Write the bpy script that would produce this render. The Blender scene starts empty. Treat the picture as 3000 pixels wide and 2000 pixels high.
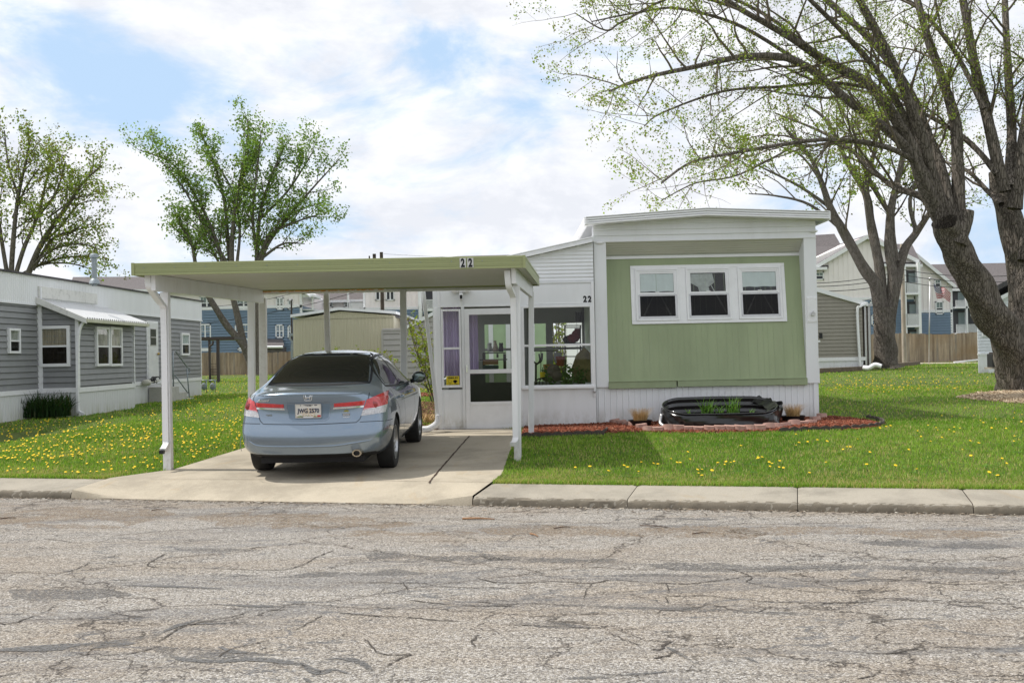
import bpy, bmesh, math, random
import numpy as np
from mathutils import Vector, Matrix
from mathutils.bvhtree import BVHTree
random.seed(7); RNG = np.random.default_rng(7)
S = bpy.context.scene; COL = S.collection
R = math.radians
# ---------------------------------------------------------------- camera
FPX = 2500.0; PITCH = math.atan(28/2500); ROLL = math.atan(0.020); CAMZ = 1.60
_r0 = Vector((1,0,0)); _f = Vector((0,math.cos(PITCH),math.sin(PITCH))); _u0 = Vector((0,-math.sin(PITCH),math.cos(PITCH)))
_r = _r0*math.cos(ROLL)-_u0*math.sin(ROLL); _u = _u0*math.cos(ROLL)+_r0*math.sin(ROLL)
cd = bpy.data.cameras.new('camera'); cam = bpy.data.objects.new('camera', cd); COL.objects.link(cam)
cd.sensor_width = 36; cd.lens = 36*FPX/2352; cd.clip_end = 2000; cd.clip_start = .05
cam.matrix_world = Matrix(((_r.x,_u.x,-_f.x,0),(_r.y,_u.y,-_f.y,0),(_r.z,_u.z,-_f.z,CAMZ),(0,0,0,1)))
S.camera = cam
# ---------------------------------------------------------------- light
S.view_settings.view_transform = 'Standard'; S.view_settings.look = 'None'; S.view_settings.exposure = 0.40
SUN_EL = R(57); SUNV = Vector((-math.cos(R(12)),math.sin(R(12)),0))*math.cos(SUN_EL)+Vector((0,0,math.sin(SUN_EL)))
sl = bpy.data.lights.new('sun','SUN'); sl.energy = 3.2; sl.angle = R(.53); sl.color = (1,.95,.88)
sun = bpy.data.objects.new('sun', sl); COL.objects.link(sun); sun.location = (-20,5,40)
sun.rotation_euler = SUNV.to_track_quat('Z','Y').to_euler()
W = bpy.data.worlds.new('World'); S.world = W; W.use_nodes = True
def sky_world():
    nt = W.node_tree; N = nt.nodes; L = nt.links; N.clear()
    out = N.new('ShaderNodeOutputWorld'); bg = N.new('ShaderNodeBackground'); L.new(bg.outputs[0], out.inputs[0])
    sk = N.new('ShaderNodeTexSky'); sk.sky_type = 'NISHITA'; sk.sun_disc = False
    sk.sun_elevation = SUN_EL; sk.sun_rotation = math.atan2(SUNV.x, SUNV.y)
    sk.air_density = 1.0; sk.dust_density = 1.2; sk.ozone_density = 1.5
    tc = N.new('ShaderNodeTexCoord')
    def math_(op, a, b=None, c=None, clamp=False):
        n = N.new('ShaderNodeMath'); n.operation = op; n.use_clamp = clamp
        for i, v in enumerate((a, b, c)):
            if v is None: continue
            if isinstance(v, (int, float)): n.inputs[i].default_value = v
            else: L.new(v, n.inputs[i])
        return n.outputs[0]
    mp = N.new('ShaderNodeMapping'); L.new(tc.outputs['Generated'], mp.inputs[0]); mp.inputs['Scale'].default_value = (1,1,2.2); mp.inputs['Location'].default_value = (.33,.1,.62)
    def noise(sc, det, rough, dist=0, src=None):
        n = N.new('ShaderNodeTexNoise'); n.inputs['Scale'].default_value = sc; n.inputs['Detail'].default_value = det
        n.inputs['Roughness'].default_value = rough; n.inputs['Distortion'].default_value = dist; L.new(src or mp.outputs[0], n.inputs[0]); return n.outputs[0]
    n1 = noise(5.2, 9, .60, .35); n2 = noise(9.5, 8, .6, .2)
    cover = n1
    # openings in the cloud layer, by direction
    for (px, py, rad, k) in ((150,60,.11,.14),(300,190,.075,.12),(40,110,.07,.13),(360,290,.05,.06),(1290,560,.10,.07),(1080,120,.09,.05),(1180,330,.10,.06),(1330,160,.09,.10),(600,420,.08,.05),(2290,560,.09,.05),(1500,250,.08,.08)):
        d = (_f*1 + _r*((px-1176)/FPX) + _u*((784-py)/FPX)).normalized()
        dp = N.new('ShaderNodeVectorMath'); dp.operation = 'DISTANCE'; L.new(tc.outputs['Generated'], dp.inputs[0]); dp.inputs[1].default_value = d
        mr = N.new('ShaderNodeMapRange'); mr.interpolation_type = 'SMOOTHSTEP'; L.new(dp.outputs['Value'], mr.inputs[0])
        mr.inputs[1].default_value = 0; mr.inputs[2].default_value = rad; mr.inputs[3].default_value = k; mr.inputs[4].default_value = 0
        cover = math_('SUBTRACT', cover, mr.outputs[0])
    mask = N.new('ShaderNodeMapRange'); mask.interpolation_type = 'SMOOTHSTEP'; L.new(cover, mask.inputs[0]); mask.inputs[1].default_value = .27; mask.inputs[2].default_value = .50
    cr = N.new('ShaderNodeMapRange'); L.new(n2, cr.inputs[0]); cr.inputs[1].default_value = .38; cr.inputs[2].default_value = .60
    cm = N.new('ShaderNodeMix'); cm.data_type = 'RGBA'; L.new(cr.outputs[0], cm.inputs[0]); cm.inputs[6].default_value = (6.5,6.7,7.2,1); cm.inputs[7].default_value = (8.2,8.27,8.5,1)
    # hazy veil: the blue between the clouds
    veil = N.new('ShaderNodeMix'); veil.data_type = 'RGBA'; veil.inputs[0].default_value = .88; L.new(sk.outputs[0], veil.inputs[6]); veil.inputs[7].default_value = (4.3,5.85,7.8,1)
    mx = N.new('ShaderNodeMix'); mx.data_type = 'RGBA'; L.new(mask.outputs[0], mx.inputs[0]); L.new(veil.outputs[2], mx.inputs[6]); L.new(cm.outputs[2], mx.inputs[7])
    L.new(mx.outputs[2], bg.inputs[0]); bg.inputs[1].default_value = .10
sky_world()
# ---------------------------------------------------------------- geometry helpers
def ray(px, py): return _f + _r*((px-1176)/FPX) + _u*((784-py)/FPX)
def at(px, py, Y):
    d = ray(px, py); return Vector((0,0,CAMZ)) + d*(Y/d.y)
CA = math.atan(.264); TD = Vector((math.cos(CA), -math.sin(CA), 0)); ND = Vector((math.sin(CA), math.cos(CA), 0)); OD = Vector((0,11.42,0))
def sd(X, Y): v = Vector((X,Y,0))-OD; return v.dot(TD), v.dot(ND)
def zprof(d): return float(np.interp(d, [-60,-12.3,-12.2,0,.02,.75,8,20,60,400],[.1,.1,0,0,.10,.15,.39,.43,.45,.6]))
def gz(X, Y): return zprof(sd(X,Y)[1])
def SP(s, d, z=None):
    p = OD+TD*s+ND*d; p.z = zprof(d) if z is None else z; return p
def g(px, py, dz=0):
    d = ray(px, py); Y = 12.0
    for _ in range(60):
        p = Vector((0,0,CAMZ)) + d*(Y/d.y); z = max(gz(p.x,p.y),0)+dz
        Yn = (CAMZ-z)/max(-d.z/d.y, 1e-4); Y += (min(Yn,300)-Y)*.5
    p = Vector((0,0,CAMZ)) + d*(Y/d.y); return p
class MB:
    def __init__(s): s.v = []; s.f = []; s.mi = []; s.m = 0
    def add(s, vs, fs):
        o = len(s.v); s.v += [tuple(v) for v in vs]; s.f += [tuple(i+o for i in f) for f in fs]; s.mi += [s.m]*len(fs); return s
    def hexa(s, p):  # 8 points: bottom loop 0-3, top loop 4-7
        return s.add(p, [(3,2,1,0),(4,5,6,7),(0,1,5,4),(1,2,6,5),(2,3,7,6),(3,0,4,7)])
    def box(s, x0,x1,y0,y1,z0,z1, M=None):
        p = [Vector(q) for q in ((x0,y0,z0),(x1,y0,z0),(x1,y1,z0),(x0,y1,z0),(x0,y0,z1),(x1,y0,z1),(x1,y1,z1),(x0,y1,z1))]
        if M is not None: p = [M @ q for q in p]
        return s.hexa(p)
    def wbox(s, w, s0,s1,n0,n1,z0,z1):
        return s.hexa([w.P(*q) for q in ((s0,n1,z0),(s1,n1,z0),(s1,n0,z0),(s0,n0,z0),(s0,n1,z1),(s1,n1,z1),(s1,n0,z1),(s0,n0,z1))])
    def prism(s, poly, ext):
        n = len(poly); poly = [Vector(p) for p in poly]; e = Vector(ext)
        return s.add(poly+[p+e for p in poly], [tuple(range(n))[::-1], tuple(range(n,2*n))]+[(i,(i+1)%n,n+(i+1)%n,n+i) for i in range(n)])
    def sheet(s, rows):
        m = len(rows[0]); return s.add([p for r in rows for p in r], [(i*m+j,i*m+j+1,(i+1)*m+j+1,(i+1)*m+j) for i in range(len(rows)-1) for j in range(m-1)])
    def tube(s, pts, rad, n=8, caps=True):
        pts = [Vector(p) for p in pts]; k = len(pts)
        if not hasattr(rad, '__len__'): rad = [rad]*k
        T = (pts[1]-pts[0]).normalized(); a = T.orthogonal().normalized(); rows = []
        for i in range(k):
            t = (pts[min(i+1,k-1)]-pts[max(i-1,0)]).normalized(); a = (a-t*a.dot(t))
            a = a.normalized() if a.length > 1e-6 else t.orthogonal().normalized(); b = t.cross(a)
            rows.append([pts[i]+(a*math.cos(2*math.pi*j/n)+b*math.sin(2*math.pi*j/n))*rad[i] for j in range(n)])
        vs = [p for r in rows for p in r]
        fs = [(i*n+j, i*n+(j+1)%n, (i+1)*n+(j+1)%n, (i+1)*n+j) for i in range(k-1) for j in range(n)]
        if caps: fs += [tuple(range(n))[::-1], tuple(range((k-1)*n, k*n))]
        return s.add(vs, fs)
    def rtube(s, pts, w, h, side):  # rectangular pipe; side = width direction
        pts = [Vector(p) for p in pts]; k = len(pts); side = Vector(side).normalized(); rows = []
        for i in range(k):
            t = (pts[min(i+1,k-1)]-pts[max(i-1,0)]).normalized(); b = t.cross(side).normalized()
            a = side
            rows.append([pts[i]+a*(w/2*sx)+b*(h/2*sy) for sx, sy in ((-1,-1),(1,-1),(1,1),(-1,1))])
        vs = [p for r in rows for p in r]
        return s.add(vs, [(i*4+j, i*4+(j+1)%4, (i+1)*4+(j+1)%4, (i+1)*4+j) for i in range(k-1) for j in range(4)]+[(3,2,1,0),tuple(range((k-1)*4,k*4))])
    def lathe(s, prof, n=24, M=None, cap=False):  # prof: (r, h) about z
        M = M or Matrix(); rows = [[M @ Vector((r*math.cos(2*math.pi*j/n), r*math.sin(2*math.pi*j/n), h)) for j in range(n)] for r, h in prof]
        k = len(rows); fs = [(i*n+j, i*n+(j+1)%n, (i+1)*n+(j+1)%n, (i+1)*n+j) for i in range(k-1) for j in range(n)]
        if cap: fs += [tuple(range(n))[::-1], tuple(range((k-1)*n,k*n))]
        return s.add([p for r in rows for p in r], fs)
    def blob(s, c, rx, ry=None, rz=None, n=10, m=7, M=None):
        ry = ry or rx; rz = rz or rx; c = Vector(c); rows = []
        for i in range(m):
            th = math.pi*(i+.02 if i == 0 else (m-1-.02 if i == m-1 else i))/(m-1)
            rows.append([c+Vector((rx*math.sin(th)*math.cos(2*math.pi*j/n), ry*math.sin(th)*math.sin(2*math.pi*j/n), rz*math.cos(th))) for j in range(n+1)])
        return s.sheet(rows)
    def lap(s, w, s0, s1, z0, z1, course=.13, depth=.014, n0=0.0, top=None):
        # lap siding as real stepped courses; top: function s->z upper limit (raked walls)
        z = z0
        while z < z1-1e-4:
            zt = min(z+course, z1)
            if top is None: a, b = s0, s1
            else:
                ok = [q for q in np.linspace(s0, s1, 200) if top(q) >= z+.01]
                if not ok: break
                a, b = ok[0], ok[-1]
            z_ = z; z = z+min(.014,course*.11)
            s.hexa([w.P(a,n0+depth,z),w.P(b,n0+depth,z),w.P(b,n0-.02,z),w.P(a,n0-.02,z),w.P(a,n0+.002,zt),w.P(b,n0+.002,zt),w.P(b,n0-.02,zt),w.P(a,n0-.02,zt)])
            z = zt
        return s
    def ribs(s, w, s0, s1, z0, z1, pitch=.1, rib=.02, depth=.01, n0=0.0, zt=None, wide=False):
        prof = []; x = s0; prof.append((x,0))
        while x < s1-pitch*.5:
            prof += ([(x+pitch*.3,0),(x+pitch*.3+.006,depth),(x+pitch*.3+rib-.006,depth),(x+pitch*.3+rib,0)]); x += pitch
        prof.append((s1,0)); zt = zt or (lambda q: z1)
        s.sheet([[w.P(a,n0+b,z0) for a,b in prof],[w.P(a,n0+b,zt(a)) for a,b in prof]])
        return s
    def obj(s, name, mat, parent=None, smooth=False, bevel=0, sharp=None, cut=None):
        me = bpy.data.meshes.new(name); v = s.v
        if parent is not None:
            inv = world_inv(parent); v = [inv @ Vector(q) for q in v]
        me.from_pydata([tuple(q) for q in v], [], s.f)
        mats = mat if isinstance(mat, (list, tuple)) else [mat]
        for m_ in mats: me.materials.append(m_)
        if len(mats) > 1: me.polygons.foreach_set('material_index', s.mi)
        if cut or sharp is None:
            bm = bmesh.new(); bm.from_mesh(me)
            for co, no in (cut or ()):
                bmesh.ops.bisect_plane(bm, geom=bm.verts[:]+bm.edges[:]+bm.faces[:], plane_co=co, plane_no=no, clear_outer=True)
            bmesh.ops.recalc_face_normals(bm, faces=bm.faces[:]); bm.to_mesh(me); bm.free()
        if smooth:
            me.polygons.foreach_set('use_smooth', [True]*len(me.polygons))
            if smooth is not True: me.set_sharp_from_angle(angle=R(smooth))
        o = bpy.data.objects.new(name, me); COL.objects.link(o)
        if parent is not None: o.parent = parent
        if bevel:
            b = o.modifiers.new('bevel','BEVEL'); b.width = bevel; b.segments = 2; b.limit_method = 'ANGLE'; b.angle_limit = R(40)
        return o
def world_inv(o):
    M = Matrix()
    while o is not None: M = o.matrix_basis @ M; o = o.parent
    return M.inverted()
def tag(o, label=None, cat=None, group=None, kind=None):
    if label: o['label'] = label
    if cat: o['category'] = cat
    if group: o['group'] = group
    if kind: o['kind'] = kind
    return o
def thing(name, label, cat, loc=(0,0,0), group=None, rz=0):
    o = bpy.data.objects.new(name, None); COL.objects.link(o); o.location = loc; o.rotation_euler = (0,0,rz); o.empty_display_size = .2
    return tag(o, label, cat, group)
class Wall:
    def __init__(s, p0, p1, tilt=0.0):
        s.o = Vector((p0[0],p0[1],0)); d = Vector((p1[0],p1[1],0))-s.o; s.L = d.length; s.t = d.normalized(); s.n = Vector((s.t.y,-s.t.x,0)); s.tilt = tilt; s.z0 = 0
    def P(s, a, n, z): return s.o+s.t*a+s.n*(n-s.tilt*(z-s.z0))+Vector((0,0,z))
    def hit(s, px, py):
        d = ray(px, py); k = (s.o-Vector((0,0,CAMZ))).dot(s.n)/d.dot(s.n); p = Vector((0,0,CAMZ))+d*k; return (p-s.o).dot(s.t), p.z
    def rect(s, x0, y0, x1, y1):
        a, zt = s.hit(x0,(y0+y1)/2)[0], None; b = s.hit(x1,(y0+y1)/2)[0]; xm = (x0+x1)/2
        return a, b, s.hit(xm,y1)[1], s.hit(xm,y0)[1]
# ---------------------------------------------------------------- materials
class NT:
    def __init__(s, name):
        s.m = bpy.data.materials.new(name); s.m.use_nodes = True; s.nt = s.m.node_tree; s.N = s.nt.nodes; s.L = s.nt.links
        s.b = s.N['Principled BSDF']; s.tc = s.N.new('ShaderNodeTexCoord'); s.co = s.tc.outputs['Object']
    def set(s, sock, v):
        if isinstance(v, bpy.types.NodeSocket): s.L.new(v, sock)
        elif isinstance(v, tuple) and len(v) == 3 and sock.type == 'RGBA': sock.default_value = (*v,1)
        else: sock.default_value = v
    def map(s, scale=(1,1,1), rot=(0,0,0), loc=(0,0,0), src=None):
        n = s.N.new('ShaderNodeMapping'); s.L.new(src or s.co, n.inputs[0]); n.inputs['Scale'].default_value = scale; n.inputs['Rotation'].default_value = rot; n.inputs['Location'].default_value = loc; return n.outputs[0]
    def noise(s, sc, det=3, rough=.5, dist=0, src=None, col=False):
        n = s.N.new('ShaderNodeTexNoise'); s.L.new(src or s.co, n.inputs[0])
        for k, v in (('Scale',sc),('Detail',det),('Roughness',rough),('Distortion',dist)): n.inputs[k].default_value = v
        return n.outputs['Color' if col else 'Fac']
    def vor(s, sc, feat='F1', src=None, out='Distance', rnd=1):
        n = s.N.new('ShaderNodeTexVoronoi'); n.feature = feat; s.L.new(src or s.co, n.inputs['Vector']); n.inputs['Scale'].default_value = sc; n.inputs['Randomness'].default_value = rnd; return n.outputs[out]
    def math(s, op, a, b=0.0, c=0.0, clamp=False):
        n = s.N.new('ShaderNodeMath'); n.operation = op; n.use_clamp = clamp
        for i, v in enumerate((a,b,c)): s.set(n.inputs[i], v)
        return n.outputs[0]
    def vm(s, op, a, b=(0,0,0), sc=None):
        n = s.N.new('ShaderNodeVectorMath'); n.operation = op; s.set(n.inputs[0], a); s.set(n.inputs[1], b)
        if sc is not None: s.set(n.inputs['Scale'], sc)
        return n.outputs[0]
    def rng(s, v, a, b, c=0.0, d=1.0, sm=False):
        n = s.N.new('ShaderNodeMapRange'); s.set(n.inputs[0], v)
        if sm: n.interpolation_type = 'SMOOTHSTEP'
        for i, q in enumerate((a,b,c,d)): n.inputs[i+1].default_value = q
        return n.outputs[0]
    def mix(s, f, a, b, mode='MIX'):
        n = s.N.new('ShaderNodeMix'); n.data_type = 'RGBA'; n.blend_type = mode; s.set(n.inputs[0], f); s.set(n.inputs[6], a); s.set(n.inputs[7], b); return n.outputs[2]
    def ramp(s, f, stops):
        n = s.N.new('ShaderNodeValToRGB'); s.set(n.inputs[0], f); e = n.color_ramp.elements
        while len(e) < len(stops): e.new(.5)
        for q, (p, c) in zip(e, stops): q.position = p; q.color = (*c,1)
        return n.outputs[0]
    def island(s): return s.N.new('ShaderNodeNewGeometry').outputs['Random Per Island']
    def xyz(s, i, src=None):
        n = s.N.new('ShaderNodeSeparateXYZ'); s.L.new(src or s.co, n.inputs[0]); return n.outputs[i]
    def bump(s, h, strength=.3, dist=.01):
        n = s.N.new('ShaderNodeBump'); s.set(n.inputs['Height'], h); n.inputs['Strength'].default_value = strength; n.inputs['Distance'].default_value = dist; s.L.new(n.outputs[0], s.b.inputs['Normal']); return s
    def fin(s, col=None, rough=.6, metal=0, spec=.5, coat=0, alpha=None):
        if col is not None: s.set(s.b.inputs['Base Color'], col)
        s.set(s.b.inputs['Roughness'], rough); s.set(s.b.inputs['Metallic'], metal); s.b.inputs['Specular IOR Level'].default_value = spec
        if coat: s.b.inputs['Coat Weight'].default_value = coat; s.b.inputs['Coat Roughness'].default_value = .04
        return s.m
def paint(name, col, rough=.45, var=.06, vs=3.0, dirt=0.0, dcol=(.25,.24,.2), metal=0, spec=.4, bump=0, coat=0, streak=False, splash=None):
    t = NT(name); src = t.map((1,1,.25)) if streak else t.co
    n = t.noise(vs, 5, .6, src=src); k = t.rng(n, .3, .7, 1-var, 1+var)
    c = t.vm('SCALE', col, sc=k)
    if dirt:
        d = t.rng(t.noise(vs*1.7, 7, .7, .3, src=src), .52, .72, 0, dirt); c = t.mix(d, c, dcol)
    if splash: c = t.mix(t.math('MULTIPLY', t.rng(t.xyz(2),-.05,.32,1,0), t.rng(t.noise(5,6,.75,src=t.map((1,1,.5))),.40,.62,0,.75)), c, splash)
    if bump: t.bump(t.noise(vs*8, 4, .6), bump, .004)
    return t.fin(c, rough, metal, spec, coat)
# ---------------------------------------------------------------- material library
white = paint('white painted metal', (.77,.782,.80), .42, .04, 2, .16, (.50,.49,.45), streak=True, splash=(.33,.29,.21))
white_old = paint('weathered white paint', (.68,.68,.65), .6, .06, 5, .55, (.28,.27,.25))
white_trim = paint('white trim paint', (.80,.805,.82), .4, .04, 6, .08, (.5,.48,.42))
post_white = paint('white enamel post', (.78,.787,.80), .32, .04, 4, .22, (.50,.46,.36), streak=True, splash=(.30,.25,.17))
cream_under = paint('cream enamel soffit', (.60,.60,.55), .38, .05, 1.5, .1, (.4,.37,.3))
green_fascia = paint('pale green enamel', (.33,.36,.175), .38, .05, 1.2, .25, (.36,.38,.2), streak=True)
green_wall = paint('sage green painted metal', (.295,.35,.205), .55, .11, 2.2, .4, (.33,.37,.24), streak=True, bump=.05)
green_trim = paint('sage green trim', (.295,.35,.21), .5, .06, 6, .2, (.3,.34,.2))
grey_side = paint('slate grey vinyl siding', (.25,.256,.262), .55, .07, 4, .15, (.24,.25,.26))
taupe_side = paint('taupe vinyl siding', (.285,.265,.225), .55, .05, 4)
shed_side = paint('light grey vinyl siding', (.40,.38,.365), .55, .05, 4, .1)
tan_metal = paint('tan corrugated metal', (.50,.47,.35), .5, .06, 1.5, .3, (.40,.34,.22), streak=True)
blue_side = paint('blue vinyl siding', (.165,.235,.32), .6, .05, 2)
cream_side = paint('cream board siding', (.85,.80,.79), .6, .04, 1)
white_side = paint('white vinyl siding', (.68,.71,.75), .5, .05, 4)
alu = paint('dull aluminium', (.50,.50,.50), .38, .08, 9, metal=.75)
galv = paint('galvanised steel', (.30,.34,.36), .5, .1, 12, metal=.6)
bronze = paint('dark bronze metal', (.045,.033,.028), .45, .1, 6)
black = paint('black plastic', (.012,.012,.013), .4, .1, 9)
rubber = paint('black rubber', (.018,.018,.018), .75, .2, 20, bump=.2)
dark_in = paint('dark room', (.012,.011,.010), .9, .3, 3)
chrome = paint('chrome', (.80,.80,.80), .10, .02, 9, metal=1)
curtain_tan = paint('tan curtain cloth', (.34,.28,.20), .9, .25, 9, streak=True)
curtain_wht = paint('white blind cloth', (.66,.70,.69), .85, .06, 6, bump=.1)
curtain_lil = paint('lilac curtain cloth', (.62,.50,.72), .9, .12, 7, streak=True)
wood_pole = paint('grey pole wood', (.42,.36,.30), .9, .25, 4, .5, (.20,.10,.06), streak=True, bump=.3)
timber = paint('weathered timber', (.15,.115,.085), .9, .3, 6, .4, (.08,.06,.05), bump=.4)
brown_in = paint('brown panel', (.09,.045,.03), .6, .2, 5)
brick_red = paint('pink red edging brick', (.43,.265,.22), .9, .28, 6, .5, (.27,.18,.14), bump=.5)
straw = NT('dry straw grass'); straw = straw.fin(straw.ramp(straw.island(), [(0,(.30,.17,.06)),(.5,(.50,.33,.14)),(1,(.62,.46,.24))]), .8)
blk_text = paint('black lettering', (.01,.01,.011), .5)
navy_text = paint('navy lettering', (.01,.02,.06), .5)
yellow_s = paint('yellow sign card', (.72,.56,.02), .5, .05)
plate_w = paint('pale plate face', (.62,.60,.55), .4, .12, 20)
orange_foam = paint('orange foam filler', (.55,.22,.03), .9, .3, 25, bump=.6)
red_cloth = paint('dark red cloth', (.22,.02,.03), .8, .2, 8)
leaf_pot = paint('potted foliage', (.05,.12,.015), .6, .5, 25)
def roof_shingle(name, col):
    t = NT(name); br = t.N.new('ShaderNodeTexBrick'); t.L.new(t.map((1,1,1)), br.inputs[0]); br.inputs['Scale'].default_value = 3.2
    br.inputs['Mortar Size'].default_value = .02; br.inputs['Color1'].default_value = (*[c*1.15 for c in col],1); br.inputs['Color2'].default_value = (*[c*.82 for c in col],1); br.inputs['Mortar'].default_value = (*[c*.6 for c in col],1)
    n = t.rng(t.noise(30, 4, .7), .3, .7, .7, 1.3); return t.fin(t.vm('SCALE', br.outputs[0], sc=n), .92)
shingle = roof_shingle('brown grey shingles', (.125,.112,.112)); shingle2 = roof_shingle('dark grey roofing', (.085,.08,.085))
def glass_mat(name, tint=(.8,.85,.85), refl=1.0, rough=.0):
    t = NT(name); t.N.remove(t.b); tr = t.N.new('ShaderNodeBsdfTransparent'); tr.inputs[0].default_value = (*tint,1)
    gl = t.N.new('ShaderNodeBsdfGlossy'); gl.inputs['Roughness'].default_value = rough+.01
    fr = t.N.new('ShaderNodeFresnel'); fr.inputs[0].default_value = 1.5; bf = t.N.new('ShaderNodeNewGeometry').outputs['Backfacing']; mx = t.N.new('ShaderNodeMixShader')
    t.L.new(t.math('MULTIPLY', t.math('MULTIPLY', fr.outputs[0], refl, clamp=True), t.math('SUBTRACT', 1.0, bf)), mx.inputs[0]); t.L.new(tr.outputs[0], mx.inputs[1]); t.L.new(gl.outputs[0], mx.inputs[2])
    t.L.new(mx.outputs[0], [n for n in t.N if n.type == 'OUTPUT_MATERIAL'][0].inputs[0]); return t.m
glass = glass_mat('window glass', (.93,.95,.95), 1.3); glass_dk = glass_mat('insect screen glass', (.45,.45,.45), .5); glass_clear = glass_mat('porch glass', (.92,.94,.94), .8)
def road_mat():
    t = NT('worn asphalt aggregate'); co = t.co
    w = t.vm('ADD', t.map((.62,1.05,1),rot=(0,0,.26)), t.vm('SCALE', t.vm('SUBTRACT', t.noise(3.2,4,.6,src=co,col=True), (.5,.5,.5)), sc=.34))
    st = t.vor(95, 'F1', co, 'Color'); stv = t.xyz(0, st); stone = t.ramp(stv, [(0,(.095,.085,.078)),(.25,(.235,.215,.19)),(.55,(.36,.33,.28)),(.8,(.41,.39,.36)),(1,(.54,.52,.49))])
    gap = t.rng(t.vor(95, 'DISTANCE_TO_EDGE', co), 0, .16, .45, 1); c = t.vm('SCALE', stone, sc=gap)
    fine = t.rng(t.noise(60,5,.75), .3, .7, .72, 1.28); c = t.vm('SCALE', c, sc=fine)
    # broad stains: brown dust near the kerb and along wheel tracks, greyer worn bitumen
    str_ = t.map((.22,1.0,1)); b1 = t.rng(t.noise(1.1,6,.65,.4,src=str_), .42, .66, 0, 1, True); c = t.mix(t.math('MULTIPLY', b1, .42), c, t.vm('MULTIPLY', c, (.80,.66,.50)))
    g1 = t.rng(t.noise(1.5,7,.7,.5,src=t.map((.14,.9,1),rot=(0,0,.2),loc=(3,7,0))), .50, .62, 0, 1, True)
    gg = t.math('MULTIPLY', g1, t.rng(t.noise(55,3,.7), .38, .58, .15, 1)); c = t.mix(t.math('MULTIPLY', gg, .66), c, (.10,.102,.108))
    # tar slicks
    tar = t.rng(t.noise(1.25,5,.55,1.6,src=t.map((.35,1.3,1),rot=(0,0,.25),loc=(9,2,0))), .487, .500, 0, 1); tar2 = t.rng(t.noise(1.25,5,.55,1.6,src=t.map((.35,1.3,1),rot=(0,0,.25),loc=(9,2,0))), .500, .516, 1, 0)
    tm = t.math('MULTIPLY', t.math('MULTIPLY', tar, tar2), t.rng(t.noise(.55,3,.6,src=t.map(loc=(4.4,1.1,0))), .46, .55, 0, 1, True)); tm = t.math('MULTIPLY', tm, t.rng(t.noise(40,3,.6), .35, .5, .25, 1))
    c = t.mix(t.math('MULTIPLY', tm, .85), c, (.075,.08,.088))
    # cracks: two nested networks with broken edges
    def crack(sc, wid, off, k):
        e = t.vor(sc, 'DISTANCE_TO_EDGE', t.vm('ADD', w, off)); wn = t.rng(t.noise(2.2,4,.7,src=t.vm('ADD', co, off)), .35, .68, .12, 1.0)
        return t.math('MULTIPLY', t.math('SUBTRACT', 1.0, t.math('DIVIDE', e, t.math('MULTIPLY', wn, wid), clamp=True), clamp=True), k)
    c1 = crack(.55, .010, (0,0,0), .85); c2 = crack(1.3, .015, (3.1,8.2,0), .75); c2 = t.math('MULTIPLY', c2, t.rng(t.noise(.5,2,.5), .36, .50, 0, 1, True)); ck = t.math('MAXIMUM', c1, c2)
    halo = t.math('MAXIMUM', crack(.55, .06, (0,0,0), .22), t.math('MULTIPLY', crack(1.45,.09,(3.1,8.2,0),.32), t.rng(t.noise(.5,2,.5), .44, .58, 0, 1, True)))
    c = t.mix(halo, c, t.vm('MULTIPLY', c, (.62,.52,.42))); c = t.mix(ck, c, (.028,.023,.019))
    h = t.math('SUBTRACT', t.math('MULTIPLY', stv, .5), t.math('MULTIPLY', ck, 3.0)); t.bump(h, .55, .006)
    return t.fin(c, .88, 0, .3)
road_m = road_mat()
def conc_mat(name, col, stain=.5):
    t = NT(name); n = t.noise(.9,8,.68,.3); c = t.mix(t.rng(n,.4,.66,0,stain,True), col, tuple(q*.62 for q in col)); c = t.vm('SCALE', c, sc=t.rng(t.noise(70,4,.8),.3,.7,.84,1.16))
    sp = t.rng(t.vor(26,'F1'),.0,.085,1,0); sp = t.math('MULTIPLY', sp, t.rng(t.noise(6,2,.5),.5,.62,0,.7)); c = t.mix(sp, c, tuple(q*.35 for q in col))
    br = t.rng(t.noise(2.4,6,.7,.8,src=t.map((1,.4,1))),.56,.7,0,.35,True); c = t.mix(br, c, (col[0]*.85,col[1]*.70,col[2]*.5)); t.bump(t.noise(120,4,.7),.25,.004); return t.fin(c,.9,0,.3)
conc = conc_mat('driveway concrete', (.43,.38,.295), .75); conc_w = conc_mat('sidewalk concrete', (.335,.305,.25), .8); conc_d = conc_mat('kerb concrete', (.30,.27,.22), .8)
def lawn_mat():
    t = NT('lawn soil and thatch'); a = t.noise(.35,6,.65); b = t.noise(7,5,.7,src=t.map((1,.5,1))); c = t.mix(t.rng(a,.38,.62), (.095,.135,.030), (.15,.185,.05)); c = t.mix(t.rng(b,.35,.7,0,.6), c, (.055,.085,.02))
    c = t.mix(t.rng(t.noise(1.1,6,.7,.3),.58,.72,0,.5), c, (.17,.165,.055)); t.bump(t.noise(22,5,.8),.9,.05); return t.fin(c,.95,0,.15)
lawn_m = lawn_mat(); kerb_m = conc_mat('dirty kerb face', (.20,.175,.135), .95)
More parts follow.
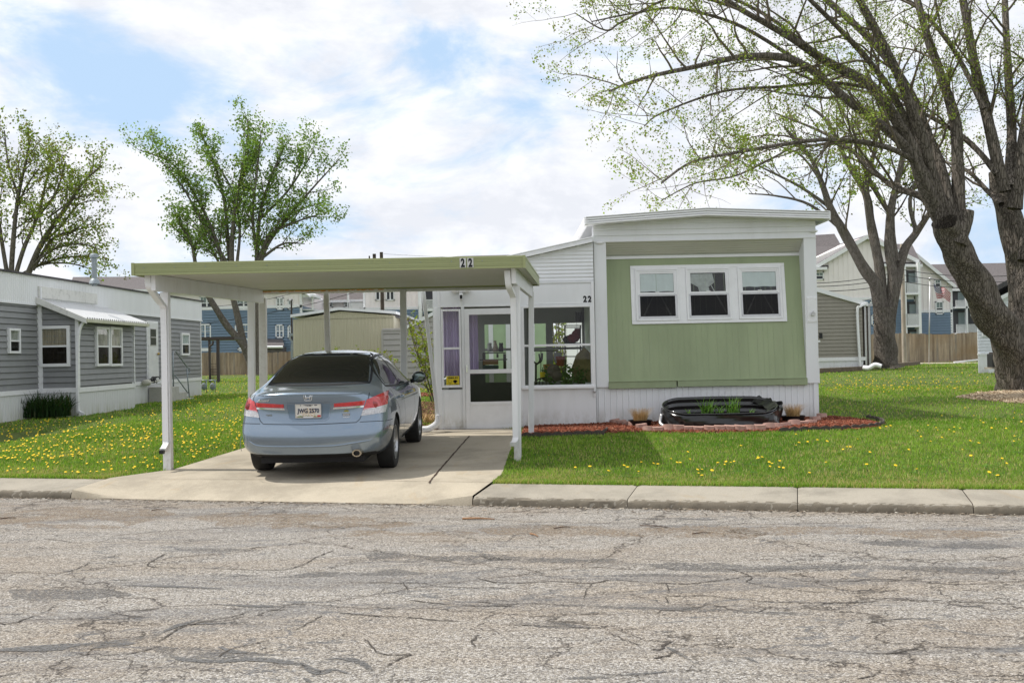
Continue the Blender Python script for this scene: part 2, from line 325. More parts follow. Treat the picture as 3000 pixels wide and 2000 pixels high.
def blade_mat(name, a, b, dry, dfrac=.12):
    t = NT(name); i = t.island(); big = t.rng(t.noise(.5,5,.6),.36,.64); base = t.mix(big, a, b); base = t.vm('SCALE', base, sc=t.rng(i,0,1,.65,1.4))
    k = t.math('GREATER_THAN', t.math('ADD', t.math('FRACT', t.math('MULTIPLY', i, 17.3)), t.rng(t.noise(1.3,5,.7),.50,.75,0,.55)), 1-dfrac); c = t.mix(k, base, dry)
    t.b.inputs['Subsurface Weight'].default_value = 0; m = t.fin(c,.6,0,.25)
    tl = t.N.new('ShaderNodeBsdfTranslucent'); t.set(tl.inputs[0], t.vm('MULTIPLY', c, (1.3,1.35,.6))); mx = t.N.new('ShaderNodeMixShader'); mx.inputs[0].default_value = .35
    t.L.new(t.b.outputs[0], mx.inputs[1]); t.L.new(tl.outputs[0], mx.inputs[2]); t.L.new(mx.outputs[0], [n for n in t.N if n.type == 'OUTPUT_MATERIAL'][0].inputs[0]); return m
dry_blade = blade_mat('dry grass blades', (.20,.27,.06), (.30,.34,.10), (.50,.42,.22), .5)
blade_m = blade_mat('grass blades', (.14,.275,.030), (.245,.385,.056), (.48,.43,.19))
leaf_green = blade_mat('fresh green leaves', (.15,.26,.06), (.23,.34,.09), (.17,.22,.05), .15)
leaf_lime = blade_mat('young lime leaves', (.17,.235,.028), (.25,.30,.045), (.22,.20,.05), .2)
leaf_olive = blade_mat('new olive leaves', (.17,.25,.04), (.24,.31,.06), (.19,.17,.06), .2)
leaf_dark = blade_mat('dark strap leaves', (.018,.045,.012), (.03,.07,.02), (.07,.08,.03), .1)
leaf_lily = blade_mat('lily leaves', (.07,.16,.03), (.11,.22,.04), (.15,.2,.05), .1)
def bark(name, a, b, sc=1.0):
    t = NT(name); s = t.map((3.2*sc,3.2*sc,.55*sc)); n = t.noise(3.0,8,.7,.6,src=s); v = t.vor(6,'DISTANCE_TO_EDGE',t.vm('ADD', s, t.vm('SCALE', t.noise(2,3,.6,src=s,col=True), sc=.4)))
    c = t.mix(t.rng(n,.32,.68), a, b); c = t.mix(t.rng(v,0,.10,.65,0), c, tuple(q*.35 for q in a)); c = t.mix(t.rng(t.noise(.8,5,.7),.56,.74,0,.45), c, (.085,.088,.03))
    t.bump(t.math('ADD', n, t.rng(v,0,.12,0,.7)), .9, .05*sc); return t.fin(c,.95,0,.1)
bark_big = bark('furrowed maple bark', (.11,.095,.078), (.25,.22,.19)); bark_far = bark('grey bark', (.14,.122,.103), (.25,.225,.195)); bark_twig = paint('twig bark', (.12,.098,.072), .9, .2, 2)
def mulch_mat(name, stops):
    t = NT(name); c = t.ramp(t.island(), stops); return t.fin(c,.9,0,.2)
mulch_red = mulch_mat('red bark mulch', [(0,(.06,.02,.012)),(.5,(.20,.055,.03)),(.85,(.30,.10,.055)),(1,(.38,.2,.13))]); mulch_tan = mulch_mat('tan wood chips', [(0,(.18,.12,.07)),(.5,(.42,.32,.21)),(1,(.62,.52,.38))]); mulch_brn = mulch_mat('brown mulch', [(0,(.05,.03,.02)),(.6,(.16,.08,.045)),(1,(.3,.17,.1))])
soil = paint('dark soil', (.05,.028,.018), .95, .4, 12, bump=.6); soil_red = paint('red mulch bed', (.11,.035,.02), .95, .5, 25, bump=1.0); soil_tan = paint('chip bed', (.30,.23,.15), .95, .4, 25, bump=1.0)
dand = paint('dandelion yellow', (.80,.53,.005), .7, .15, 20); dstem = paint('dandelion stem', (.12,.2,.04), .7)
def fence_mat():
    t = NT('weathered fence boards'); x = t.math('FLOOR', t.math('DIVIDE', t.xyz(0), .14)); wn = t.N.new('ShaderNodeTexWhiteNoise'); wn.noise_dimensions = '1D'; t.L.new(x, wn.inputs['W'])
    c = t.ramp(wn.outputs[0], [(0,(.27,.21,.16)),(.4,(.38,.30,.225)),(.7,(.44,.34,.25)),(1,(.33,.29,.25))]); c = t.vm('SCALE', c, sc=t.rng(t.noise(1.6,6,.7,src=t.map((5,5,.5))),.3,.7,.65,1.3))
    c = t.mix(t.rng(t.noise(.35,3,.5),.45,.6,0,.55), c, (.30,.19,.095)); return t.fin(c,.9,0,.15)
fence_m = fence_mat()
# ---------------------------------------------------------------- text helper
def text_mesh(body, w, h, ext=.002, bold=.0, shear=0.0):
    cu = bpy.data.curves.new('text','FONT'); cu.body = body; cu.size = 1; cu.extrude = .001; cu.offset = bold; cu.shear = shear; cu.resolution_u = 3
    o = bpy.data.objects.new('text', cu); COL.objects.link(o); me = bpy.data.meshes.new_from_object(o.evaluated_get(bpy.context.evaluated_depsgraph_get()))
    co = np.array([v.co[:] for v in me.vertices]); fs = [tuple(p.vertices) for p in me.polygons]
    bpy.data.objects.remove(o); bpy.data.curves.remove(cu); bpy.data.meshes.remove(me)
    lo, hi = co.min(0), co.max(0); co = (co-lo)/np.maximum(hi-lo,1e-6)*np.array([w,h,ext])
    return co, fs
def letters(mb, body, w, h, P, bold=0.0, ext=.002, shear=0.0):
    co, fs = text_mesh(body, w, h, ext, bold, shear); return mb.add([P(a,b,c) for a,b,c in co], fs)
# ---------------------------------------------------------------- ground
def strip(name, ds, ss, mat, dz=0.0, kind='structure', zs=None):
    mb = MB(); mb.sheet([[SP(s, d, (zprof(d) if zs is None else zs[i])+dz) for s in ss] for i, d in enumerate(ds)]); o = mb.obj(name, mat, sharp=1); return tag(o, kind=kind)
def ss(a, b, n): return list(np.linspace(a, b, n))
strip('street', [-12.25]+ss(-12,0.03,25), ss(-60,60,121), road_m, zs=[0]*26)
strip('lawn', [.72,1.1,1.5,2,3,4,5,6,7,8,10,12,15,20,30,60,120,400], [-400,-100]+ss(-60,80,71)+[400], lawn_m)
strip('far_verge', [-200,-14,-12.2], [-300,-60,0,60,300], lawn_m)
# sidewalk slabs with rolled kerb edge
def slab(mb, s0, s1, top=1.0, top1=None, kf=False):
    top1 = top if top1 is None else top1
    prof = [(0.0,-.03),(0.0,.035),(.012,.075),(.035,.093),(.07,.100),(.13,.104),(.74,.146),(.75,.141),(.75,.05)]
    n = max(2, int((s1-s0)/.04)); rows = []
    if kf: prof = [(-.004,-.03),(-.004,.030),(.004,.062),(.018,.080),(.03,.088)]
    for d, z in prof:
        row = []
        for k in range(n+1):
            q = s0+(s1-s0)*k/n; e = top+(top1-top)*k/n; jag = (random.random()-.5)*(.014 if kf and z > 0 else (.006 if .01 < d < .1 else .002))
            edge = .010 if k in (0,n) and z > 0 else 0
            row.append(SP(q, d+jag, (z*e if d < .2 else z)-edge+.004+jag*.3))
        rows.append(row)
    mb.sheet(rows)
cutx = [-30,-26,-22,-18,-14,-10.2]; sl_ = [sd(*g(x,y).xy)[0] for x, y in ((170,1141),(1080,1164),(1440,1168),(1832,1172),(2240,1178))]
mb = MB(); cs = [sl_[0]-1.9*i for i in range(12)][::-1]
for a, b in zip(cs, cs[1:]): slab(mb, a+.004, b-.004)
rs = [sl_[1],sl_[2],sl_[3],sl_[4]]+[sl_[4]+1.95*i for i in range(1,14)]
for a, b in zip(rs, rs[1:]): slab(mb, a+.004, b-.004)
tag(mb.obj('sidewalk', conc_w, smooth=30), kind='structure')
mb = MB()
for a, b in [(c,d) for c,d in zip(cs,cs[1:])]+[(c,d) for c,d in zip(rs,rs[1:])]: slab(mb, a+.003, b-.003, kf=True)
tag(mb.obj('kerb', kerb_m, smooth=30), kind='structure')
strip('sidewalk_bed', [-.02,0.03,.8,1.7], ss(-50,50,50), soil, zs=[-.01,.002,.08,.13])
# driveway: rows of left/right edge points
def lr(pL, pR, n=18): return [pL.lerp(pR, i/n) for i in range(n+1)]
L0, L1, L2, L3 = SP(sl_[0],.0,.012), g(330,1101), g(400,1079), g(560,1030)
R0 = SP(sl_[1],.0,.012); R1 = SP(sl_[1]+.05,.75); R2 = g(1153,1090); R3 = g(1172,1035); R4 = g(1192,992)
sA = sd(*g(950,1160).xy)[0]; mb = MB(); rows = []
apron = []
for k, d in enumerate([-.004,0,.02,.06,.12,.3,.5,.75]):
    row = []
    for i in range(41):
        s_ = (sl_[0]+.006)*(1-i/40)+(sl_[1]-.006)*(i/40)
        lo = .006+ (.156-.006)*min(1,max(d,0)/.75)**.8; hi = (zprof(max(d,.02))+.006*d/.75)*(.35 if d == 0 else 1); q = max(min(1,max(0,(s_-sA)/(sl_[1]-sA))), max(0,1-(s_-sl_[0])/.75)**1.3)
        row.append(SP(s_, d, -.04 if d < 0 else lo*(1-q)+hi*q+.006))
    apron.append(row)
mb.sheet(apron)
L1b = apron[-1][0].copy(); R1b = apron[-1][-1].copy(); far = (L3-L2).normalized(); fr = (R4-R2).normalized()
rr = [(L1b,R1b),(L2,R2),(L3,R3),(L3+far*2.2,R4),(L3+far*3.4,R4+fr*.35)]; rows = []
for (a,b),(c,d) in zip(rr, rr[1:]):
    for k in range(7):
        f = k/6; l = a.lerp(c,f); r = b.lerp(d,f); row = lr(l, r, 24)
        for p in row: p.z = gz(p.x,p.y)+.012
        if not rows: row = [r_.copy() for r_ in ([apron[-1][0].lerp(apron[-1][-1],i/24) for i in range(25)])]
        rows.append(row)
mb.sheet(rows); tag(mb.obj('driveway', conc, smooth=30), kind='structure')
def line_on_ground(pts, w, dz, name, mat, n=24, jit=.004):
    mb = MB(); P = [g(*p) for p in pts]; out = []
    for a, b in zip(P, P[1:]):
        for k in range(n): out.append(a.lerp(b, k/n))
    out.append(P[-1]); t = (out[-1]-out[0]).normalized(); nn = Vector((-t.y,t.x,0)); rows = [[],[]]
    for p in out:
        j = nn*random.uniform(-jit,jit)*1.0; ww = w*random.uniform(.6,1.2)
        for i, q in enumerate((-1,1)):
            v = p+j+nn*q*ww/2; v.z = gz(v.x,v.y)+dz; rows[i].append(v)
    mb.sheet(rows); return tag(mb.obj(name, mat, sharp=1), kind='structure')
line_on_ground([(985,1111),(1030,1058),(1078,1003)], .022, .018, 'driveway_joint', soil)
line_on_ground([(345,1102),(700,1104),(1148,1110)], .006, .017, 'driveway_seam', soil, 60, .003)
# grass blades (one mass)
def in_poly(X, Y, poly):
    ins = np.zeros(len(X), bool); n = len(poly)
    for i in range(n):
        x0,y0 = poly[i]; x1,y1 = poly[(i+1)%n]; c = ((y0 > Y) != (y1 > Y)) & (X < (x1-x0)*(Y-y0)/(y1-y0+1e-12)+x0); ins ^= c
    return ins
DRIVE = [tuple(p.xy) for p in (L1b,L2,L3,L3+far*3.4,R4+fr*.35,R4,R3,R2,R1b)]
BED_PX = [(1196,1003),(1270,1002),(1380,998),(1470,993),(1600,996),(1740,993),(1850,990),(1960,988),(2020,982),(2033,976),(1990,966),(1900,958),(1876,962),(1366,975),(1205,980)]
BED = [tuple(g(*p).xy) for p in BED_PX]
HOME = [(-1.3,18.2),(5.3,18.2),(5.3,34),(-1.3,34)]; LHOUSE = [(-20,17),(-10.45,17),(-10.45,24.3),(-9.6,24.3),(-9.6,28),(-10.2,28),(-10.2,36),(-20,36)]
CHIPS = [tuple(g(*p).xy) for p in ((2195,914),(2260,903),(2352,897),(2450,897),(2500,915),(2450,935),(2352,928),(2250,920))]
def zvec(d): return np.interp(d, [-60,-12.3,-12.2,0,.02,.75,8,20,60,400],[.1,.1,0,0,.10,.15,.39,.43,.45,.6])
def scatter(n, s0, s1, d0, d1, dpow=1.0):
    s = RNG.uniform(s0,s1,n); d = d0+(d1-d0)*RNG.uniform(0,1,n)**dpow; X = OD.x+TD.x*s+ND.x*d; Y = OD.y+TD.y*s+ND.y*d
    scr = X/np.maximum(Y,1)*FPX+1176; ok = (scr > -60)&(scr < 2420)&(Y > 8)
    for p in (DRIVE,BED,HOME,LHOUSE,CHIPS): ok &= ~in_poly(X,Y,p)
    return X[ok], Y[ok], zvec(d)[ok]
def blades(X, Y, Z, h, w, name, mat, lean=.5):
    n = len(X); a = RNG.uniform(0,2*math.pi,n); hh = h*RNG.uniform(.45,1.25,n); ww = w*RNG.uniform(.6,1.3,n); l = RNG.uniform(0,lean,n)*hh; b = RNG.uniform(0,2*math.pi,n)
    v = np.zeros((n,5,3)); ca, sa = np.cos(a), np.sin(a); dx, dy = np.cos(b)*l, np.sin(b)*l
    for k, (side, f, lf) in enumerate(((-1,0,0),(1,0,0),(.8,.55,.3),(-.8,.55,.3),(0,1,1))):
        v[:,k,0] = X+ca*side*ww/2+dx*lf; v[:,k,1] = Y+sa*side*ww/2+dy*lf; v[:,k,2] = Z+hh*f-.004
    return np_mesh(name, v.reshape(-1,3), np.concatenate([np.stack([np.arange(n)*5+i for i in (0,1,2,3)],1)]), np.stack([np.arange(n)*5+i for i in (3,2,4)],1), mat)
def np_mesh(name, V, quads=None, tris=None, mat=None, parent=None):
    me = bpy.data.meshes.new(name); nq = 0 if quads is None else len(quads); ntr = 0 if tris is None else len(tris)
    me.vertices.add(len(V)); me.vertices.foreach_set('co', np.ascontiguousarray(V, dtype=np.float32).ravel()); idx = []
    if nq: idx.append(quads.ravel())
    if ntr: idx.append(tris.ravel())
    idx = np.concatenate(idx).astype(np.int32); me.loops.add(len(idx)); me.loops.foreach_set('vertex_index', idx); me.polygons.add(nq+ntr)
    st = np.concatenate([np.arange(nq)*4, nq*4+np.arange(ntr)*3]).astype(np.int32); me.polygons.foreach_set('loop_start', st)
    me.update(calc_edges=True); me.validate(); me.materials.append(mat); o = bpy.data.objects.new(name, me); COL.objects.link(o)
    if parent is not None: o.parent = parent
    return o
parts = [scatter(250000,-10,10,.77,8,1.15), scatter(120000,-16,18,6,22), scatter(70000,-30,30,18,60,.9)]
X = np.concatenate([p[0] for p in parts]); Y = np.concatenate([p[1] for p in parts]); Z = np.concatenate([p[2] for p in parts])
D0 = np.clip(Y,11,80); tag(blades(X,Y,Z,(.036+.0006*D0),(.0055+.00075*(D0-10)),'lawn_grass',blade_m,.7), 'short mown green grass of the lawns on both sides of the driveway', 'grass', kind='stuff')
s = RNG.uniform(-12,12,60000); d = .74+np.abs(RNG.normal(0,.34,60000)); X = OD.x+TD.x*s+ND.x*d; Y = OD.y+TD.y*s+ND.y*d; ok = ~in_poly(X,Y,DRIVE)&((s < sd(*L1b.xy)[0]-.03)|(s > sd(*R1b.xy)[0]+.03))
tag(blades(X[ok],Y[ok],zvec(d)[ok],.040,.006,'dry_edge_grass',dry_blade,.8), 'drier yellowish grass band just behind the sidewalk', 'grass', kind='stuff')
# ragged fringe along the sidewalk edge and driveway edge
s = RNG.uniform(-12,12,26000); d = .71+np.abs(RNG.normal(0,.05,26000)); X = OD.x+TD.x*s+ND.x*d; Y = OD.y+TD.y*s+ND.y*d; ok = ~in_poly(X,Y,DRIVE)&((s < sd(*L1b.xy)[0]-.03)|(s > sd(*R1b.xy)[0]+.03))
tag(blades(X[ok],Y[ok],zvec(d)[ok],.055,.006,'edge_grass',blade_m,.9), 'longer grass fringe spilling over the back edge of the sidewalk', 'grass', kind='stuff')
# ---------------------------------------------------------------- windows
def window(w, s0, s1, z0, z1, parent, fw=.05, zmid=None, cur=None, curz=0.0, name='window', mull=0, n0=.016, dep=.055, fm=None, screen=True, gl=None):
    fm = fm or white_trim; mb = MB(); zm = zmid if zmid is not None else (z0+z1)/2; a = n0-.03
    mb.wbox(w,s0,s0+fw,a,n0+dep,z0,z1).wbox(w,s1-fw,s1,a,n0+dep,z0,z1).wbox(w,s0+fw,s1-fw,a,n0+dep,z1-fw,z1).wbox(w,s0+fw,s1-fw,a,n0+dep-.004,z0,z0+fw)
    f = mb.obj(name, fm, parent, bevel=.004)
    mb = MB().wbox(w,s0+fw,s1-fw,a,n0+dep*.82,zm-fw*.3,zm+fw*.3)
    cols = [s0+fw+(s1-s0-2*fw)*k/(mull+1) for k in range(mull+2)]
    for q in cols[1:-1]: mb.wbox(w,q-fw*.35,q+fw*.35,a,n0+dep*.9,z0+fw,z1-fw)
    mb.obj('sash', fm, f)
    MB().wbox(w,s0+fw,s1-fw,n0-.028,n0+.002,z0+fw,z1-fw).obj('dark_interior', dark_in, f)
    if cur:
        mb = MB(); k = 60; zb = z0+fw if curz == 0 else curz
        mb.sheet([[w.P(s0+fw+(s1-s0-2*fw)*i/k, n0+.010+.005*math.sin(i*1.1+math.sin(i*.37)*2), z) for i in range(k+1)] for z in (zb, z1-fw)]); mb.obj('curtain', cur, f, smooth=True)
    for i, (a0, a1) in enumerate(((z0+fw,zm-fw*.3),(zm+fw*.3,z1-fw))):
        MB().wbox(w,s0+fw,s1-fw,n0+.024,n0+.028,a0,a1).obj('pane', (glass_dk if (i == 0 and screen) else (gl or glass)), f)
    return f
# ---------------------------------------------------------------- the green and white mobile home
p0 = at(1366,700,18.4); p1 = at(1877,700,18.4); W1 = Wall(p0.xy, p1.xy); WL = W1.L; G1 = .36
home = thing('mobile_home', 'sage green and white mobile home with raked front wall and three windows, number 22', 'mobile home', (p0.x+WL/2, p0.y, G1))
DEEP = 13.0
RK = Wall(p0.xy, p1.xy, tilt=.30/2.12); RK.z0 = 1.10
MB().wbox(W1,.03,WL-.03,-DEEP,-.36,G1,3.46).obj('wall', white, home)
for i, (a, b) in enumerate(((0,.21),(WL-.21,WL))):
    mb = MB(); mb.wbox(W1,a,b,-.40,.012,1.0,3.462); mb.obj('corner_post', white, home, bevel=.006)
mb = MB(); pr = []
mb.hexa([RK.P(.2,0,1.08),RK.P(WL-.2,0,1.08),RK.P(WL-.2,-.06,1.08),RK.P(.2,-.06,1.08),RK.P(.2,0,3.24),RK.P(WL-.2,0,3.24),RK.P(WL-.2,-.06,3.24),RK.P(.2,-.06,3.24)])
gf = mb.obj('front_wall', green_wall, home)
mb = MB(); x = .215
while x < WL-.24: mb.wbox(RK,x,x+.005,-.01,.0022,1.09,3.22); x += random.choice((.08,.1,.1,.16))
mb.obj('panel_seams', green_trim, gf)
mb = MB(); xx = [.205,1.35,1.38,2.5,2.53,3.2,WL-.205]
for a, b, z0, z1, o in ((.205,1.35,.975,1.095,.030),(1.37,2.36,.985,1.09,.034),(2.34,3.18,.982,1.10,.029),(3.16,WL-.2,.975,1.092,.033)): mb.wbox(W1,a,b,-.05,o,z0,z1)
mb.wbox(W1,.21,WL-.21,-.03,.040,1.085,1.103); mb.obj('drip_trim', green_trim, home, bevel=.004)
mb = MB(); k = 7; prof = [(0,0)]  # ribbed soffit sloping back
for i in range(k):
    f = i/k; prof += [(f+.02,0),(f+.05,.010),(f+.09,.010),(f+.12,0)]
prof.append((1,0)); mb.sheet([[W1.P(s_, .0-f*.345, 3.462-.235*f-h) for f, h in prof] for s_ in (.2,WL-.2)]); mb.obj('soffit', cream_under, home)
mb = MB().wbox(RK,.2,WL-.2,-.02,.016,3.185,3.235); mb.obj('soffit_trim', white_trim, home, bevel=.003)
# gable: horizontal ribbed panel under a shallow pitched roof
ra = at(1345,500,18.15); rb = at(1622,479,18.15); rc = at(1905,487,18.15)
def ztop(s_): X = W1.o.x+s_; return np.interp(X,[ra.x,rb.x,rc.x],[ra.z,rb.z,rc.z])-.12
mb = MB(); z = 3.455; zr = [3.455]
poly = [W1.P(0,.0,3.455),W1.P(WL,.0,3.455),W1.P(WL,.0,ztop(WL)),W1.P(rb.x-W1.o.x,.0,ztop(rb.x-W1.o.x)),W1.P(0,.0,ztop(0))]
mb.prism(poly, W1.n*-.35)
gp = mb.obj('gable_panel', white, home)
mb = MB(); z = 3.56
while z < 3.9:
    ok = [q for q in np.linspace(0,WL,160) if ztop(q) > z+.015]
    if ok: mb.prism([W1.P(ok[0],.0,z),W1.P(ok[0],.020,z+.002),W1.P(ok[0],.016,z+.022),W1.P(ok[0],.0,z+.080)], W1.t*(ok[-1]-ok[0]))
    z += .092
mb.wbox(W1,0,WL,.0,.026,3.452,3.475); mb.obj('panel_ribs', white, gp)
for m, nm, lo, hi, mt in ((0,'roof',-.04,0.0,white),):
    for a, b in ((ra,rb),(rb,rc)):
        mb = MB(); mb.prism([Vector((a.x,ra.y,a.z+lo)),Vector((b.x,ra.y,b.z+lo)),Vector((b.x,ra.y,b.z+hi)),Vector((a.x,ra.y,a.z+hi))], (0,DEEP+.6,0)); ro = mb.obj('roof', mt, home)
for a, b in ((ra,rb),(rb,rc)):
    mb = MB()
    for k, (u0,u1,o) in enumerate(((-.115,-.086,.034),(-.078,-.048,.024),(-.040,-.010,.030),(-.002,.014,.040))): mb.prism([Vector((a.x,ra.y-o,a.z+u0)),Vector((b.x,ra.y-o,b.z+u0)),Vector((b.x,ra.y-o,b.z+u1)),Vector((a.x,ra.y-o,a.z+u1))], (0,.28+o,0))
    mb.obj('fascia', white_trim, home, bevel=.003)
mb = MB().box(ra.x-.02,ra.x+.03,ra.y,ra.y+DEEP+.5,ra.z-.13,ra.z+.008); mb.obj('eave_trim', white_trim, home)
mb = MB().box(rc.x-.03,rc.x+.02,ra.y,ra.y+DEEP+.5,rc.z-.13,rc.z+.008); mb.obj('eave_trim', white_trim, home)
# skirting
mb = MB().ribs(W1,0,WL,G1-.12,1.0,pitch=.102,rib=.018,depth=.010,n0=-.03); mb.wbox(W1,0,WL,-.3,-.032,G1-.12,1.0)
mb.wbox(W1,2.62,2.628,-.03,-.015,G1,1.0); mb.obj('skirting', white, home)
WR = Wall((p1.x-.03,p1.y+.0),(p1.x-.03,p1.y+DEEP)); MB().wbox(WR,0,DEEP,-.06,0,G1-.1,1.0).wbox(WR,.0,.03,.0,.045,1.0,1.3).obj('side_skirting', white, home)
# front windows
cas = RK.rect(1450,606,1805.5,741.5); sc_ = 1.008
Wm = Wall(at(1366,700,18.56).xy, at(1877,700,18.56).xy); off = Wm.o.x-W1.o.x
def mh(x0,y0,x1,y1): a,b,c,d = Wm.rect(x0,y0,x1,y1); return a+off, b+off, c, d
c0,c1,c2,c3 = mh(1450,606,1805.5,741.5)
mb = MB(); fw = .055
mb.wbox(RK,c0,c1,-.02,.022,c2,c2+fw).wbox(RK,c0,c1,-.02,.022,c3-fw,c3).wbox(RK,c0,c0+fw,-.02,.022,c2+fw,c3-fw).wbox(RK,c1-fw,c1,-.02,.022,c2+fw,c3-fw)
wx = [(1460.5,1560),(1577,1679.5),(1696.5,1796)]; sb = []
for i, (x0,x1) in enumerate(wx):
    a,b,zb,zt = mh(x0,614,x1,735); sb.append((a,b))
mb.wbox(RK,c0+fw,sb[0][0],-.02,.018,c2+fw,c3-fw).wbox(RK,sb[0][1],sb[1][0],-.02,.018,c2+fw,c3-fw).wbox(RK,sb[1][1],sb[2][0],-.02,.018,c2+fw,c3-fw).wbox(RK,sb[2][1],c1-fw,-.02,.018,c2+fw,c3-fw)
mb.obj('window_surround', white_trim, home, bevel=.004)
for i, ((a,b),(x0,x1)) in enumerate(zip(sb, wx)):
    zb, zt = c2+fw, c3-fw; zm = zb+(zt-zb)*.515
    mb = MB(); f0 = .03
    for q, dep in ((0,.034),(f0,.024)):
        mb.wbox(RK,a+q,a+q+f0,-.02,dep,zb+q,zt-q).wbox(RK,b-q-f0,b-q,-.02,dep,zb+q,zt-q).wbox(RK,a+q+f0,b-q-f0,-.02,dep,zt-q-f0,zt-q).wbox(RK,a+q+f0,b-q-f0,-.02,dep,zb+q,zb+q+f0)
    f = mb.obj('window', white_trim, home, bevel=.003)
    e = 2*f0
    mb = MB(); mb.wbox(RK,a+e,b-e,-.02,.020,zm-.012,zm+.022); mb.wbox(RK,a+e,a+e+.022,-.02,.016,zm+.02,zt-e).wbox(RK,b-e-.022,b-e,-.02,.016,zm+.02,zt-e).wbox(RK,a+e+.022,b-e-.022,-.02,.016,zt-e-.03,zt-e); mb.wbox(RK,(a+b)/2-.035,(a+b)/2+.035,.018,.032,zm+.018,zm+.032); mb.obj('upper_sash', white_trim, f, bevel=.002)
    mb = MB(); mb.wbox(RK,a+e-.02,b-e+.02,-.01,.028,zm-.04,zm-.016).wbox(RK,a+e-.02,b-e+.02,-.01,.028,zb+e-.02,zb+e+.014).wbox(RK,a+e-.02,a+e+.010,-.01,.028,zb+e,zm-.03).wbox(RK,b-e-.010,b-e+.02,-.01,.028,zb+e,zm-.03); mb.obj('screen_frame', alu, f, bevel=.002)
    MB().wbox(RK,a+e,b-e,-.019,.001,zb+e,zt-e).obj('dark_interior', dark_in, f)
    if i != 1:
        hh = .30 if i == 0 else .25; mb = MB(); kk = 40
        mb.sheet([[RK.P(a+e+.026+(b-a-2*e-.052)*q/kk, .0035+.0015*math.sin(q*.9), zt-e-.035-v*(hh+.004*math.sin(q*.35+i)*(v > .9))) for q in range(kk+1)] for v in (0,.5,.95,1)]); mb.obj('roller_blind', curtain_wht, f, smooth=True)
    mb = MB()   # tied-back net curtains
    for (q0,q1,r0,r1,t) in (((.30,.42,.98,.45,.02),(.95,.42,.05,.98,.0)) if i == 1 else ((.12,.42,.0,.52,.0),(.86,.58,.0,.50,.0))):
        wdt = b-a-2*e; z_lo = zb+e+.03; hgt = zt-zb-2*e-.06; cw = .26 if i == 1 and q0 < .5 else .022
        mb.sheet([[RK.P(a+e+wdt*(q0+(q1-q0)*v)+cw*(u-.5)*(1.6 if v < .5 else .7), .0025+.001*math.sin(u*9), z_lo+hgt*(r0+(r1-r0)*v)*1.0) for u in np.linspace(0,1,7)] for v in np.linspace(0,1,6)])
    mb.obj('net_curtain', paint('net curtain cloth %d' % i, (.42,.43,.41), .9, .3, 12), f, smooth=True)
    MB().wbox(RK,a+e,b-e,.010,.013,zm,zt-e).obj('pane', glass, f); MB().wbox(RK,a+e,b-e,.016,.019,zb+e-.01,zm-.02).obj('insect_screen', glass_dk, f)
# side plates and marker lights
for px, py in ((1378,558),(1868,531)):
    s_, z_ = W1.hit(px,py); mb = MB().blob((0,0,0),.075,.045,.028); M_ = Matrix.Translation(W1.P(s_,.012,z_)); mb.v = [tuple(M_ @ Vector(v)) for v in mb.v]; mb.obj('marker_light', white_trim, home, smooth=True)
a,b,zb,zt = W1.rect(1852,698,1875.5,760) if False else W1.rect(1853,682,1876,740)
mb = MB().wbox(W1,a,b,.0,.022,zb,zt)
for q in (a+.02,b-.02):
    for z_ in (zb+.03,zt-.03): mb.tube([W1.P(q,.02,z_),W1.P(q,.030,z_)], .009, 6)
pl = mb.obj('outlet_plate', white_trim, home, bevel=.003); s_, z_ = (a+b)/2+.01, zb+.14
MB().tube([W1.P(s_,.02,z_),W1.P(s_,.06,z_)], .032, 12).tube([W1.P(s_,.055,z_+.035),W1.P(s_,.075,z_+.035)],.014,8).tube([W1.P(s_,.058,z_),W1.P(s_,.064,z_)],.012,8).obj('hose_tap', alu, pl)
# ---------------------------------------------------------------- enclosed porch
q0 = at(1002,760,18.3); q1 = at(1366,760,18.3); W2 = Wall(q0.xy, q1.xy); PD = 3.3; G2 = .36
porch = thing('enclosed_porch', 'white glazed porch with storm door between the carport and the green home', 'porch', (q0.x+W2.L/2, q0.y, G2))
def z3(zx, zy): return W2.hit(901.6+.31*zx, 548.8+.31*zy)
def R3(x0,y0,x1,y1): return W2.rect(901.6+.31*x0, 548.8+.31*y0, 901.6+.31*x1, 548.8+.31*y1)
def bx(mb, x0,y0,x1,y1,n0,n1): a,b,c,d = R3(x0,y0,x1,y1); return mb.wbox(W2,a,b,n0,n1,c,d)
H = lambda zy, zx=700: z3(zx,zy)[1]
sx = lambda zx: z3(zx,900)[0]
zb_ = G2-.02; zdt = z3(700,505)[1]; ztp = z3(1200,335)[1]; zsl = z3(1200,1105)[1]; zwt = z3(1200,490)[1]
wt = white; pw = porch
# roof line
zl = 2.93; zr_ = z3(1480,15)[1]; zroof = lambda s_: zl+(zr_-zl)*(s_/W2.L)
mb = MB(); mb.prism([W2.P(-.12,.10,zroof(-.12)-.02),W2.P(W2.L-.0,.10,zroof(W2.L)-.02),W2.P(W2.L-.0,.10,zroof(W2.L)+.055),W2.P(-.12,.10,zroof(-.12)+.055)], (0,PD+.3,0)); mb.obj('roof', white, porch)
mb = MB()
for u0,u1,o in ((-.03,.005,.128),(.008,.04,.118),(.042,.062,.132)): mb.prism([W2.P(-.14,o,zroof(-.14)+u0),W2.P(W2.L-.02,o,zroof(W2.L)+u0),W2.P(W2.L-.02,o,zroof(W2.L)+u1),W2.P(-.14,o,zroof(-.14)+u1)], (0,.05,0))
mb.obj('fascia', white_trim, porch, bevel=.003)
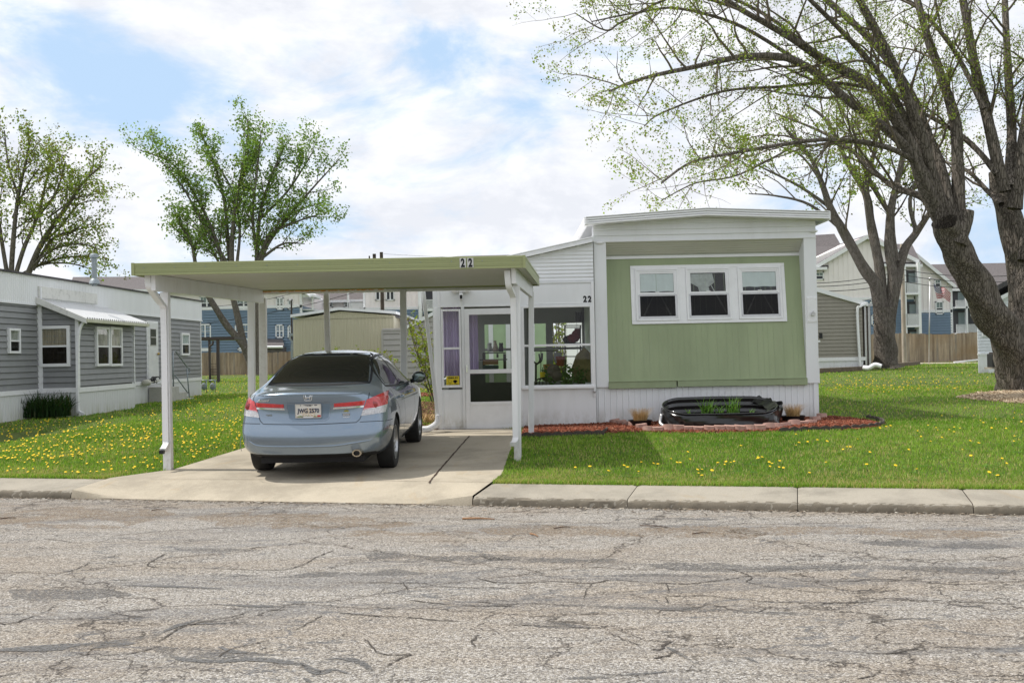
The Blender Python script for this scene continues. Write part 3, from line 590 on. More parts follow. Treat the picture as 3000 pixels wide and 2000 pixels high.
# ribbed upper panel
sS = sx(960); zhr = z3(1200,322)[1]
mb = MB(); mb.prism([W2.P(0,0,ztp),W2.P(W2.L,0,ztp),W2.P(W2.L,0,zroof(W2.L)-.03),W2.P(0,0,zroof(0)-.03)], W2.n*-.06); up = mb.obj('upper_wall', white, porch)
mb = MB(); z = zhr+.02
while z < zroof(W2.L)-.06:
    a = max(0, (z+.05-zl)/(zr_-zl)*W2.L)
    if a < W2.L-.05: mb.prism([W2.P(a,.0,z),W2.P(a,.010,z+.006),W2.P(a,.010,z+.018),W2.P(a,.0,z+.04)], W2.t*(W2.L-a))
    z += .062
mb.wbox(W2,sx(955),W2.L,0,.016,zhr-.01,zhr+.012); mb.obj('panel_ribs', white, up)
# header panel
mb = MB().wbox(W2,0,W2.L,-.06,0,zwt,ztp+.001); mb.obj('header_wall', white, porch)
mb = MB().wbox(W2,sx(505),sx(527),0,.014,H(500),ztp).wbox(W2,sx(340),sx(360),0,.014,H(500),ztp).wbox(W2,sx(360),sx(955),0,.010,H(500),H(488)).wbox(W2,sx(1000),W2.L,.0,.010,H(482,1200),H(474,1200)).wbox(W2,sx(1482),W2.L,0,.02,ztp-1.9,ztp+.02); mb.obj('header_trim', white_trim, porch, bevel=.003)
# framing posts
mb = MB()
for x0,x1,n in ((322,362,.016),(515,537,.02),(930,962,.024)): mb.wbox(W2,sx(x0),sx(x1),-.06,n,zb_,zwt)
mb.obj('wall_frame', white, porch, bevel=.004)
mb = MB().wbox(W2,sx(362),sx(515),-.05,0,zb_,H(1110)).wbox(W2,sx(378),sx(500),0,.006,zb_+.05,H(1125)); mb.obj('lower_panel', white, porch, bevel=.003)
mb = MB().wbox(W2,sx(962),W2.L,-.05,0,zb_,zsl).wbox(W2,sx(962),W2.L,0,.018,zb_,zb_+.04); mb.obj('lower_panel', white, porch, bevel=.003)
# narrow window
def porch_window(x0,x1,y0,y1,ym,fr=14,nm='window',n=.02,sill=0):
    a,b,zb,zt = sx(x0),sx(x1),H(y1,(x0+x1)/2),H(y0,(x0+x1)/2); zm = H(ym,(x0+x1)/2); fw = fr/440
    mb = MB().wbox(W2,a,a+fw,-.05,n,zb,zt).wbox(W2,b-fw,b,-.05,n,zb,zt).wbox(W2,a+fw,b-fw,-.05,n,zt-fw,zt).wbox(W2,a+fw,b-fw,-.05,n,zb,zb+fw*1.2)
    if sill: mb.wbox(W2,a-.02,b+.02,n,n+.03,zb-.02,zb+.02)
    f = mb.obj(nm, white_trim, porch, bevel=.004); MB().wbox(W2,a+fw,b-fw,-.04,n-.006,zm-.018,zm+.018).obj('rail', white_trim, f, bevel=.003)
    MB().wbox(W2,a+fw,b-fw,-.016,-.012,zm+.018,zt-fw).obj('pane', glass_clear, f); MB().wbox(W2,a+fw,b-fw,-.028,-.024,zb+fw,zm-.018).obj('pane', glass_clear, f); return f
porch_window(364,512,520,1100,810,15)
bw = porch_window(962,1486,490,1100,786,17,'picture_window',.024,1)
# storm door
a,b,zb,zt = sx(538),sx(930),zb_+.01,H(515)
zr0,zr1,zr2 = H(995),H(965),H(1195); fw = 34/440
mb = MB().wbox(W2,a,a+fw,-.03,.03,zb,zt).wbox(W2,b-fw,b,-.03,.03,zb,zt).wbox(W2,a+fw,b-fw,-.03,.03,zt-fw*1.3,zt).wbox(W2,a+fw,b-fw,-.03,.03,zr0,zr1).wbox(W2,a+fw,b-fw,-.03,.03,zb,zr2-.02).wbox(W2,a+fw,b-fw,.03,.04,zr2-.07,zr2-.02).wbox(W2,a+fw,b-fw,.03,.036,zb,zb+.05)
door = mb.obj('storm_door', white_trim, porch, bevel=.005)
MB().wbox(W2,a+fw,b-fw,-.004,0,zr1,zt-fw*1.3).obj('pane', glass_clear, door); MB().wbox(W2,a+fw,b-fw,-.004,0,zr2-.02,zr0).obj('pane', glass_mat('lower door glass',(.5,.5,.5),.5), door)
mb = MB().wbox(W2,a+.012,a+.042,.03,.052,H(985),H(930)); mb.wbox(W2,a+.018,a+.034,.05,.075,H(965),H(940)); mb.obj('handle', chrome, door, bevel=.003)
# floodlight with camera
s_, z_ = z3(507,385)
mb = MB().blob(W2.P(s_,.03,z_),.07,.05,.045)
for q in (-1,1): mb.blob(W2.P(s_+q*.10,.07,z_+.005),.07,.07,.045)
lt = mb.obj('flood_light', white_trim, porch, smooth=True); s2, z2 = z3(510,430)
MB().wbox(W2,s2-.033,s2+.033,.03,.10,z2-.05,z2+.06).obj('camera_body', white_trim, lt, bevel=.008); MB().wbox(W2,s2-.022,s2+.022,.10,.104,z2-.035,z2+.03).obj('camera_lens', black, lt)
# house number
for k in (0,1):
    aa, bb, zb2, zt2 = R3(1412+34*k,420,1440+34*k,470); mb = MB(); letters(mb,'2',bb-aa,zt2-zb2,lambda u,v,w_: W2.P(aa+u,.002+w_,zb2+v),bold=.055); mb.obj('house_number', blk_text, porch)
mb = MB().tube([W2.P(sx(1490),.0,H(1125,1490)),W2.P(sx(1490),.07,H(1128,1490))],.016,8).blob(W2.P(sx(1490),.075,H(1128,1490)),.028); mb.obj('water_tap', alu, porch)
# side and rear walls
WS = Wall((q0.x+.0,q0.y+PD),(q0.x+.0,q0.y)); WB = Wall((q0.x,q0.y+PD),(q1.x,q0.y+PD))
mb = MB()
for s0_,s1_,a0,a1 in ((0,PD,zb_,1.15),(0,PD,2.45,3.0),(0,.15,1.15,2.45),(1.5,1.7,1.15,2.45),(PD-.15,PD-.0,1.15,2.45)): mb.wbox(Wall((q0.x,q0.y+PD+.0),(q0.x,q0.y+.02)),s0_,s1_,0,.05,a0,a1)
mb.obj('side_wall', white, porch)
def zB(zx,zy): return WB.hit(901.6+.31*zx, 548.8+.31*zy)
mb = MB(); oA = [zB(668,0)[0],zB(858,0)[0]]; oC = [zB(1000,0)[0],zB(1122,0)[0]]; oB = [zB(1172,0)[0],zB(1440,0)[0]]; zo0, zo1 = zB(800,1060)[1], zB(800,632)[1]
xs = [0,*oA,*oC,*oB,W2.L]
for i in range(0,8,2): mb.wbox(WB,xs[i],xs[i+1],-.05,0,zb_,3.2)
for i in range(1,7,2): mb.wbox(WB,xs[i],xs[i+1],-.05,0,zo1,3.2).wbox(WB,xs[i],xs[i+1],-.05,0,zb_,zo0)
zq = zB(1200,820)[1]
for i in range(1,7,2): mb.wbox(WB,xs[i],xs[i+1],-.05,.01,zq,zq+.05)
mb.obj('rear_wall', paint('porch lining', (.27,.27,.27), .7), porch)
MB().box(q0.x,q1.x,q0.y-.04,q0.y+PD,G2-.06,G2-.005).obj('floor', paint('porch floor', (.2,.17,.14), .8), porch)
# rear tag-out of the home seen through the porch windows
WT = Wall((at(1080,760,24.2).x,24.2),(at(1262,760,24.2).x,24.2)); mb = MB().wbox(WT,0,WT.L,-.1,0,.4,3.0); rp = mb.obj('rear_room_wall', paint('mint green panel', (.42,.56,.33), .6), home)
for x0,x1 in ((1122,1172),(1196,1228)):
    a,b = WT.hit(x0,760)[0],WT.hit(x1,760)[0]; mb = MB().wbox(WT,a,b,0,.03,2.3,2.42).wbox(WT,a,a+.1,0,.03,.9,2.3).wbox(WT,b-.1,b,0,.03,.9,2.3); mb.obj('rear_window_frame', white_trim, rp)
WT0 = MB().box(WT.o.x,WT.o.x+WT.L+.6,24.1,24.3,2.6,2.9); WT0.obj('rear_room_fascia', white, home)
# step slab
mb = MB().box(at(962,990,17.9).x,at(1196,990,17.9).x,17.85,18.32,G2-.10,G2-.01); tag(mb.obj('door_step', conc_d, bevel=.015), 'low grey concrete step slab under the white storm door', 'step')
# ---------------------------------------------------------------- carport
YF, YB = 13.6, 17.35; cL, cR = at(303,615,YF).x, at(1206,605,YF).x; sk = .27; ZB, ZT = 2.67, 2.825
cp = thing('carport', 'flat pale green and white metal carport over the driveway, number 22 on its edge', 'carport', ((cL+cR)/2,(YF+YB)/2,.3))
def C(u, v, z): return Vector((cL+(cR-cL)*u+sk*v, YF+(YB-YF)*v, z))
mb = MB(); n = 40; prof = []
for i in range(n):
    v0 = i/n; prof += [(v0,0),(v0+.3/n,0),(v0+.40/n,.034),(v0+.88/n,.034)]
prof.append((1,0)); mb.sheet([[C(u,v,ZB+.02+h) for v, h in prof] for u in (.005,.995)]); mb.sheet([[C(u,v,ZB+.05+h) for v, h in prof] for u in (.005,.995)]); mb.obj('roof_panel', cream_under, cp)
for nm, (u0,v0),(u1,v1),th in (('fascia',(0,0),(1,0),(0,.02)),('side_fascia',(1,0),(1,1),(-.004,0)),('side_fascia',(0,0),(0,1),(.004,0)),('rear_fascia',(0,1),(1,1),(0,-.006))):
    mb = MB(); e = .004
    for z0_, z1_, o in ((ZB,ZB+.028,1.5),(ZB+.028,ZT-.03,1.0),(ZT-.03,ZT,1.7)):
        d = Vector((0,-.006*(o-1)*(1 if v1 == v0 and v0 == 0 else 0),0))+Vector((.006*(o-1)*(1 if u0 == 1 and u1 == 1 else 0),0,0))
        A_, B_ = C(u0,v0,z0_)+d, C(u1,v1,z0_)+d; tt = (C(u0+th[0],v0+th[1]*.3,z0_)-C(u0,v0,z0_)); mb.prism([A_,B_,B_+Vector((0,0,z1_-z0_)),A_+Vector((0,0,z1_-z0_))], tt)
    f = mb.obj(nm, green_fascia, cp, bevel=.003)
    if nm == 'fascia':
        mb = MB()
        for k in (.035,.055,.085,.105): mb.box(cL,cR,YF-.004,YF,ZB+k,ZB+k+.004)
        mb.box(cL-.006,cL+.03,YF-.014,YF+.02,ZB-.002,ZT+.003).box(cR-.03,cR+.006,YF-.014,YF+.02,ZB-.002,ZT+.003); mb.obj('fascia_ribs', green_fascia, f)
        for k in (0,1):
            x0 = at(1056+17.4*k,605,YF).x; w_ = .077
            pt = MB().box(x0,x0+w_,YF-.014,YF-.006,ZB+.015,ZT-.02).obj('number_plate', paint('number tile %d'%k,(.62,.62,.60)), f)
            mb = MB(); letters(mb,'2',w_*.66,.112,lambda u,v,q: Vector((x0+w_*.17+u,YF-.015-q,ZB+.02+v)),bold=.05); mb.obj('digit', blk_text, pt)
def post(px, py_base, Y, w, zt, nm='post', mat=post_white, lean=0.0, px_top=None):
    b = at(px, py_base, Y); t = at(px_top if px_top else px, 660, Y); zg = gz(b.x,Y)-.05
    mb = MB(); h = w/2; mb.hexa([(b.x-h,Y-h,zg),(b.x+h,Y-h,zg),(b.x+h,Y+h,zg),(b.x-h,Y+h,zg),(t.x-h,Y-h,zt),(t.x+h,Y-h,zt),(t.x+h,Y+h,zt),(t.x-h,Y+h,zt)])
    return mb.obj(nm, mat, cp, bevel=.006), b
ZBm = ZB-.185
P1, b1 = post(387,1075,14.15,.105,ZBm,px_top=379); post(577,900,17.0,.10,ZBm,px_top=576.5); post(604.5,900,17.45,.11,ZB-.1,px_top=603,mat=paint('chipped white wood',(.66,.65,.62),.6,.06,6,.4,(.35,.3,.25)))
P2, b2 = post(1189,1050,14.15,.095,ZBm,px_top=1186); post(1220,989,17.2,.085,ZB-.1)
post(755.5,880,17.5,.085,ZB,px_top=749.5,mat=paint('stained post',(.50,.49,.46),.4,.06,4,.5,(.32,.30,.24),metal=.3)); post(927,880,17.4,.10,ZB,px_top=926,mat=paint('grey white post',(.62,.62,.61),.35,.04,4,.2,(.4,.4,.38)))
mb = MB()
for xa, xb in ((at(352,660,13.75).x, at(604,660,17.45).x),(at(1180,660,13.75).x, at(1221,660,17.35).x)):
    mb = MB(); h = .028; mb.hexa([(xa-h,13.75,ZBm),(xa+h,13.75,ZBm),(xb+h,17.4,ZBm),(xb-h,17.4,ZBm),(xa-h,13.75,ZB+.018),(xa+h,13.75,ZB+.018),(xb+h,17.4,ZB+.018),(xb-h,17.4,ZB+.018)]); mb.obj('side_beam', post_white, cp, bevel=.004)
xa, xb = at(600,660,17.4).x, at(1222,660,17.4).x
MB().box(xa,xb,17.37,17.43,ZB-.045,ZB+.012).obj('rear_beam', post_white, cp, bevel=.003)
mb = MB(); x = xa+.03
while x < xa+1.95:
    mb.blob((x,17.36,ZB+.004+random.uniform(-.006,.006)),random.uniform(.03,.06),.02,random.uniform(.008,.018),6,5); x += random.uniform(.03,.06)
mb.obj('foam_filler', orange_foam, cp, smooth=True)
MB().box(xa+2.0,xb,17.345,17.375,ZB-.002,ZB+.018).obj('beam_gap_strip', bronze, cp)
def bracket(p, w, zt):
    f = MB().box(p.x-w/2-.012,p.x+w/2+.012,14.15-w/2-.006,14.15+w/2+.006,zt-.12,zt-.02).obj('bracket', galv, cp, bevel=.002)
    mb = MB()
    for q in (-.03,.03):
        for z_ in (zt-.05,zt-.09): mb.tube([(p.x+q,14.15-w/2-.004,z_),(p.x+q,14.15-w/2-.014,z_)],.007,6)
    mb.obj('bolts', galv, f)
mb = MB()
for k in range(13): xq = cL+.15+(cR-cL-.3)*k/12; mb.tube([(xq,YF-.005,ZB+.095),(xq,YF-.011,ZB+.095)],.006,6)
mb.obj('fascia_screws', galv, cp)
def sweep(pts, n=5):
    P = [Vector(p) for p in pts]; out = []
    for i in range(len(P)-1):
        a, b, c, d = P[max(i-1,0)], P[i], P[i+1], P[min(i+2,len(P)-1)]
        for k in range(n):
            t = k/n; out.append(.5*((2*b)+(c-a)*t+(2*a-5*b+4*c-d)*t*t+(3*b-a-3*c+d)*t**3))
    out.append(P[-1]); return out
def spout(pxs, Y, nm, w=.075, h=.055):
    P = sweep([at(x,y,Y_) for x,y,Y_ in pxs], 6); mb = MB().rtube(P, w, h, (1,0,0)); o = mb.obj(nm, post_white, cp, bevel=.008); return o
d1 = spout([(340,631,13.78),(341,650,13.78),(345,662,13.80),(366,692,14.0),(375,704,14.05),(376,716,14.07),(378,800,14.07),(381,1000,14.07),(382,1018,14.05),(377,1030,13.99),(374,1034,13.96)],0,'downspout')
MB().box(at(373,1034,13.95).x-.028,at(373,1034,13.95).x+.028,13.9,13.96,.41,.455).obj('outlet', black, d1)
d2 = spout([(1165,622,13.78),(1166,640,13.78),(1169,658,13.82),(1177,676,14.0),(1178.5,690,14.06),(1180,760,14.07),(1184,990,14.07),(1184,1008,14.05),(1181,1017,14.0),(1178,1020,13.97)],0,'downspout')
# ---------------------------------------------------------------- grey mobile home on the left
def zx7(zx, zy): return zx*.21, 642.9+.21*zy      # crop 7 -> sheet pixels
LW = Wall((-10.66,18.6),(-10.28,35.9)); GL = .42
gh = thing('mobile_home', 'slate grey sided mobile home with white roof band and bump out room, on the left', 'mobile home', (-12.6,27,GL))
def LR(w, x0,y0,x1,y1): A = zx7(x0,y0); B = zx7(x1,y1); return w.rect(A[0],A[1],B[0],B[1])
zsid0, zsid1, ztopL = 1.02, 2.89, 3.57
MB().wbox(LW,0,LW.L,-3.7,-.02,GL-.1,3.45).obj('wall', grey_side, gh)
sb0 = LW.hit(88,800)[0]; _A = LW.P(sb0,0,0); sb1 = -(at(177,800,_A.y).x+.03)*2500/(1176-307)-18.6+.0
MB().lap(LW,0,sb0,zsid0,zsid1,.128,.026).obj('siding', grey_side, gh); MB().lap(LW,sb1,LW.L,zsid0,zsid1,.128,.026).obj('siding', grey_side, gh)
END = Wall((LW.P(LW.L,0,0).x,LW.P(LW.L,0,0).y),(LW.P(LW.L,-3.7,0).x,LW.P(LW.L,-3.7,0).y)); MB().lap(END,0,3.7,zsid0,zsid1,.128,.026).obj('end_siding', grey_side, gh)
mb = MB().ribs(LW,-.1,LW.L+.12,zsid1,ztopL-.04,pitch=.09,rib=.016,depth=.006,n0=.03); mb.wbox(LW,-.1,LW.L+.12,-3.8,.028,zsid1+.01,ztopL-.05); mb.wbox(LW,-.1,LW.L+.14,.02,.05,zsid1-.02,zsid1+.015); mb.obj('roof_band', white, gh)
mb = MB(); mb.prism([LW.P(-.1,.08,ztopL-.05),LW.P(-.1,.08,ztopL-.01),LW.P(-.1,-1.9,ztopL+.22),LW.P(-.1,-3.9,ztopL-.01),LW.P(-.1,-3.9,ztopL-.05)], LW.t*(LW.L+.35)); mb.obj('roof', shingle2, gh)
skm = NT('stained skirting'); zz = skm.xyz(2); c_ = skm.mix(skm.math('MULTIPLY', skm.rng(zz,-.15,.25,1,0), skm.rng(skm.noise(2,5,.7,src=skm.map((4,4,.4))),.42,.65)), (.66,.67,.67), (.33,.35,.18)); skm = skm.fin(c_, .5)
for a_, b_ in ((-.1,sb0),(sb1,LW.L)): MB().ribs(LW,a_,b_,GL-.15,.93,.11,.014,.007,n0=.01).obj('skirting', skm, gh); MB().wbox(LW,a_,b_,0,.035,.93,1.03).obj('skirt_trim', white_trim, gh, bevel=.003)
MB().wbox(LW,LW.L-.04,LW.L+.02,0,.03,1.02,zsid1).obj('corner_trim', white_trim, gh)
# bump-out
pA = LW.P(sb0,0,0); pB = Vector((at(177,800,pA.y).x,pA.y,0)); xC = pB.x+.03; yC = -xC*2500/(1176-307); pC = Vector((LW.P(sb1,0,0).x,yC,0))
BF = Wall((pA.x,pA.y),(pB.x,pB.y)); BS = Wall((pB.x,pB.y),(xC,yC))
bump = MB(); zt0, zt1 = 2.95, 2.62
bump.prism([(pA.x,pA.y+.02,GL-.1),(pB.x-.02,pB.y+.02,GL-.1),(pB.x-.02,pB.y+.02,zt1-.05),(pA.x,pA.y+.02,zt0)], (0,yC-pA.y-.02,0)); bo = bump.obj('bump_out', grey_side, gh)
topf = lambda s_: zt0-.02+(zt1-zt0)*s_/BF.L
MB().lap(BF,0,BF.L,1.02,2.95,.128,.026,top=topf).obj('siding', grey_side, bo); MB().lap(BS,0,BS.L,1.06,2.56,.128,.026).obj('siding', grey_side, bo)
for w__ in ((BF,-.09,.10,0,.05,1.02,3.28),(BS,-.03,.03,-.03,.05,.99,2.6),(BS,BS.L-.05,BS.L,0,.03,1.0,2.6)): MB().wbox(*w__).obj('corner_trim', white_trim, bo, bevel=.004)
for w__ in (BF,BS): MB().ribs(w__,0,w__.L,GL-.15,.95,.11,.014,.007,n0=.01).obj('skirting', skm, bo)
for w__ in (BF,BS): MB().wbox(w__,0,w__.L,0,.035,.93,1.04).obj('skirt_trim', white_trim, bo, bevel=.003)
# awning roof of the bump-out
ov = .28; mb = MB(); k = 30; r0 = []; r1 = []
for i in range(k*4+1):
    f = i/(k*4); y = pA.y-.14+(yC-pA.y+.55)*f; h = .035*(1 if i%4 in (1,2) else 0); r0.append((pA.x-.02,y,zt0+.06+h)); r1.append((pB.x+ov,y,zt1-.06+h))
aw = MB().sheet([r0,r1]).sheet([[(a,b,c-.03) for a,b,c in r0],[(a,b,c-.03) for a,b,c in r1]]).obj('awning_roof', paint('bright awning metal',(.62,.63,.63),.45,.04,3,.3,(.4,.4,.38)), bo)
mb = MB().prism([(pA.x,pA.y-.17,zt0-.02),(pB.x+ov,pB.y-.17,zt1-.17),(pB.x+ov,pB.y-.17,zt1-.05),(pA.x,pA.y-.17,zt0+.13)], (0,.04,0)); mb.obj('barge_board', white_old, bo, bevel=.004)
MB().rtube([(pB.x+ov-.02,pA.y-.15,zt1-.10),(pB.x+ov-.02,yC+.42,zt1-.10)],.09,.075,(1,0,0)).obj('gutter', paint('old cream gutter',(.52,.52,.40),.5,.1,5,.3,(.3,.32,.18)), bo, bevel=.006)
MB().wbox(LW,sb0-.06,sb1-.4,.03,.075,zt0+.10,zt0+.36).obj('flashing_board', white_old, bo, bevel=.004)
x_, y_ = pB.x+.06, pB.y-.05
MB().rtube(sweep([(x_+.12,y_,zt1-.12),(x_+.02,y_-.02,zt1-.35),(x_-.02,y_-.03,1.6),(x_-.03,y_-.03,.60),(x_+.02,y_-.06,.50),(x_+.14,y_-.10,.46)]),.065,.05,(0,1,0)).obj('downspout', white_trim, bo, bevel=.006)
def lwin(w, x0,y0,x1,y1, **k): a,b,c,d = LR(w,x0,y0,x1,y1); return window(w,a,b,c,d,gh,**k)
lwin(LW,72,530,195,803,cur=paint('pale curtain',(.42,.42,.38),.9,.2,6),zmid=None)
lwin(BF,438,500,775,948,cur=curtain_tan,fw=.07)
lwin(BS,1032,512,1175,942,cur=paint('beige valance',(.45,.41,.35),.9,.3,4),fw=.06); lwin(BS,1183,516,1313,942,cur=paint('beige valance',(.50,.46,.40),.9,.3,4),fw=.06)
lwin(LW,1967,580,2055,826,cur=curtain_wht,curz=1.95,fw=.07)
a,b,c,d = LR(LW,1602,465,1716,1105)
dr = MB().wbox(LW,a-.04,b+.04,0,.035,c,d+.04).obj('door', white_trim, gh, bevel=.004); MB().wbox(LW,a+.02,b-.02,.03,.052,c+.02,d-.01).obj('door_leaf', paint('white door leaf',(.70,.71,.71),.45), dr, bevel=.004)
a2,b2_,c2_,d2_ = LR(LW,1625,540,1683,710); MB().wbox(LW,a2-.02,b2_+.02,.05,.062,c2_-.02,d2_+.02).obj('door_window_frame', alu, dr); MB().wbox(LW,a2,b2_,.06,.066,c2_,d2_).obj('pane', paint('dark door glass',(.03,.04,.045),.08,.1,2), dr); MB().wbox(LW,a2,b2_,.062,.072,(c2_+d2_)/2-.02,(c2_+d2_)/2+.01).obj('door_window_rail', alu, dr)
hk = LW.hit(*zx7(1700,808)); MB().blob(LW.P(hk[0],.09,hk[1]),.04).obj('knob', paint('brass knob',(.5,.35,.12),.3,metal=1), dr, smooth=True)
# roof vent pipe
v0 = at(217,646,26.5); tag(MB().tube([(v0.x,26.5,3.45),(v0.x,26.5,4.15)],.062,16).lathe([(.0,4.12),(.105,4.14),(.105,4.20),(.085,4.23),(0,4.25)],16,Matrix.Translation((v0.x,26.5,0))).lathe([(.13,3.50),(.11,3.58),(.065,3.63)],16,Matrix.Translation((v0.x,26.5,0))).obj('roof_vent', galv, gh, smooth=40))
# steps with handrail
LWs = Wall((-10.66+.75,18.6),(-10.28+.75,35.9)); st0 = LWs.hit(*zx7(1870,1150))[0]
st = thing('entry_steps', 'weathered concrete steps with a thin metal handrail beside the grey mobile home', 'steps', (LW.P(st0,.5,0).x,LW.P(st0,.5,0).y,GL)); sa, sb_ = LWs.hit(*zx7(1800,1150))[0]-.3, LWs.hit(*zx7(1970,1150))[0]
stm = paint('stained step concrete',(.46,.45,.41),.9,.12,4,.4,(.25,.24,.2))
for k in range(3): MB().wbox(LW,12.35+.002*k,13.1+k*.70,.04-.002*k,.66-.003*k,GL-.1,.85-.19*k).obj('step' if k else 'landing', stm, st, bevel=.01)
hp = [LW.P(LWs.hit(*zx7(x,1000))[0],.62,z) for x,z in ((1945,.8),(1945,1.86),(1975,1.86),(2100,1.38),(2118,1.36),(2122,1.22),(2095,1.20))]
rl = MB().tube(hp,.020,8).tube([LW.P(LWs.hit(*zx7(2092,1000))[0],.62,1.36),LW.P(LWs.hit(*zx7(2115,1000))[0],.62,.48)],.018,8).tube([LW.P(LWs.hit(*zx7(1962,1000))[0],.62,1.18),LW.P(LWs.hit(*zx7(2100,1000))[0],.62,.62)],.018,8).obj('handrail', galv, st, smooth=True)
# utility clutter near the steps
p_ = LW.P(LW.hit(*zx7(1540,1130))[0],.16,1.0); ll = tag(MB().blob(p_,.14,.10,.09,12,8).tube([p_+Vector((.1,.0,0)),p_+Vector((.22,.3,.02)),p_+Vector((.3,.5,.1))],.02,6).obj('hose_nozzle', paint('off white plastic',(.55,.54,.46),.6), smooth=True), 'off white dryer hose fitting on the ledge left of the grey home door', 'hose')
mb = MB()
for q in range(5): mb.tube(sweep([p_+Vector((.1+.1*math.cos(a_),.35+.25*math.cos(a_+q),.06+.09*math.sin(a_*1.3+q))) for a_ in np.linspace(0,5,7)]),.014,6)
tag(mb.obj('cable_coil', black, smooth=True), 'tangled black cable coil on the ledge below the grey home door', 'cable')
p_ = LW.P(LW.hit(*zx7(1690,1290))[0],.25,0); mt = thing('meter_box', 'dusty grey electric meter box leaning by the steps of the grey home', 'meter box', (p_.x,p_.y,GL)); MB().box(p_.x-.12,p_.x+.08,p_.y-.25,p_.y+.25,GL-.02,GL+.42).obj('box', paint('brown grey box',(.2,.17,.15),.7,.2,6), mt, bevel=.02); MB().tube([(p_.x+.1,p_.y-.4,GL),(p_.x+.1,p_.y-.35,GL+.5)],.03,8).obj('conduit', black, mt); MB().box(p_.x+.085,p_.x+.12,p_.y-.1,p_.y+.1,GL+.1,GL+.32).obj('cover', galv, mt)
# daylily clump
def strap_clump(name, c, n, L, spread, mat, label, cat, wid=.028, up=.75, group=None):
    V = []; Q = []
    for i in range(n):
        a = random.uniform(0,2*math.pi); r = spread*math.sqrt(random.random()); x = c[0]+r*math.cos(a)*1.0; y = c[1]+r*math.sin(a)*.7; b = random.uniform(0,2*math.pi); l = L*random.uniform(.6,1.1); o = len(V); bend = random.uniform(.3,1.1)
        dx, dy = math.cos(b), math.sin(b); wx_, wy_ = -dy, dx
        for k in range(6):
            f = k/5; h = l*up*(f-.38*bend*f*f); d = l*.6*bend*f*f; w_ = wid*(1-.9*f**2)/2
            for s_ in (-1,1): V.append((x+dx*d+wx_*w_*s_, y+dy*d+wy_*w_*s_, c[2]+h))
        Q += [(o+2*k,o+2*k+1,o+2*k+3,o+2*k+2) for k in range(5)]
    return tag(np_mesh(name, np.array(V), np.array(Q), None, mat), label, cat, group)
c = BF.P(.45,.35,0); c2 = BF.P(.05,.55,0)
strap_clump('daylily_clump', (c.x-.15,c.y-.1,.44), 560, .70, .58, leaf_dark, 'dark green strap leaved daylily clump against the grey home skirting', 'plant', .03, .9)
# ---------------------------------------------------------------- yard behind
# wooden fences
def fence(xa, xb, Y, px_a, px_b, h, label):
    a = at(px_a,800,Y); b = at(px_b,800,Y); w = Wall(a.xy,b.xy); t = thing('board_fence', label, 'fence', (a.x+w.L/2,a.y,.45)); mb = MB(); s_ = 0; k = 0
    while s_ < w.L: mb.wbox(w,s_,min(s_+.135,w.L),0,.02,.42,.45+h+random.uniform(-.03,.03)+.06*math.sin(k*.13)); s_ += .14; k += 1
    mb.obj('fence_boards', fence_m, t); MB().wbox(w,0,w.L,-.05,0,.8,.9).wbox(w,0,w.L,-.05,0,1.9,2.0).obj('fence_rails', timber, t)
fence(0,0,80,440,700,1.62,'tall weathered wooden board fence behind the maple, left of the tan home')
fence(0,0,74,1990,2254,1.95,'long grey brown wooden privacy fence behind the flagpole')
# brown pergola post frame
pg_ = thing('metal_arbor', 'dark bronze patio canopy frame with two posts behind the grey mobile home', 'canopy', (at(490,860,55).x,55,.43))
def Xp(px, Y): return at(px,800,Y).x
def Zp(px, py, Y): return at(px,py,Y).z
MB().box(Xp(458,55),Xp(540,55),54.9,57,Zp(490,781,55),Zp(490,774,55)).obj('canopy_beam', bronze, pg_)
for x0,x1 in ((479.5,483.5),(498,504)): MB().box(Xp(x0,55),Xp(x1,55),54.9,55.05,.4,Zp(490,780,55)).obj('post', bronze, pg_)
mb = MB()
for k in range(6): mb.tube([(Xp(484+k*2.7,55),55,.5),(Xp(484+k*2.7,55),55,Zp(490,845,55))],.012,5)
for k in range(7): zq_ = .55+.14*k; mb.tube([(Xp(484,55),55,zq_),(Xp(499,55),55,zq_)],.010,5)
mb.obj('wire_panel', bronze, pg_); MB().tube(sweep([(Xp(484,55),54.8,Zp(490,795,55)),(Xp(491,55),54.8,Zp(490,790,55)),(Xp(492,55),54.8,Zp(490,783,55))]),.05,8).obj('bracket', bronze, pg_)
# gas meters
for k, px in enumerate((468,488)):
    Y = 38.5; b = at(px,880,Y); zc = Zp(px,886,Y); m = thing('gas_meter', 'blue grey gas meter on short pipes, %s one of two beyond the grey home' % ('left' if k == 0 else 'right'), 'gas meter', (b.x,Y,gz(b.x,Y)), 'gas meters beside the grey home')
    mtm = paint('meter grey blue',(.22,.26,.30),.5,.08,8)
    MB().blob((b.x,Y,zc-.02),.10,.075,.135,12,9).obj('meter_case', mtm, m, smooth=True); MB().tube([(b.x-.07,Y,zc+.10),(b.x-.07,Y,zc+.20),(b.x+.07,Y,zc+.20),(b.x+.07,Y,zc+.10)],.018,8).tube([(b.x+.10,Y,zc+.20),(b.x+.10,Y,gz(b.x,Y)-.02)],.015,8).tube([(b.x-.14,Y,zc+.2),(b.x+.14,Y,zc+.2)],.018,8).obj('pipe', galv, m, smooth=True); MB().tube([(b.x,Y-.07,zc+.02),(b.x,Y-.09,zc+.02)],.05,14).obj('dial', alu, m)
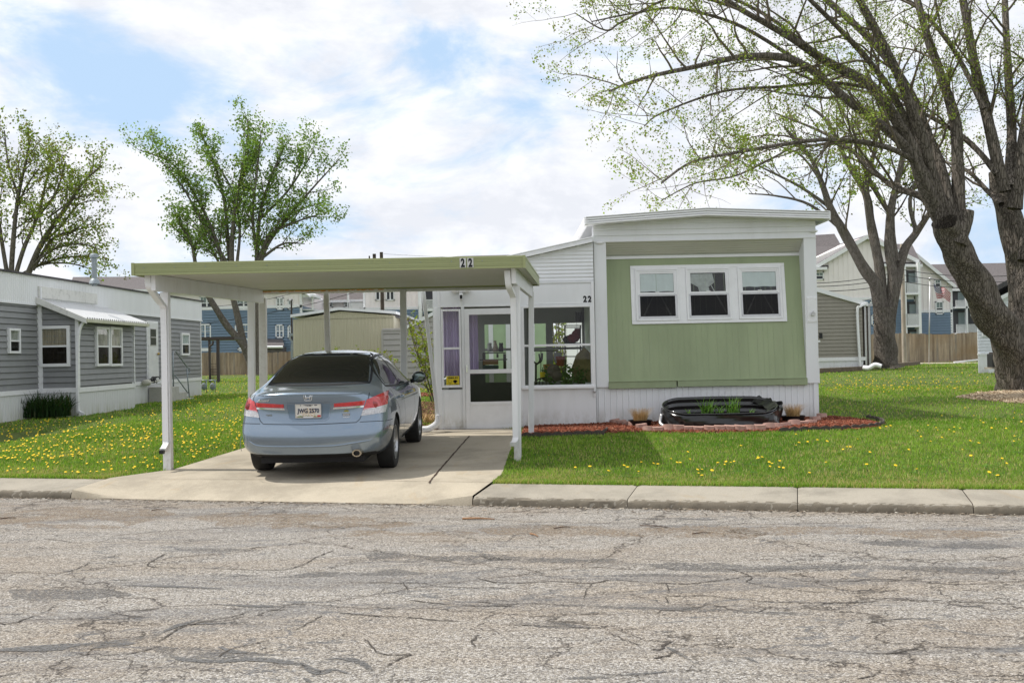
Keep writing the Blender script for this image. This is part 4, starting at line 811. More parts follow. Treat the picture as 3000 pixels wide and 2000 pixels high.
# tan corrugated home behind the car
YT = 40.0; tn = thing('mobile_home', 'tan corrugated metal mobile home with shallow white roof, behind the parked car', 'mobile home', (Xp(790,YT),YT,.43))
tx0, tx1 = Xp(674,YT), Xp(905,YT); TW = Wall((tx0,YT),(tx1,YT)); zt_ = Zp(800,726,YT)
zte = lambda s_: 3.32+.28*(1-abs(s_/TW.L-.5)*2) if False else np.interp(s_,[0,TW.L*.48,TW.L],[Zp(674,735,YT),Zp(790,715,YT),Zp(905,724,YT)])
mb = MB(); mb.prism([TW.P(0,-.02,.3),TW.P(TW.L,-.02,.3),TW.P(TW.L,-.02,zte(TW.L)),TW.P(TW.L*.48,-.02,zte(TW.L*.48)),TW.P(0,-.02,zte(0))],(0,11,0)); wl_ = mb.obj('wall', tan_metal, tn)
MB().ribs(TW,0,TW.L,.35,0,pitch=.125,rib=.05,depth=.02,zt=lambda q: Zp(700,734,YT)).obj('corrugated_panel', tan_metal, wl_)
MB().ribs(TW,0,TW.L,Zp(700,733,YT),0,pitch=.09,rib=.02,depth=.012,n0=.02,zt=zte).obj('gable_panel', tan_metal, wl_)
rt = MB(); A_ = Vector((Xp(670,YT),YT-.15,Zp(670,729,YT))); B_ = Vector((Xp(782,YT),YT-.15,Zp(782,712,YT))); C_ = Vector((Xp(912,YT),YT-.15,Zp(912,721,YT)))
for a_, b_ in ((A_,B_),(B_,C_)): rt.prism([a_,b_,b_+Vector((0,0,.1)),a_+Vector((0,0,.1))],(0,11.5,0))
rt.obj('roof', white, tn); MB().box(Xp(662,YT),Xp(676,YT),YT+.2,YT+1.2,Zp(665,771,YT),Zp(665,765,YT)).rtube(sweep([(Xp(664,YT),YT+.2,Zp(664,771,YT)),(Xp(664,YT),YT+.2,Zp(664,778,YT)),(Xp(670,YT),YT+.2,Zp(664,786,YT)),(Xp(668,YT),YT+.2,Zp(664,800,YT)),(Xp(668,YT),YT+.2,.5)]),.08,.08,(1,0,0)).obj('gutter', galv, tn)
mb = MB().box(tx1+.0,Xp(1000,46),YT+3,YT+9,.4,Zp(950,740,43)).obj('side_room', paint('beige side wall',(.42,.38,.33),.6), tn)
mb = MB().prism([(tx1-.1,YT+.1,Zp(905,726,YT)),(Xp(995,46),46,Zp(995,748,46)),(Xp(995,46),46,Zp(995,744,46)),(tx1-.1,YT+.1,Zp(905,721,YT))],(0,2.5,0)).obj('side_roof', shingle2, tn)
for x0,x1 in ((913,925),(935,944)): MB().box(Xp(x0,43),Xp(x1,43),42.92,42.98,Zp(920,744,43),Zp(920,734,43)).obj('window', white_trim, tn)
# grey sided shed
YS = 42.5; x0, x1, x2 = Xp(879,YS), Xp(966,YS), Xp(1030,YS)
YS = 38.5; sx0 = Xp(879,YS); SW = Wall((sx0,YS),(Xp(1060,YS),YS)); sh = thing('garden_shed', 'light grey lap sided shed with sloping white edged roof, left of the porch corner', 'shed', (SW.P(SW.L/2,0,0).x,YS,.43))
za = Zp(930,757,YS); zb3 = Zp(1003,722,YS); tf = lambda s_: np.interp(s_,[0,(Xp(936,YS)-sx0),(Xp(1060,YS)-sx0)],[za,za,za+(zb3-za)*(1060-936)/(1003-936)])
kx = Xp(936,YS)-sx0
MB().prism([SW.P(0,-.02,.3),SW.P(SW.L,-.02,.3),SW.P(SW.L,-.02,tf(SW.L)-.03),SW.P(kx,-.02,za-.03),SW.P(0,-.02,za-.03)],(0,4,0)).obj('wall', shed_side, sh)
MB().lap(SW,0,SW.L,.38,tf(SW.L),.20,.03,top=tf).obj('siding', shed_side, sh); MB().wbox(SW,0,kx+.1,0,.04,za-.04,za+.03).wbox(SW,-.04,.03,0,.03,.38,za).obj('corner_trim', shed_side, sh)
MB().prism([SW.P(kx-.1,.10,za-.02),SW.P(SW.L,.10,tf(SW.L)),SW.P(SW.L,.10,tf(SW.L)+.14),SW.P(kx-.1,.10,za+.10)],(0,4.2,0)).obj('roof', white, sh)
# taupe home on the right
YR = 52.0; RW = Wall((Xp(1800,YR),YR),(Xp(1982,YR),YR)); tp = thing('mobile_home', 'taupe sided mobile home with white skirting, right of the green home', 'mobile home', (RW.P(RW.L/2,0,0).x,YR,.45))
zA = Zp(1880,668,YR); zB_ = Zp(1985,698,YR); tf2 = lambda s_: zA+(zB_-zA)*(s_-(Xp(1880,YR)-RW.o.x))/(Xp(1985,YR)-Xp(1880,YR))
zsk = Zp(1925,822,YR); wl2 = MB().prism([RW.P(0,-.02,.3),RW.P(RW.L,-.02,.3),RW.P(RW.L,-.02,tf2(RW.L)-.1),RW.P(0,-.02,tf2(0)-.1)],(0,10,0)).obj('wall', taupe_side, tp)
MB().lap(RW,0,RW.L,zsk,tf2(0),.175,.03,top=lambda s_: tf2(s_)-.08).obj('siding', taupe_side, wl2)
MB().prism([RW.P(0,.14,tf2(0)-.06),RW.P(RW.L+.25,.14,tf2(RW.L+.25)-.06),RW.P(RW.L+.25,.14,tf2(RW.L+.25)+.14),RW.P(0,.14,tf2(0)+.14)],(0,10.3,0)).obj('roof', white, tp)
MB().ribs(RW,0,RW.L,.3,zsk-.12,pitch=.26,rib=.05,depth=.02).obj('skirting', white, tp); MB().wbox(RW,0,RW.L+.12,0,.06,zsk-.14,zsk+.03).obj('skirt_trim', white_trim, tp)
MB().rtube(sweep([(Xp(1990,YR),YR-.1,Zp(1990,697,YR)),(Xp(1975,YR),YR-.2,Zp(1975,704,YR)),(Xp(1968,YR),YR-.2,Zp(1968,715,YR)),(Xp(1970,YR),YR-.2,1.5),(Xp(1972,YR),YR-.2,.6)]),.12,.1,(0,1,0)).obj('downspout', white_trim, tp, bevel=.01)
MB().box(Xp(1882,YR),Xp(1889,YR),YR-.06,YR,Zp(1885,777,YR),Zp(1885,765,YR)).obj('vent_box', black, tp); MB().box(Xp(1872,YR),Xp(1884,YR),YR-.05,YR,Zp(1885,786,YR),Zp(1885,781,YR)).obj('vent_tray', white_trim, tp)
mb = MB().box(Xp(1983,YR),Xp(2001,YR+.2),YR+.2,YR+3,.4,Zp(1990,703,YR)); pr_ = mb.obj('side_porch', paint('brown screen wall',(.16,.12,.10),.6), tp)
MB().box(Xp(1986.5,YR),Xp(1991,YR),YR-.02,YR+.18,.4,Zp(1990,703,YR)).box(Xp(1997,YR),Xp(2002,YR),YR+.1,YR+.2,.4,Zp(1990,703,YR)).box(Xp(1984,YR),Xp(2003,YR),YR-.1,YR+2,Zp(1990,703,YR),Zp(1990,697,YR)).obj('porch_frame', alu, pr_)
tag(MB().tube(sweep([(Xp(1983,YR-1),YR-1,.62),(Xp(1992,YR-1),YR-1.2,.60),(Xp(2004,YR-1),YR-1.3,.74),(Xp(2017,YR-1),YR-1.4,.66)]),.11,12).obj('drain_pipe', white_trim, smooth=True), 'curved white corrugated drain pipe at the corner of the taupe home', 'drain pipe')
for (xa,ya),(xb,yb),lb in (((1862,858),(2000,851),'long low weathered timber edging in front of the taupe home skirting'),((1990,850),(2114,838),'raised weathered timber edging below the second maple trunk')):
    a, b = g(xa,ya), g(xb,yb); d = (b-a).normalized(); n_ = Vector((-d.y,d.x,0)); mb = MB(); hz = .22
    mb.prism([a,b,b+Vector((0,0,hz)),a+Vector((0,0,hz))], n_*.18); tag(mb.obj('landscape_timber', timber, bevel=.015), lb, 'edging')
# utility poles and wires
def pole(px, base_py, Y, top_py, r, label, mat=wood_pole, cross=False):
    b = Vector((Xp(px,Y),Y,.4)); t = thing('utility_pole', label, 'utility pole', b); zt = Zp(px,top_py,Y); MB().tube([(b.x,Y,.3),(b.x,Y,zt)],[r,r*.72],14).obj('shaft', mat, t, smooth=40)
    if cross:
        MB().box(b.x-1.1,b.x+.2,Y-.1,Y+.1,zt-.75,zt-.55).obj('cross_arm', timber, t); MB().tube([(b.x-.55,Y-.2,zt-.55),(b.x-.55,Y-.2,zt-.15)],.14,10).tube([(b.x-.95,Y-.2,zt-.55),(b.x-.95,Y-.2,zt-.3)],.06,8).obj('insulator', bronze, t)
    return t, zt
pole(880,700,88,579,.19,'dark wooden utility pole with insulators rising above the carport roof',paint('dark pole wood',(.085,.065,.055),.9,.3,3),True)
pole(990-319,830,84,690,.085,'thin dark steel pole in front of the blue apartment wall',bronze)
pole(2077,829,66,560,.15,'tall pale rust streaked utility pole right of the second maple')
def wire(a, b, sag, r=.014):
    P = []; 
    for k in range(25):
        t = k/24; p = a.lerp(b,t); p.z -= sag*4*t*(1-t); P.append(p)
    return P
wm = [((450,774-0,86),(671,690,86)),((671,690,86),(880,627,88)),((671,722,86),(880,652,88))]
mb = MB()
for p, q in (((440,680),(878,626)),((440,768),(878,652))): mb.tube(wire(at(p[0],p[1]-22,86), at(*q,88), .4),.022,5)
mb.tube(wire(at(455,706,86),at(880,598,88),.8),.018,5); tag(mb.obj('power_line', black), 'black power lines crossing in front of the left apartments', 'power line', None)
mb = MB()
for y0,y1 in ((628,632),(652,656),(648,644)): mb.tube(wire(at(880,y0,88), at(1120,y1,80), .2),.02,5)
mb.tube(wire(at(881,583,88),at(1300,588,80),.2),.012,4); tag(mb.obj('power_line', black), 'black wires running right from the pole above the carport', 'power line', None)
mb = MB()
for y0,y1,y2 in ((622+5,620,626),(642,647,654),(633,632,640)): mb.tube(wire(at(1790,y0+22,60), at(2077,y1,66), .3),.022,5); mb.tube(wire(at(2077,y1,66), at(2400,y2,60), .3),.020,5)
mb.tube(wire(at(1885,664,52),at(2077,640,66),.9),.022,5); tag(mb.obj('power_line', black), 'black wires crossing behind the two maples on the right', 'power line', None)
# flagpole and flag
YG = 70; xg = Xp(2136,YG); fp = thing('flagpole', 'slender white flagpole in front of the wooden privacy fence', 'flagpole', (xg,YG,.45))
MB().tube([(xg-.1,YG,.4),(Xp(2140,YG),YG,Zp(2140,643,YG))],[.045,.03],10).obj('shaft', alu, fp, smooth=True); MB().blob((Xp(2140,YG),YG,Zp(2140,640,YG)),.10).obj('finial', alu, fp, smooth=True)
fl = thing('flag', 'American flag hanging from the white flagpole', 'flag', (Xp(2150,YG),YG,6)); k = 39; m_ = 26; rows = []; red = paint('flag red',(.34,.015,.025),.8,.1); fwh = paint('flag white',(.62,.60,.60),.8,.08); fbl = paint('flag blue',(.02,.03,.10),.8,.1)
A0, A1 = (2144,651),(2151,682); B0, B1 = (2184,672),(2183,692)
fm_ = MB(); V = []
def FP(u, v):  # u along fly, v down hoist
    sg = math.sin(u*math.pi); x = (A0[0]*(1-v)+A1[0]*v)*(1-u)+(B0[0]*(1-v)+B1[0]*v)*u; y = (A0[1]*(1-v)+A1[1]*v)*(1-u)+(B0[1]*(1-v)+B1[1]*v)*u+3.5*math.sin(u*7+v)*(1-abs(u-.5)); return at(x,y,YG-.2-.12*math.sin(u*11+v*2))
for i in range(m_):
    for j in range(k):
        u0,u1,v0,v1 = i/m_,(i+1)/m_,j/k,(j+1)/k; s_ = j//3; fm_.m = 2 if (u0 < .4 and s_ < 7) else (0 if s_%2 == 0 else 1); fm_.add([FP(u0,v0),FP(u1,v0),FP(u1,v1),FP(u0,v1)],[(0,1,2,3)])
fm_.obj('flag_cloth', [red,fwh,fbl], fl, sharp=1, smooth=True)
sm = MB()
for r_ in range(9):
    for c_ in range(6 if r_%2 == 0 else 5):
        u = (.033 + (.0 if r_%2 == 0 else .033) + c_*.066); v = (r_+1)*.054; c0_ = FP(u,v); c0_.y -= .02; sm.add([c0_+Vector((.032*(1 if q%2 == 0 else .4)*math.sin(q*math.pi/5),0,.032*(1 if q%2 == 0 else .4)*math.cos(q*math.pi/5))) for q in range(10)],[tuple(range(10))])
sm.obj('stars', fwh, fl, sharp=1)
# white house far right, ac unit, splash pipes
YW = 40.0; ww_ = Wall((Xp(2250,YW+10),YW+10),(Xp(2560,YW),YW)); 
YW = 44; WX0 = Xp(2246,YW); wh = thing('mobile_home', 'white sided mobile home with skirting, at the right edge behind the big maple', 'mobile home', (WX0+3,YW,.45)); WW = Wall((WX0,YW),(WX0+6,YW))
tf3 = lambda s_: np.interp(s_,[0,3.6,6],[Zp(2246,716,YW),Zp(2246,716,YW)+1.75,Zp(2246,716,YW)+1.5])
MB().prism([WW.P(0,-.02,.4),WW.P(6,-.02,.4),WW.P(6,-.02,tf3(6)),WW.P(3.6,-.02,tf3(3.6)),WW.P(0,-.02,tf3(0))],(9*WX0/YW*1.05,9,0)).obj('wall', white_side, wh)
zk = Zp(2260,812,YW); MB().lap(WW,0,6,zk,tf3(3),.125,.025,top=tf3).obj('siding', white_side, wh); MB().wbox(WW,0,6,0,.02,.3,zk-.05).wbox(WW,-.02,6,0,.05,zk-.06,zk+.02).obj('skirting', white, wh)
MB().prism([WW.P(-.35,.2,tf3(0)-.15),WW.P(3.6,.2,tf3(3.6)),WW.P(3.6,.2,tf3(3.6)+.17),WW.P(-.35,.2,tf3(0)+.02)],(9.3*WX0/YW*1.05,9.3,0)).obj('roof', white, wh); MB().prism([WW.P(-.2,.1,tf3(0)+.35),WW.P(3.6,.1,tf3(3.6)+.5),WW.P(3.6,.1,tf3(3.6)+.7),WW.P(-.2,.1,tf3(0)+.55)],(9.3*WX0/YW*1.05,9.3,0)).obj('upper_roof', shingle2, wh)
window(WW,.16,.52,Zp(2260,772,YW),Zp(2260,738,YW),wh,fw=.05)
ac = thing('air_conditioner', 'black outdoor air conditioner unit beside the white home at the right', 'air conditioner', (Xp(2286,42),42,.5)); xa, xb = Xp(2271,42), Xp(2302,42); za_, zb_2 = Zp(2286,843,42), Zp(2286,812,42)
MB().box(xa,xb,41.7,42.2,za_,zb_2).obj('casing', paint('dark grille',(.02,.02,.022),.5), ac, bevel=.03); mb = MB()
for k in range(14): zq_ = za_+.05+(zb_2-za_-.08)*k/13; mb.box(xa-.01,xb+.01,41.685,41.70,zq_,zq_+.012)
mb.obj('louvres', black, ac); MB().box(xa-.06,xb+.06,41.6,42.3,za_-.06,za_).obj('pad', conc_d, ac); MB().lathe([(0,zb_2+.0),(.26,zb_2+.0),(.26,zb_2+.05),(0,zb_2+.07)],20,Matrix.Translation(((xa+xb)/2,41.95,0))).obj('fan_guard', bronze, ac)
MB().box((xa+xb)/2-.02,(xa+xb)/2+.10,41.68,41.684,(za_+zb_2)/2-.02,(za_+zb_2)/2+.02).obj('badge', alu, ac)
a, b = g(2191,835), g(2256,830); tag(MB().rtube([a+Vector((0,0,.08)),b+Vector((0,0,.14))],.13,.1,(0,1,0)).obj('splash_pipe', white_trim, bevel=.01), 'long white downspout extension lying on the grass left of the air conditioner', 'drain pipe')
a, b = g(2292,861), g(2325,858); tag(MB().rtube([a+Vector((0,0,.06)),b+Vector((0,0,.1))],.13,.1,(0,1,0)).obj('splash_pipe', white_trim, bevel=.01), 'short white downspout end beside the big maple trunk', 'drain pipe')
MBx = MB(); pp = [SP(0,0)]; rows = []
for px_ in np.linspace(2080,2260,16):
    a = g(px_,833.5-(px_-2080)*.004); b = g(px_,836-(px_-2080)*.004); rows.append([a+Vector((0,0,.02)),b+Vector((0,0,.02))])
tag(MB().sheet(rows).obj('path', conc, sharp=1), kind='structure')
# ---------------------------------------------------------------- apartments
pass

def bld(label, Y, px0, px1, top_l, top_r, split_l, split_r, apex=None, depth=16, grp='apartment blocks behind the fence', base_z=.3, rib=.45):
    w = Wall((Xp(px0,Y),Y),(Xp(px1,Y),Y)); t = thing('apartment_block', label, 'apartment block', (w.P(w.L/2,0,0).x,Y,base_z), grp)
    zs0, zs1 = Zp(px0,split_l,Y), Zp(px1,split_r,Y); zs = (zs0+zs1)/2; zt0, zt1 = Zp(px0,top_l,Y), Zp(px1,top_r,Y)
    pts = [(0,zt0)]+([(Xp(apex[0],Y)-w.o.x, Zp(apex[0],apex[1],Y))] if apex else [])+[(w.L,zt1)]
    f = lambda s_: float(np.interp(s_,[p[0] for p in pts],[p[1] for p in pts]))
    MB().wbox(w,0,w.L,-depth,-.03,base_z,zs).obj('lower_wall', blue_side, t); MB().prism([w.P(0,-.03,zs),w.P(w.L,-.03,zs)]+[w.P(a,-.03,b) for a,b in pts[::-1]], (0,depth-.03,0)).obj('upper_wall', cream_side, t)
    MB().lap(w,0,w.L,max(base_z,1.2),zs-.05,.25,.07).obj('lap_siding', blue_side, t)
    mb = MB(); s_ = .1
    while s_ < w.L:
        mb.wbox(w,s_,s_+.06,-.03,.012,zs,f(s_)); s_ += rib
    mb.obj('battens', cream_side, t); MB().wbox(w,-.05,w.L+.05,-.02,.06,zs-.16,zs+.10).wbox(w,-.08,.14,-.02,.06,base_z,zt0).wbox(w,w.L-.14,w.L+.08,-.02,.06,base_z,zt1).obj('trim_band', white_trim, t)
    return w, t, zs, f
def awin(w, t, x0,y0,x1,y1, mull=1, cur=None):
    a,b,c,d = w.rect(x0,y0,x1,y1); fw = .11; mb = MB(); mb.wbox(w,a,b,-.02,.08,c,c+fw).wbox(w,a,b,-.02,.08,d-fw,d).wbox(w,a,a+fw,-.02,.08,c,d).wbox(w,b-fw,b,-.02,.08,c,d)
    for k in range(1,mull+1): q = a+(b-a)*k/(mull+1); mb.wbox(w,q-.06,q+.06,-.02,.07,c,d)
    mb.wbox(w,a,b,-.02,.065,(c+d)/2-.03,(c+d)/2+.03)
    for k in range(mull+1):
        for q in (.5,): xx = a+(b-a)*(k+q)/(mull+1); mb.wbox(w,xx-.015,xx+.015,-.02,.055,(c+d)/2,d)
    f = mb.obj('window', white_trim, t); MB().wbox(w,a+fw,b-fw,-.02,.02,c+fw,(c+d)/2).obj('pane', paint_dark, f); MB().wbox(w,a+fw,b-fw,-.02,.025,(c+d)/2,d-fw).obj('blind', paint_blind, f)
paint_dark = paint('dark window glass',(.025,.03,.035),.12,.1,1); paint_blind = paint('pale window blind',(.20,.25,.25),.3,.1,1); paint_dk2 = paint_blind
roofm = shingle
def gable_roof(t, pts, Y, y0, depth, th=.2, mat=None, nm='roof'):
    for (ax,ay),(bx_,by) in zip(pts, pts[1:]):
        a = Vector((Xp(ax,Y),Y+y0,Zp(ax,ay,Y))); b = Vector((Xp(bx_,Y),Y+y0,Zp(bx_,by,Y))); MB().prism([a,b,b+Vector((0,0,th)),a+Vector((0,0,th))],(0,depth,0)).obj(nm, mat or shingle, t)
        MB().prism([a-Vector((0,.06,.18)),b-Vector((0,.06,.18)),b+Vector((0,-.06,th)),a+Vector((0,-.06,th))],(0,.06,0)).obj('barge_board', white_trim, t)
# left block: eave front with roof slope rising away
Y = 100
w, t, zs, f = bld('cream and blue apartment block farthest left, beyond the maple', Y, 380, 694, 660, 664, 708, 703)
def slope_roof(t, x0, y0, x1, y1, xr0, yr0, xr1, yr1, Y, back, mat=None):
    a,b = Vector((Xp(x0,Y),Y-.5,Zp(x0,y0,Y))), Vector((Xp(x1,Y),Y-.5,Zp(x1,y1,Y))); c,d = Vector((Xp(xr1,Y+back),Y+back,Zp(xr1,yr1,Y+back))), Vector((Xp(xr0,Y+back),Y+back,Zp(xr0,yr0,Y+back)))
    lo = Vector((0,0,-.25)); mb = MB(); mb.hexa([a+lo,b+lo,c+lo,d+lo,a,b,c,d]); mb.obj('roof', mat or shingle, t); MB().prism([a+lo+Vector((0,-.12,0)),b+lo+Vector((0,-.12,0)),b+Vector((0,-.12,0)),a+Vector((0,-.12,0))],(0,.1,0)).obj('fascia', white_trim, t)
slope_roof(t,165,668,650,660,170,636,560,634,Y,7)
for r_ in ((459,680,492,712,1),(543,682,577,712,1),(634,683,652,711,1),(661,688,672,711,0)): awin(w,t,*[q+(0 if i%2 == 0 else 0) for i,q in enumerate(r_[:4])],mull=r_[4])
for r_ in ((458,744,485,778,1),(540,744,572,780,1),(633,745,652,776,1),(661,747,670,778,0)): awin(w,t,*r_[:4],mull=r_[4])
for r_ in ((460,799,486,806),(546,798,568,806)): awin(w,t,*r_,mull=1)
# small entry roof
MB().prism([(Xp(608,Y),Y-2.2,Zp(608,796,Y)),(Xp(664,Y),Y-2.2,Zp(664,797,Y)),(Xp(650,Y),Y,Zp(640,782,Y)),(Xp(612,Y),Y,Zp(612,782,Y))],(0,0,.15)).box(Xp(612,Y),Xp(658,Y),Y-2.1,Y-.05,.4,Zp(608,798,Y)).obj('entry_canopy', shingle, t)
MB().tube([(Xp(583,Y),Y-2.25,Zp(604,780,Y)),(Xp(606,Y),Y-2.25,Zp(606,797,Y))],.12,6).tube([(Xp(606,Y),Y-2.3,Zp(606,797,Y)),(Xp(662,Y),Y-2.3,Zp(662,797,Y))],.12,6).obj('canopy_trim', white_trim, t)
# gable of the left block (front wing)
gt_ = MB().prism([(Xp(575,Y),Y-.02,Zp(575,662,Y)),(Xp(693,Y),Y-.02,Zp(693,664,Y)),(Xp(668,Y),Y-.02,Zp(650,636,Y)),(Xp(620,Y),Y-.02,Zp(620,620,Y)),(Xp(590,Y),Y-.02,Zp(590,640,Y))],(0,6,0)); gt_.obj('gable_wall', cream_side, t)
MB().prism([(Xp(618,Y),Y-.5,Zp(620,612,Y)),(Xp(716,Y),Y-.5,Zp(716,683,Y)),(Xp(716,Y),Y-.5,Zp(716,680,Y)),(Xp(618,Y),Y-.5,Zp(620,608,Y))],(0,7,0)).obj('barge_board', white_trim, t)
MB().box(Xp(695,Y),Xp(720,Y),Y+.5,Y+4,Zp(700,712,Y),Zp(700,709,Y)).box(Xp(716,Y),Xp(719,Y),Y+.4,Y+.6,Zp(700,712,Y),Zp(700,680,Y)).box(Xp(694,Y),Xp(722,Y),Y,Y+4,Zp(700,682,Y),Zp(700,676,Y)).obj('balcony', white_trim, t)
# middle block
Y = 112
w, t, zs, f = bld('cream and blue apartment block with big brown roof, seen between the carport posts', Y, 690, 838, 690, 688, 712, 711)
slope_roof(t,680,693,850,687,690,622,850,618,Y,9)
for x0,x1 in ((745,765),(790,808)): awin(w,t,x0,693,x1,706,mull=1)
w, t2, zs, f = bld('tall cream apartment wing with a double window, behind the tan home', 106, 838, 966, 640, 636, 709, 706)
for r_ in ((862,643,882,690,1),(886,643,906,690,1)): awin(w,t2,*r_[:4],mull=1)
for r_ in ((848,722,862,740,0),): awin(w,t2,*r_[:4],mull=0)
slope_roof(t2,820,640,975,636,830,600,1010,596,106,6)
mb = MB().box(Xp(805,106),Xp(838,106),105,108,Zp(820,712,106),Zp(820,709,106)).box(Xp(805,106),Xp(838,106),105,105.1,Zp(820,697,106),Zp(820,695.5,106))
for k in range(14): mb.box(Xp(805+k*2.4,106),Xp(805+k*2.4,106)+.06,105,105.06,Zp(820,710,106),Zp(820,696,106))
mb.box(Xp(803,106),Xp(806.5,106),105,105.3,Zp(820,712,106),Zp(820,650,106)).obj('balcony', white_trim, t2)
w, t3, zs, f = bld('dark recessed apartment balconies left of the porch corner', 100, 969, 1240, 600, 596, 709, 706)
MB().box(Xp(974,100),Xp(1240,100),99.8,99.98,Zp(990,705,100),Zp(990,650,100)).box(Xp(974,100),Xp(1240,100),99.8,99.98,Zp(990,760,100),Zp(990,722,100)).obj('recess_shade_panel', paint('painted recess shade',(.04,.04,.045),.8), t3)  # flat dark panels on the wall, balcony shade put into their colour
mb = MB().box(Xp(978,100),Xp(1240,100),98.2,99.8,Zp(990,716,100),Zp(990,708,100)).box(Xp(978,100),Xp(1240,100),98.2,98.3,Zp(990,692,100),Zp(990,690,100)).box(Xp(964,100),Xp(971,100),99.7,100,.4,Zp(990,600,100))
for k in range(26): mb.box(Xp(979+k*2.6,100),Xp(979+k*2.6,100)+.05,98.2,98.26,Zp(990,710,100),Zp(990,691,100))
mb.obj('balcony', white_trim, t3)
slope_roof(t3,960,600,1250,594,1055,588,1210,584,100,4)
# right blocks
Y = 100
w, t, zs, f = bld('cream gabled apartment block right of the green home roof', Y, 1860, 2105, 600, 600, 689, 682, apex=(2010,535))
gable_roof(t,[(1872,616),(1995,545)],Y,-.4,16); gable_roof(t,[(1995,545),(2112,602)],Y,-.4,16)
MB().prism([(Xp(1850,Y),Y+4,Zp(1880,612,Y)),(Xp(1990,Y),Y+4,Zp(1880,600,Y)),(Xp(1990,Y),Y+9,Zp(1990,540,Y+9)),(Xp(1850,Y),Y+9,Zp(1870,548,Y+9))],(0,0,.2)).obj('roof', shingle, t)
slope_roof(t,1850,616,1900,614,1850,567,1945,565,Y,6)
slope_roof(t,2030,607,2118,608,2010,560,2100,560,Y,5)
for r_ in ((1872,624,1892,643,0),(2018,623,2033,646,0),(2022,690,2034,718,0)): awin(w,t,*r_[:4],mull=0)
for r_ in ((1998,655+35,2010,702),(2001,722,2014,748)): awin(w,t,*r_,mull=0)
def balc(t, x0, x1, floors, Y, nm='balcony'):
    for yt, yr, yb in floors:
        MB().box(Xp(x0,Y),Xp(x1,Y),Y-.12,Y-.02,Zp(x0,yb,Y),Zp(x0,yt,Y)).obj('recess_shade_panel', shaded, t); mb = MB().box(Xp(x0,Y)-.1,Xp(x1,Y)+.1,Y-.9,Y-.1,Zp(x0,yb+4,Y),Zp(x0,yb,Y)).box(Xp(x0,Y),Xp(x1,Y),Y-.85,Y-.78,Zp(x0,yr+1.6,Y),Zp(x0,yr,Y))
        n = int((x1-x0)/2.2)
        for k in range(n+1): xx = Xp(x0,Y)+(Xp(x1,Y)-Xp(x0,Y))*k/n; mb.box(xx-.025,xx+.025,Y-.85,Y-.80,Zp(x0,yb,Y),Zp(x0,yr,Y))
        mb.obj(nm, white_trim, t)
        MB().box(Xp(x0,Y)+.5,Xp(x0,Y)+1.5,Y-.16,Y-.12,Zp(x0,yb,Y),Zp(x0,yt+6,Y)).obj('patio_door', paint_blind, t)
shaded = paint('painted balcony shade',(.07,.07,.075),.8)  # dark colour stands in for shade on flat panels behind the railings
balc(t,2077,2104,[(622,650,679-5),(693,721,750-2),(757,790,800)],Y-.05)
MB().box(Xp(2071,Y),Xp(2077,Y),Y-.9,Y-.05,.4,Zp(2074,610,Y)).box(Xp(2104,Y),Xp(2110,Y),Y-.9,Y-.05,.4,Zp(2107,604,Y)).obj('porch_column', white_trim, t)
w, t, zs, f = bld('small cream and blue apartment gable behind the flag', 104, 2110, 2188, 589, 669-20, 715, 713)
slope_roof(t,2112,590,2196,672-8,2120,588,2400,588,104,3) if False else None
gable_roof(t,[(2105,585),(2196,661)],104,-.4,14); awin(w,t,2146,641-0,2161,660,mull=0); awin(w,t,2148,692,2167,722,mull=0)
w, t, zs, f = bld('long apartment block with brown shingle roof, far right behind the big maple', 116, 2186, 2480, 662, 660, 700, 698)
slope_roof(t,2150,664,2480,660,2100,608,2480,600,116,9); balc(t,2191,2240,[(665,690,700+5),(712,745,765)],115.9)
MB().box(Xp(2244,116),Xp(2250,116),115,116,.4,Zp(2247,664,116)).box(Xp(2212,116),Xp(2216,116),115,115.3,.4,Zp(2214,664,116)).obj('porch_column', white_trim, t)
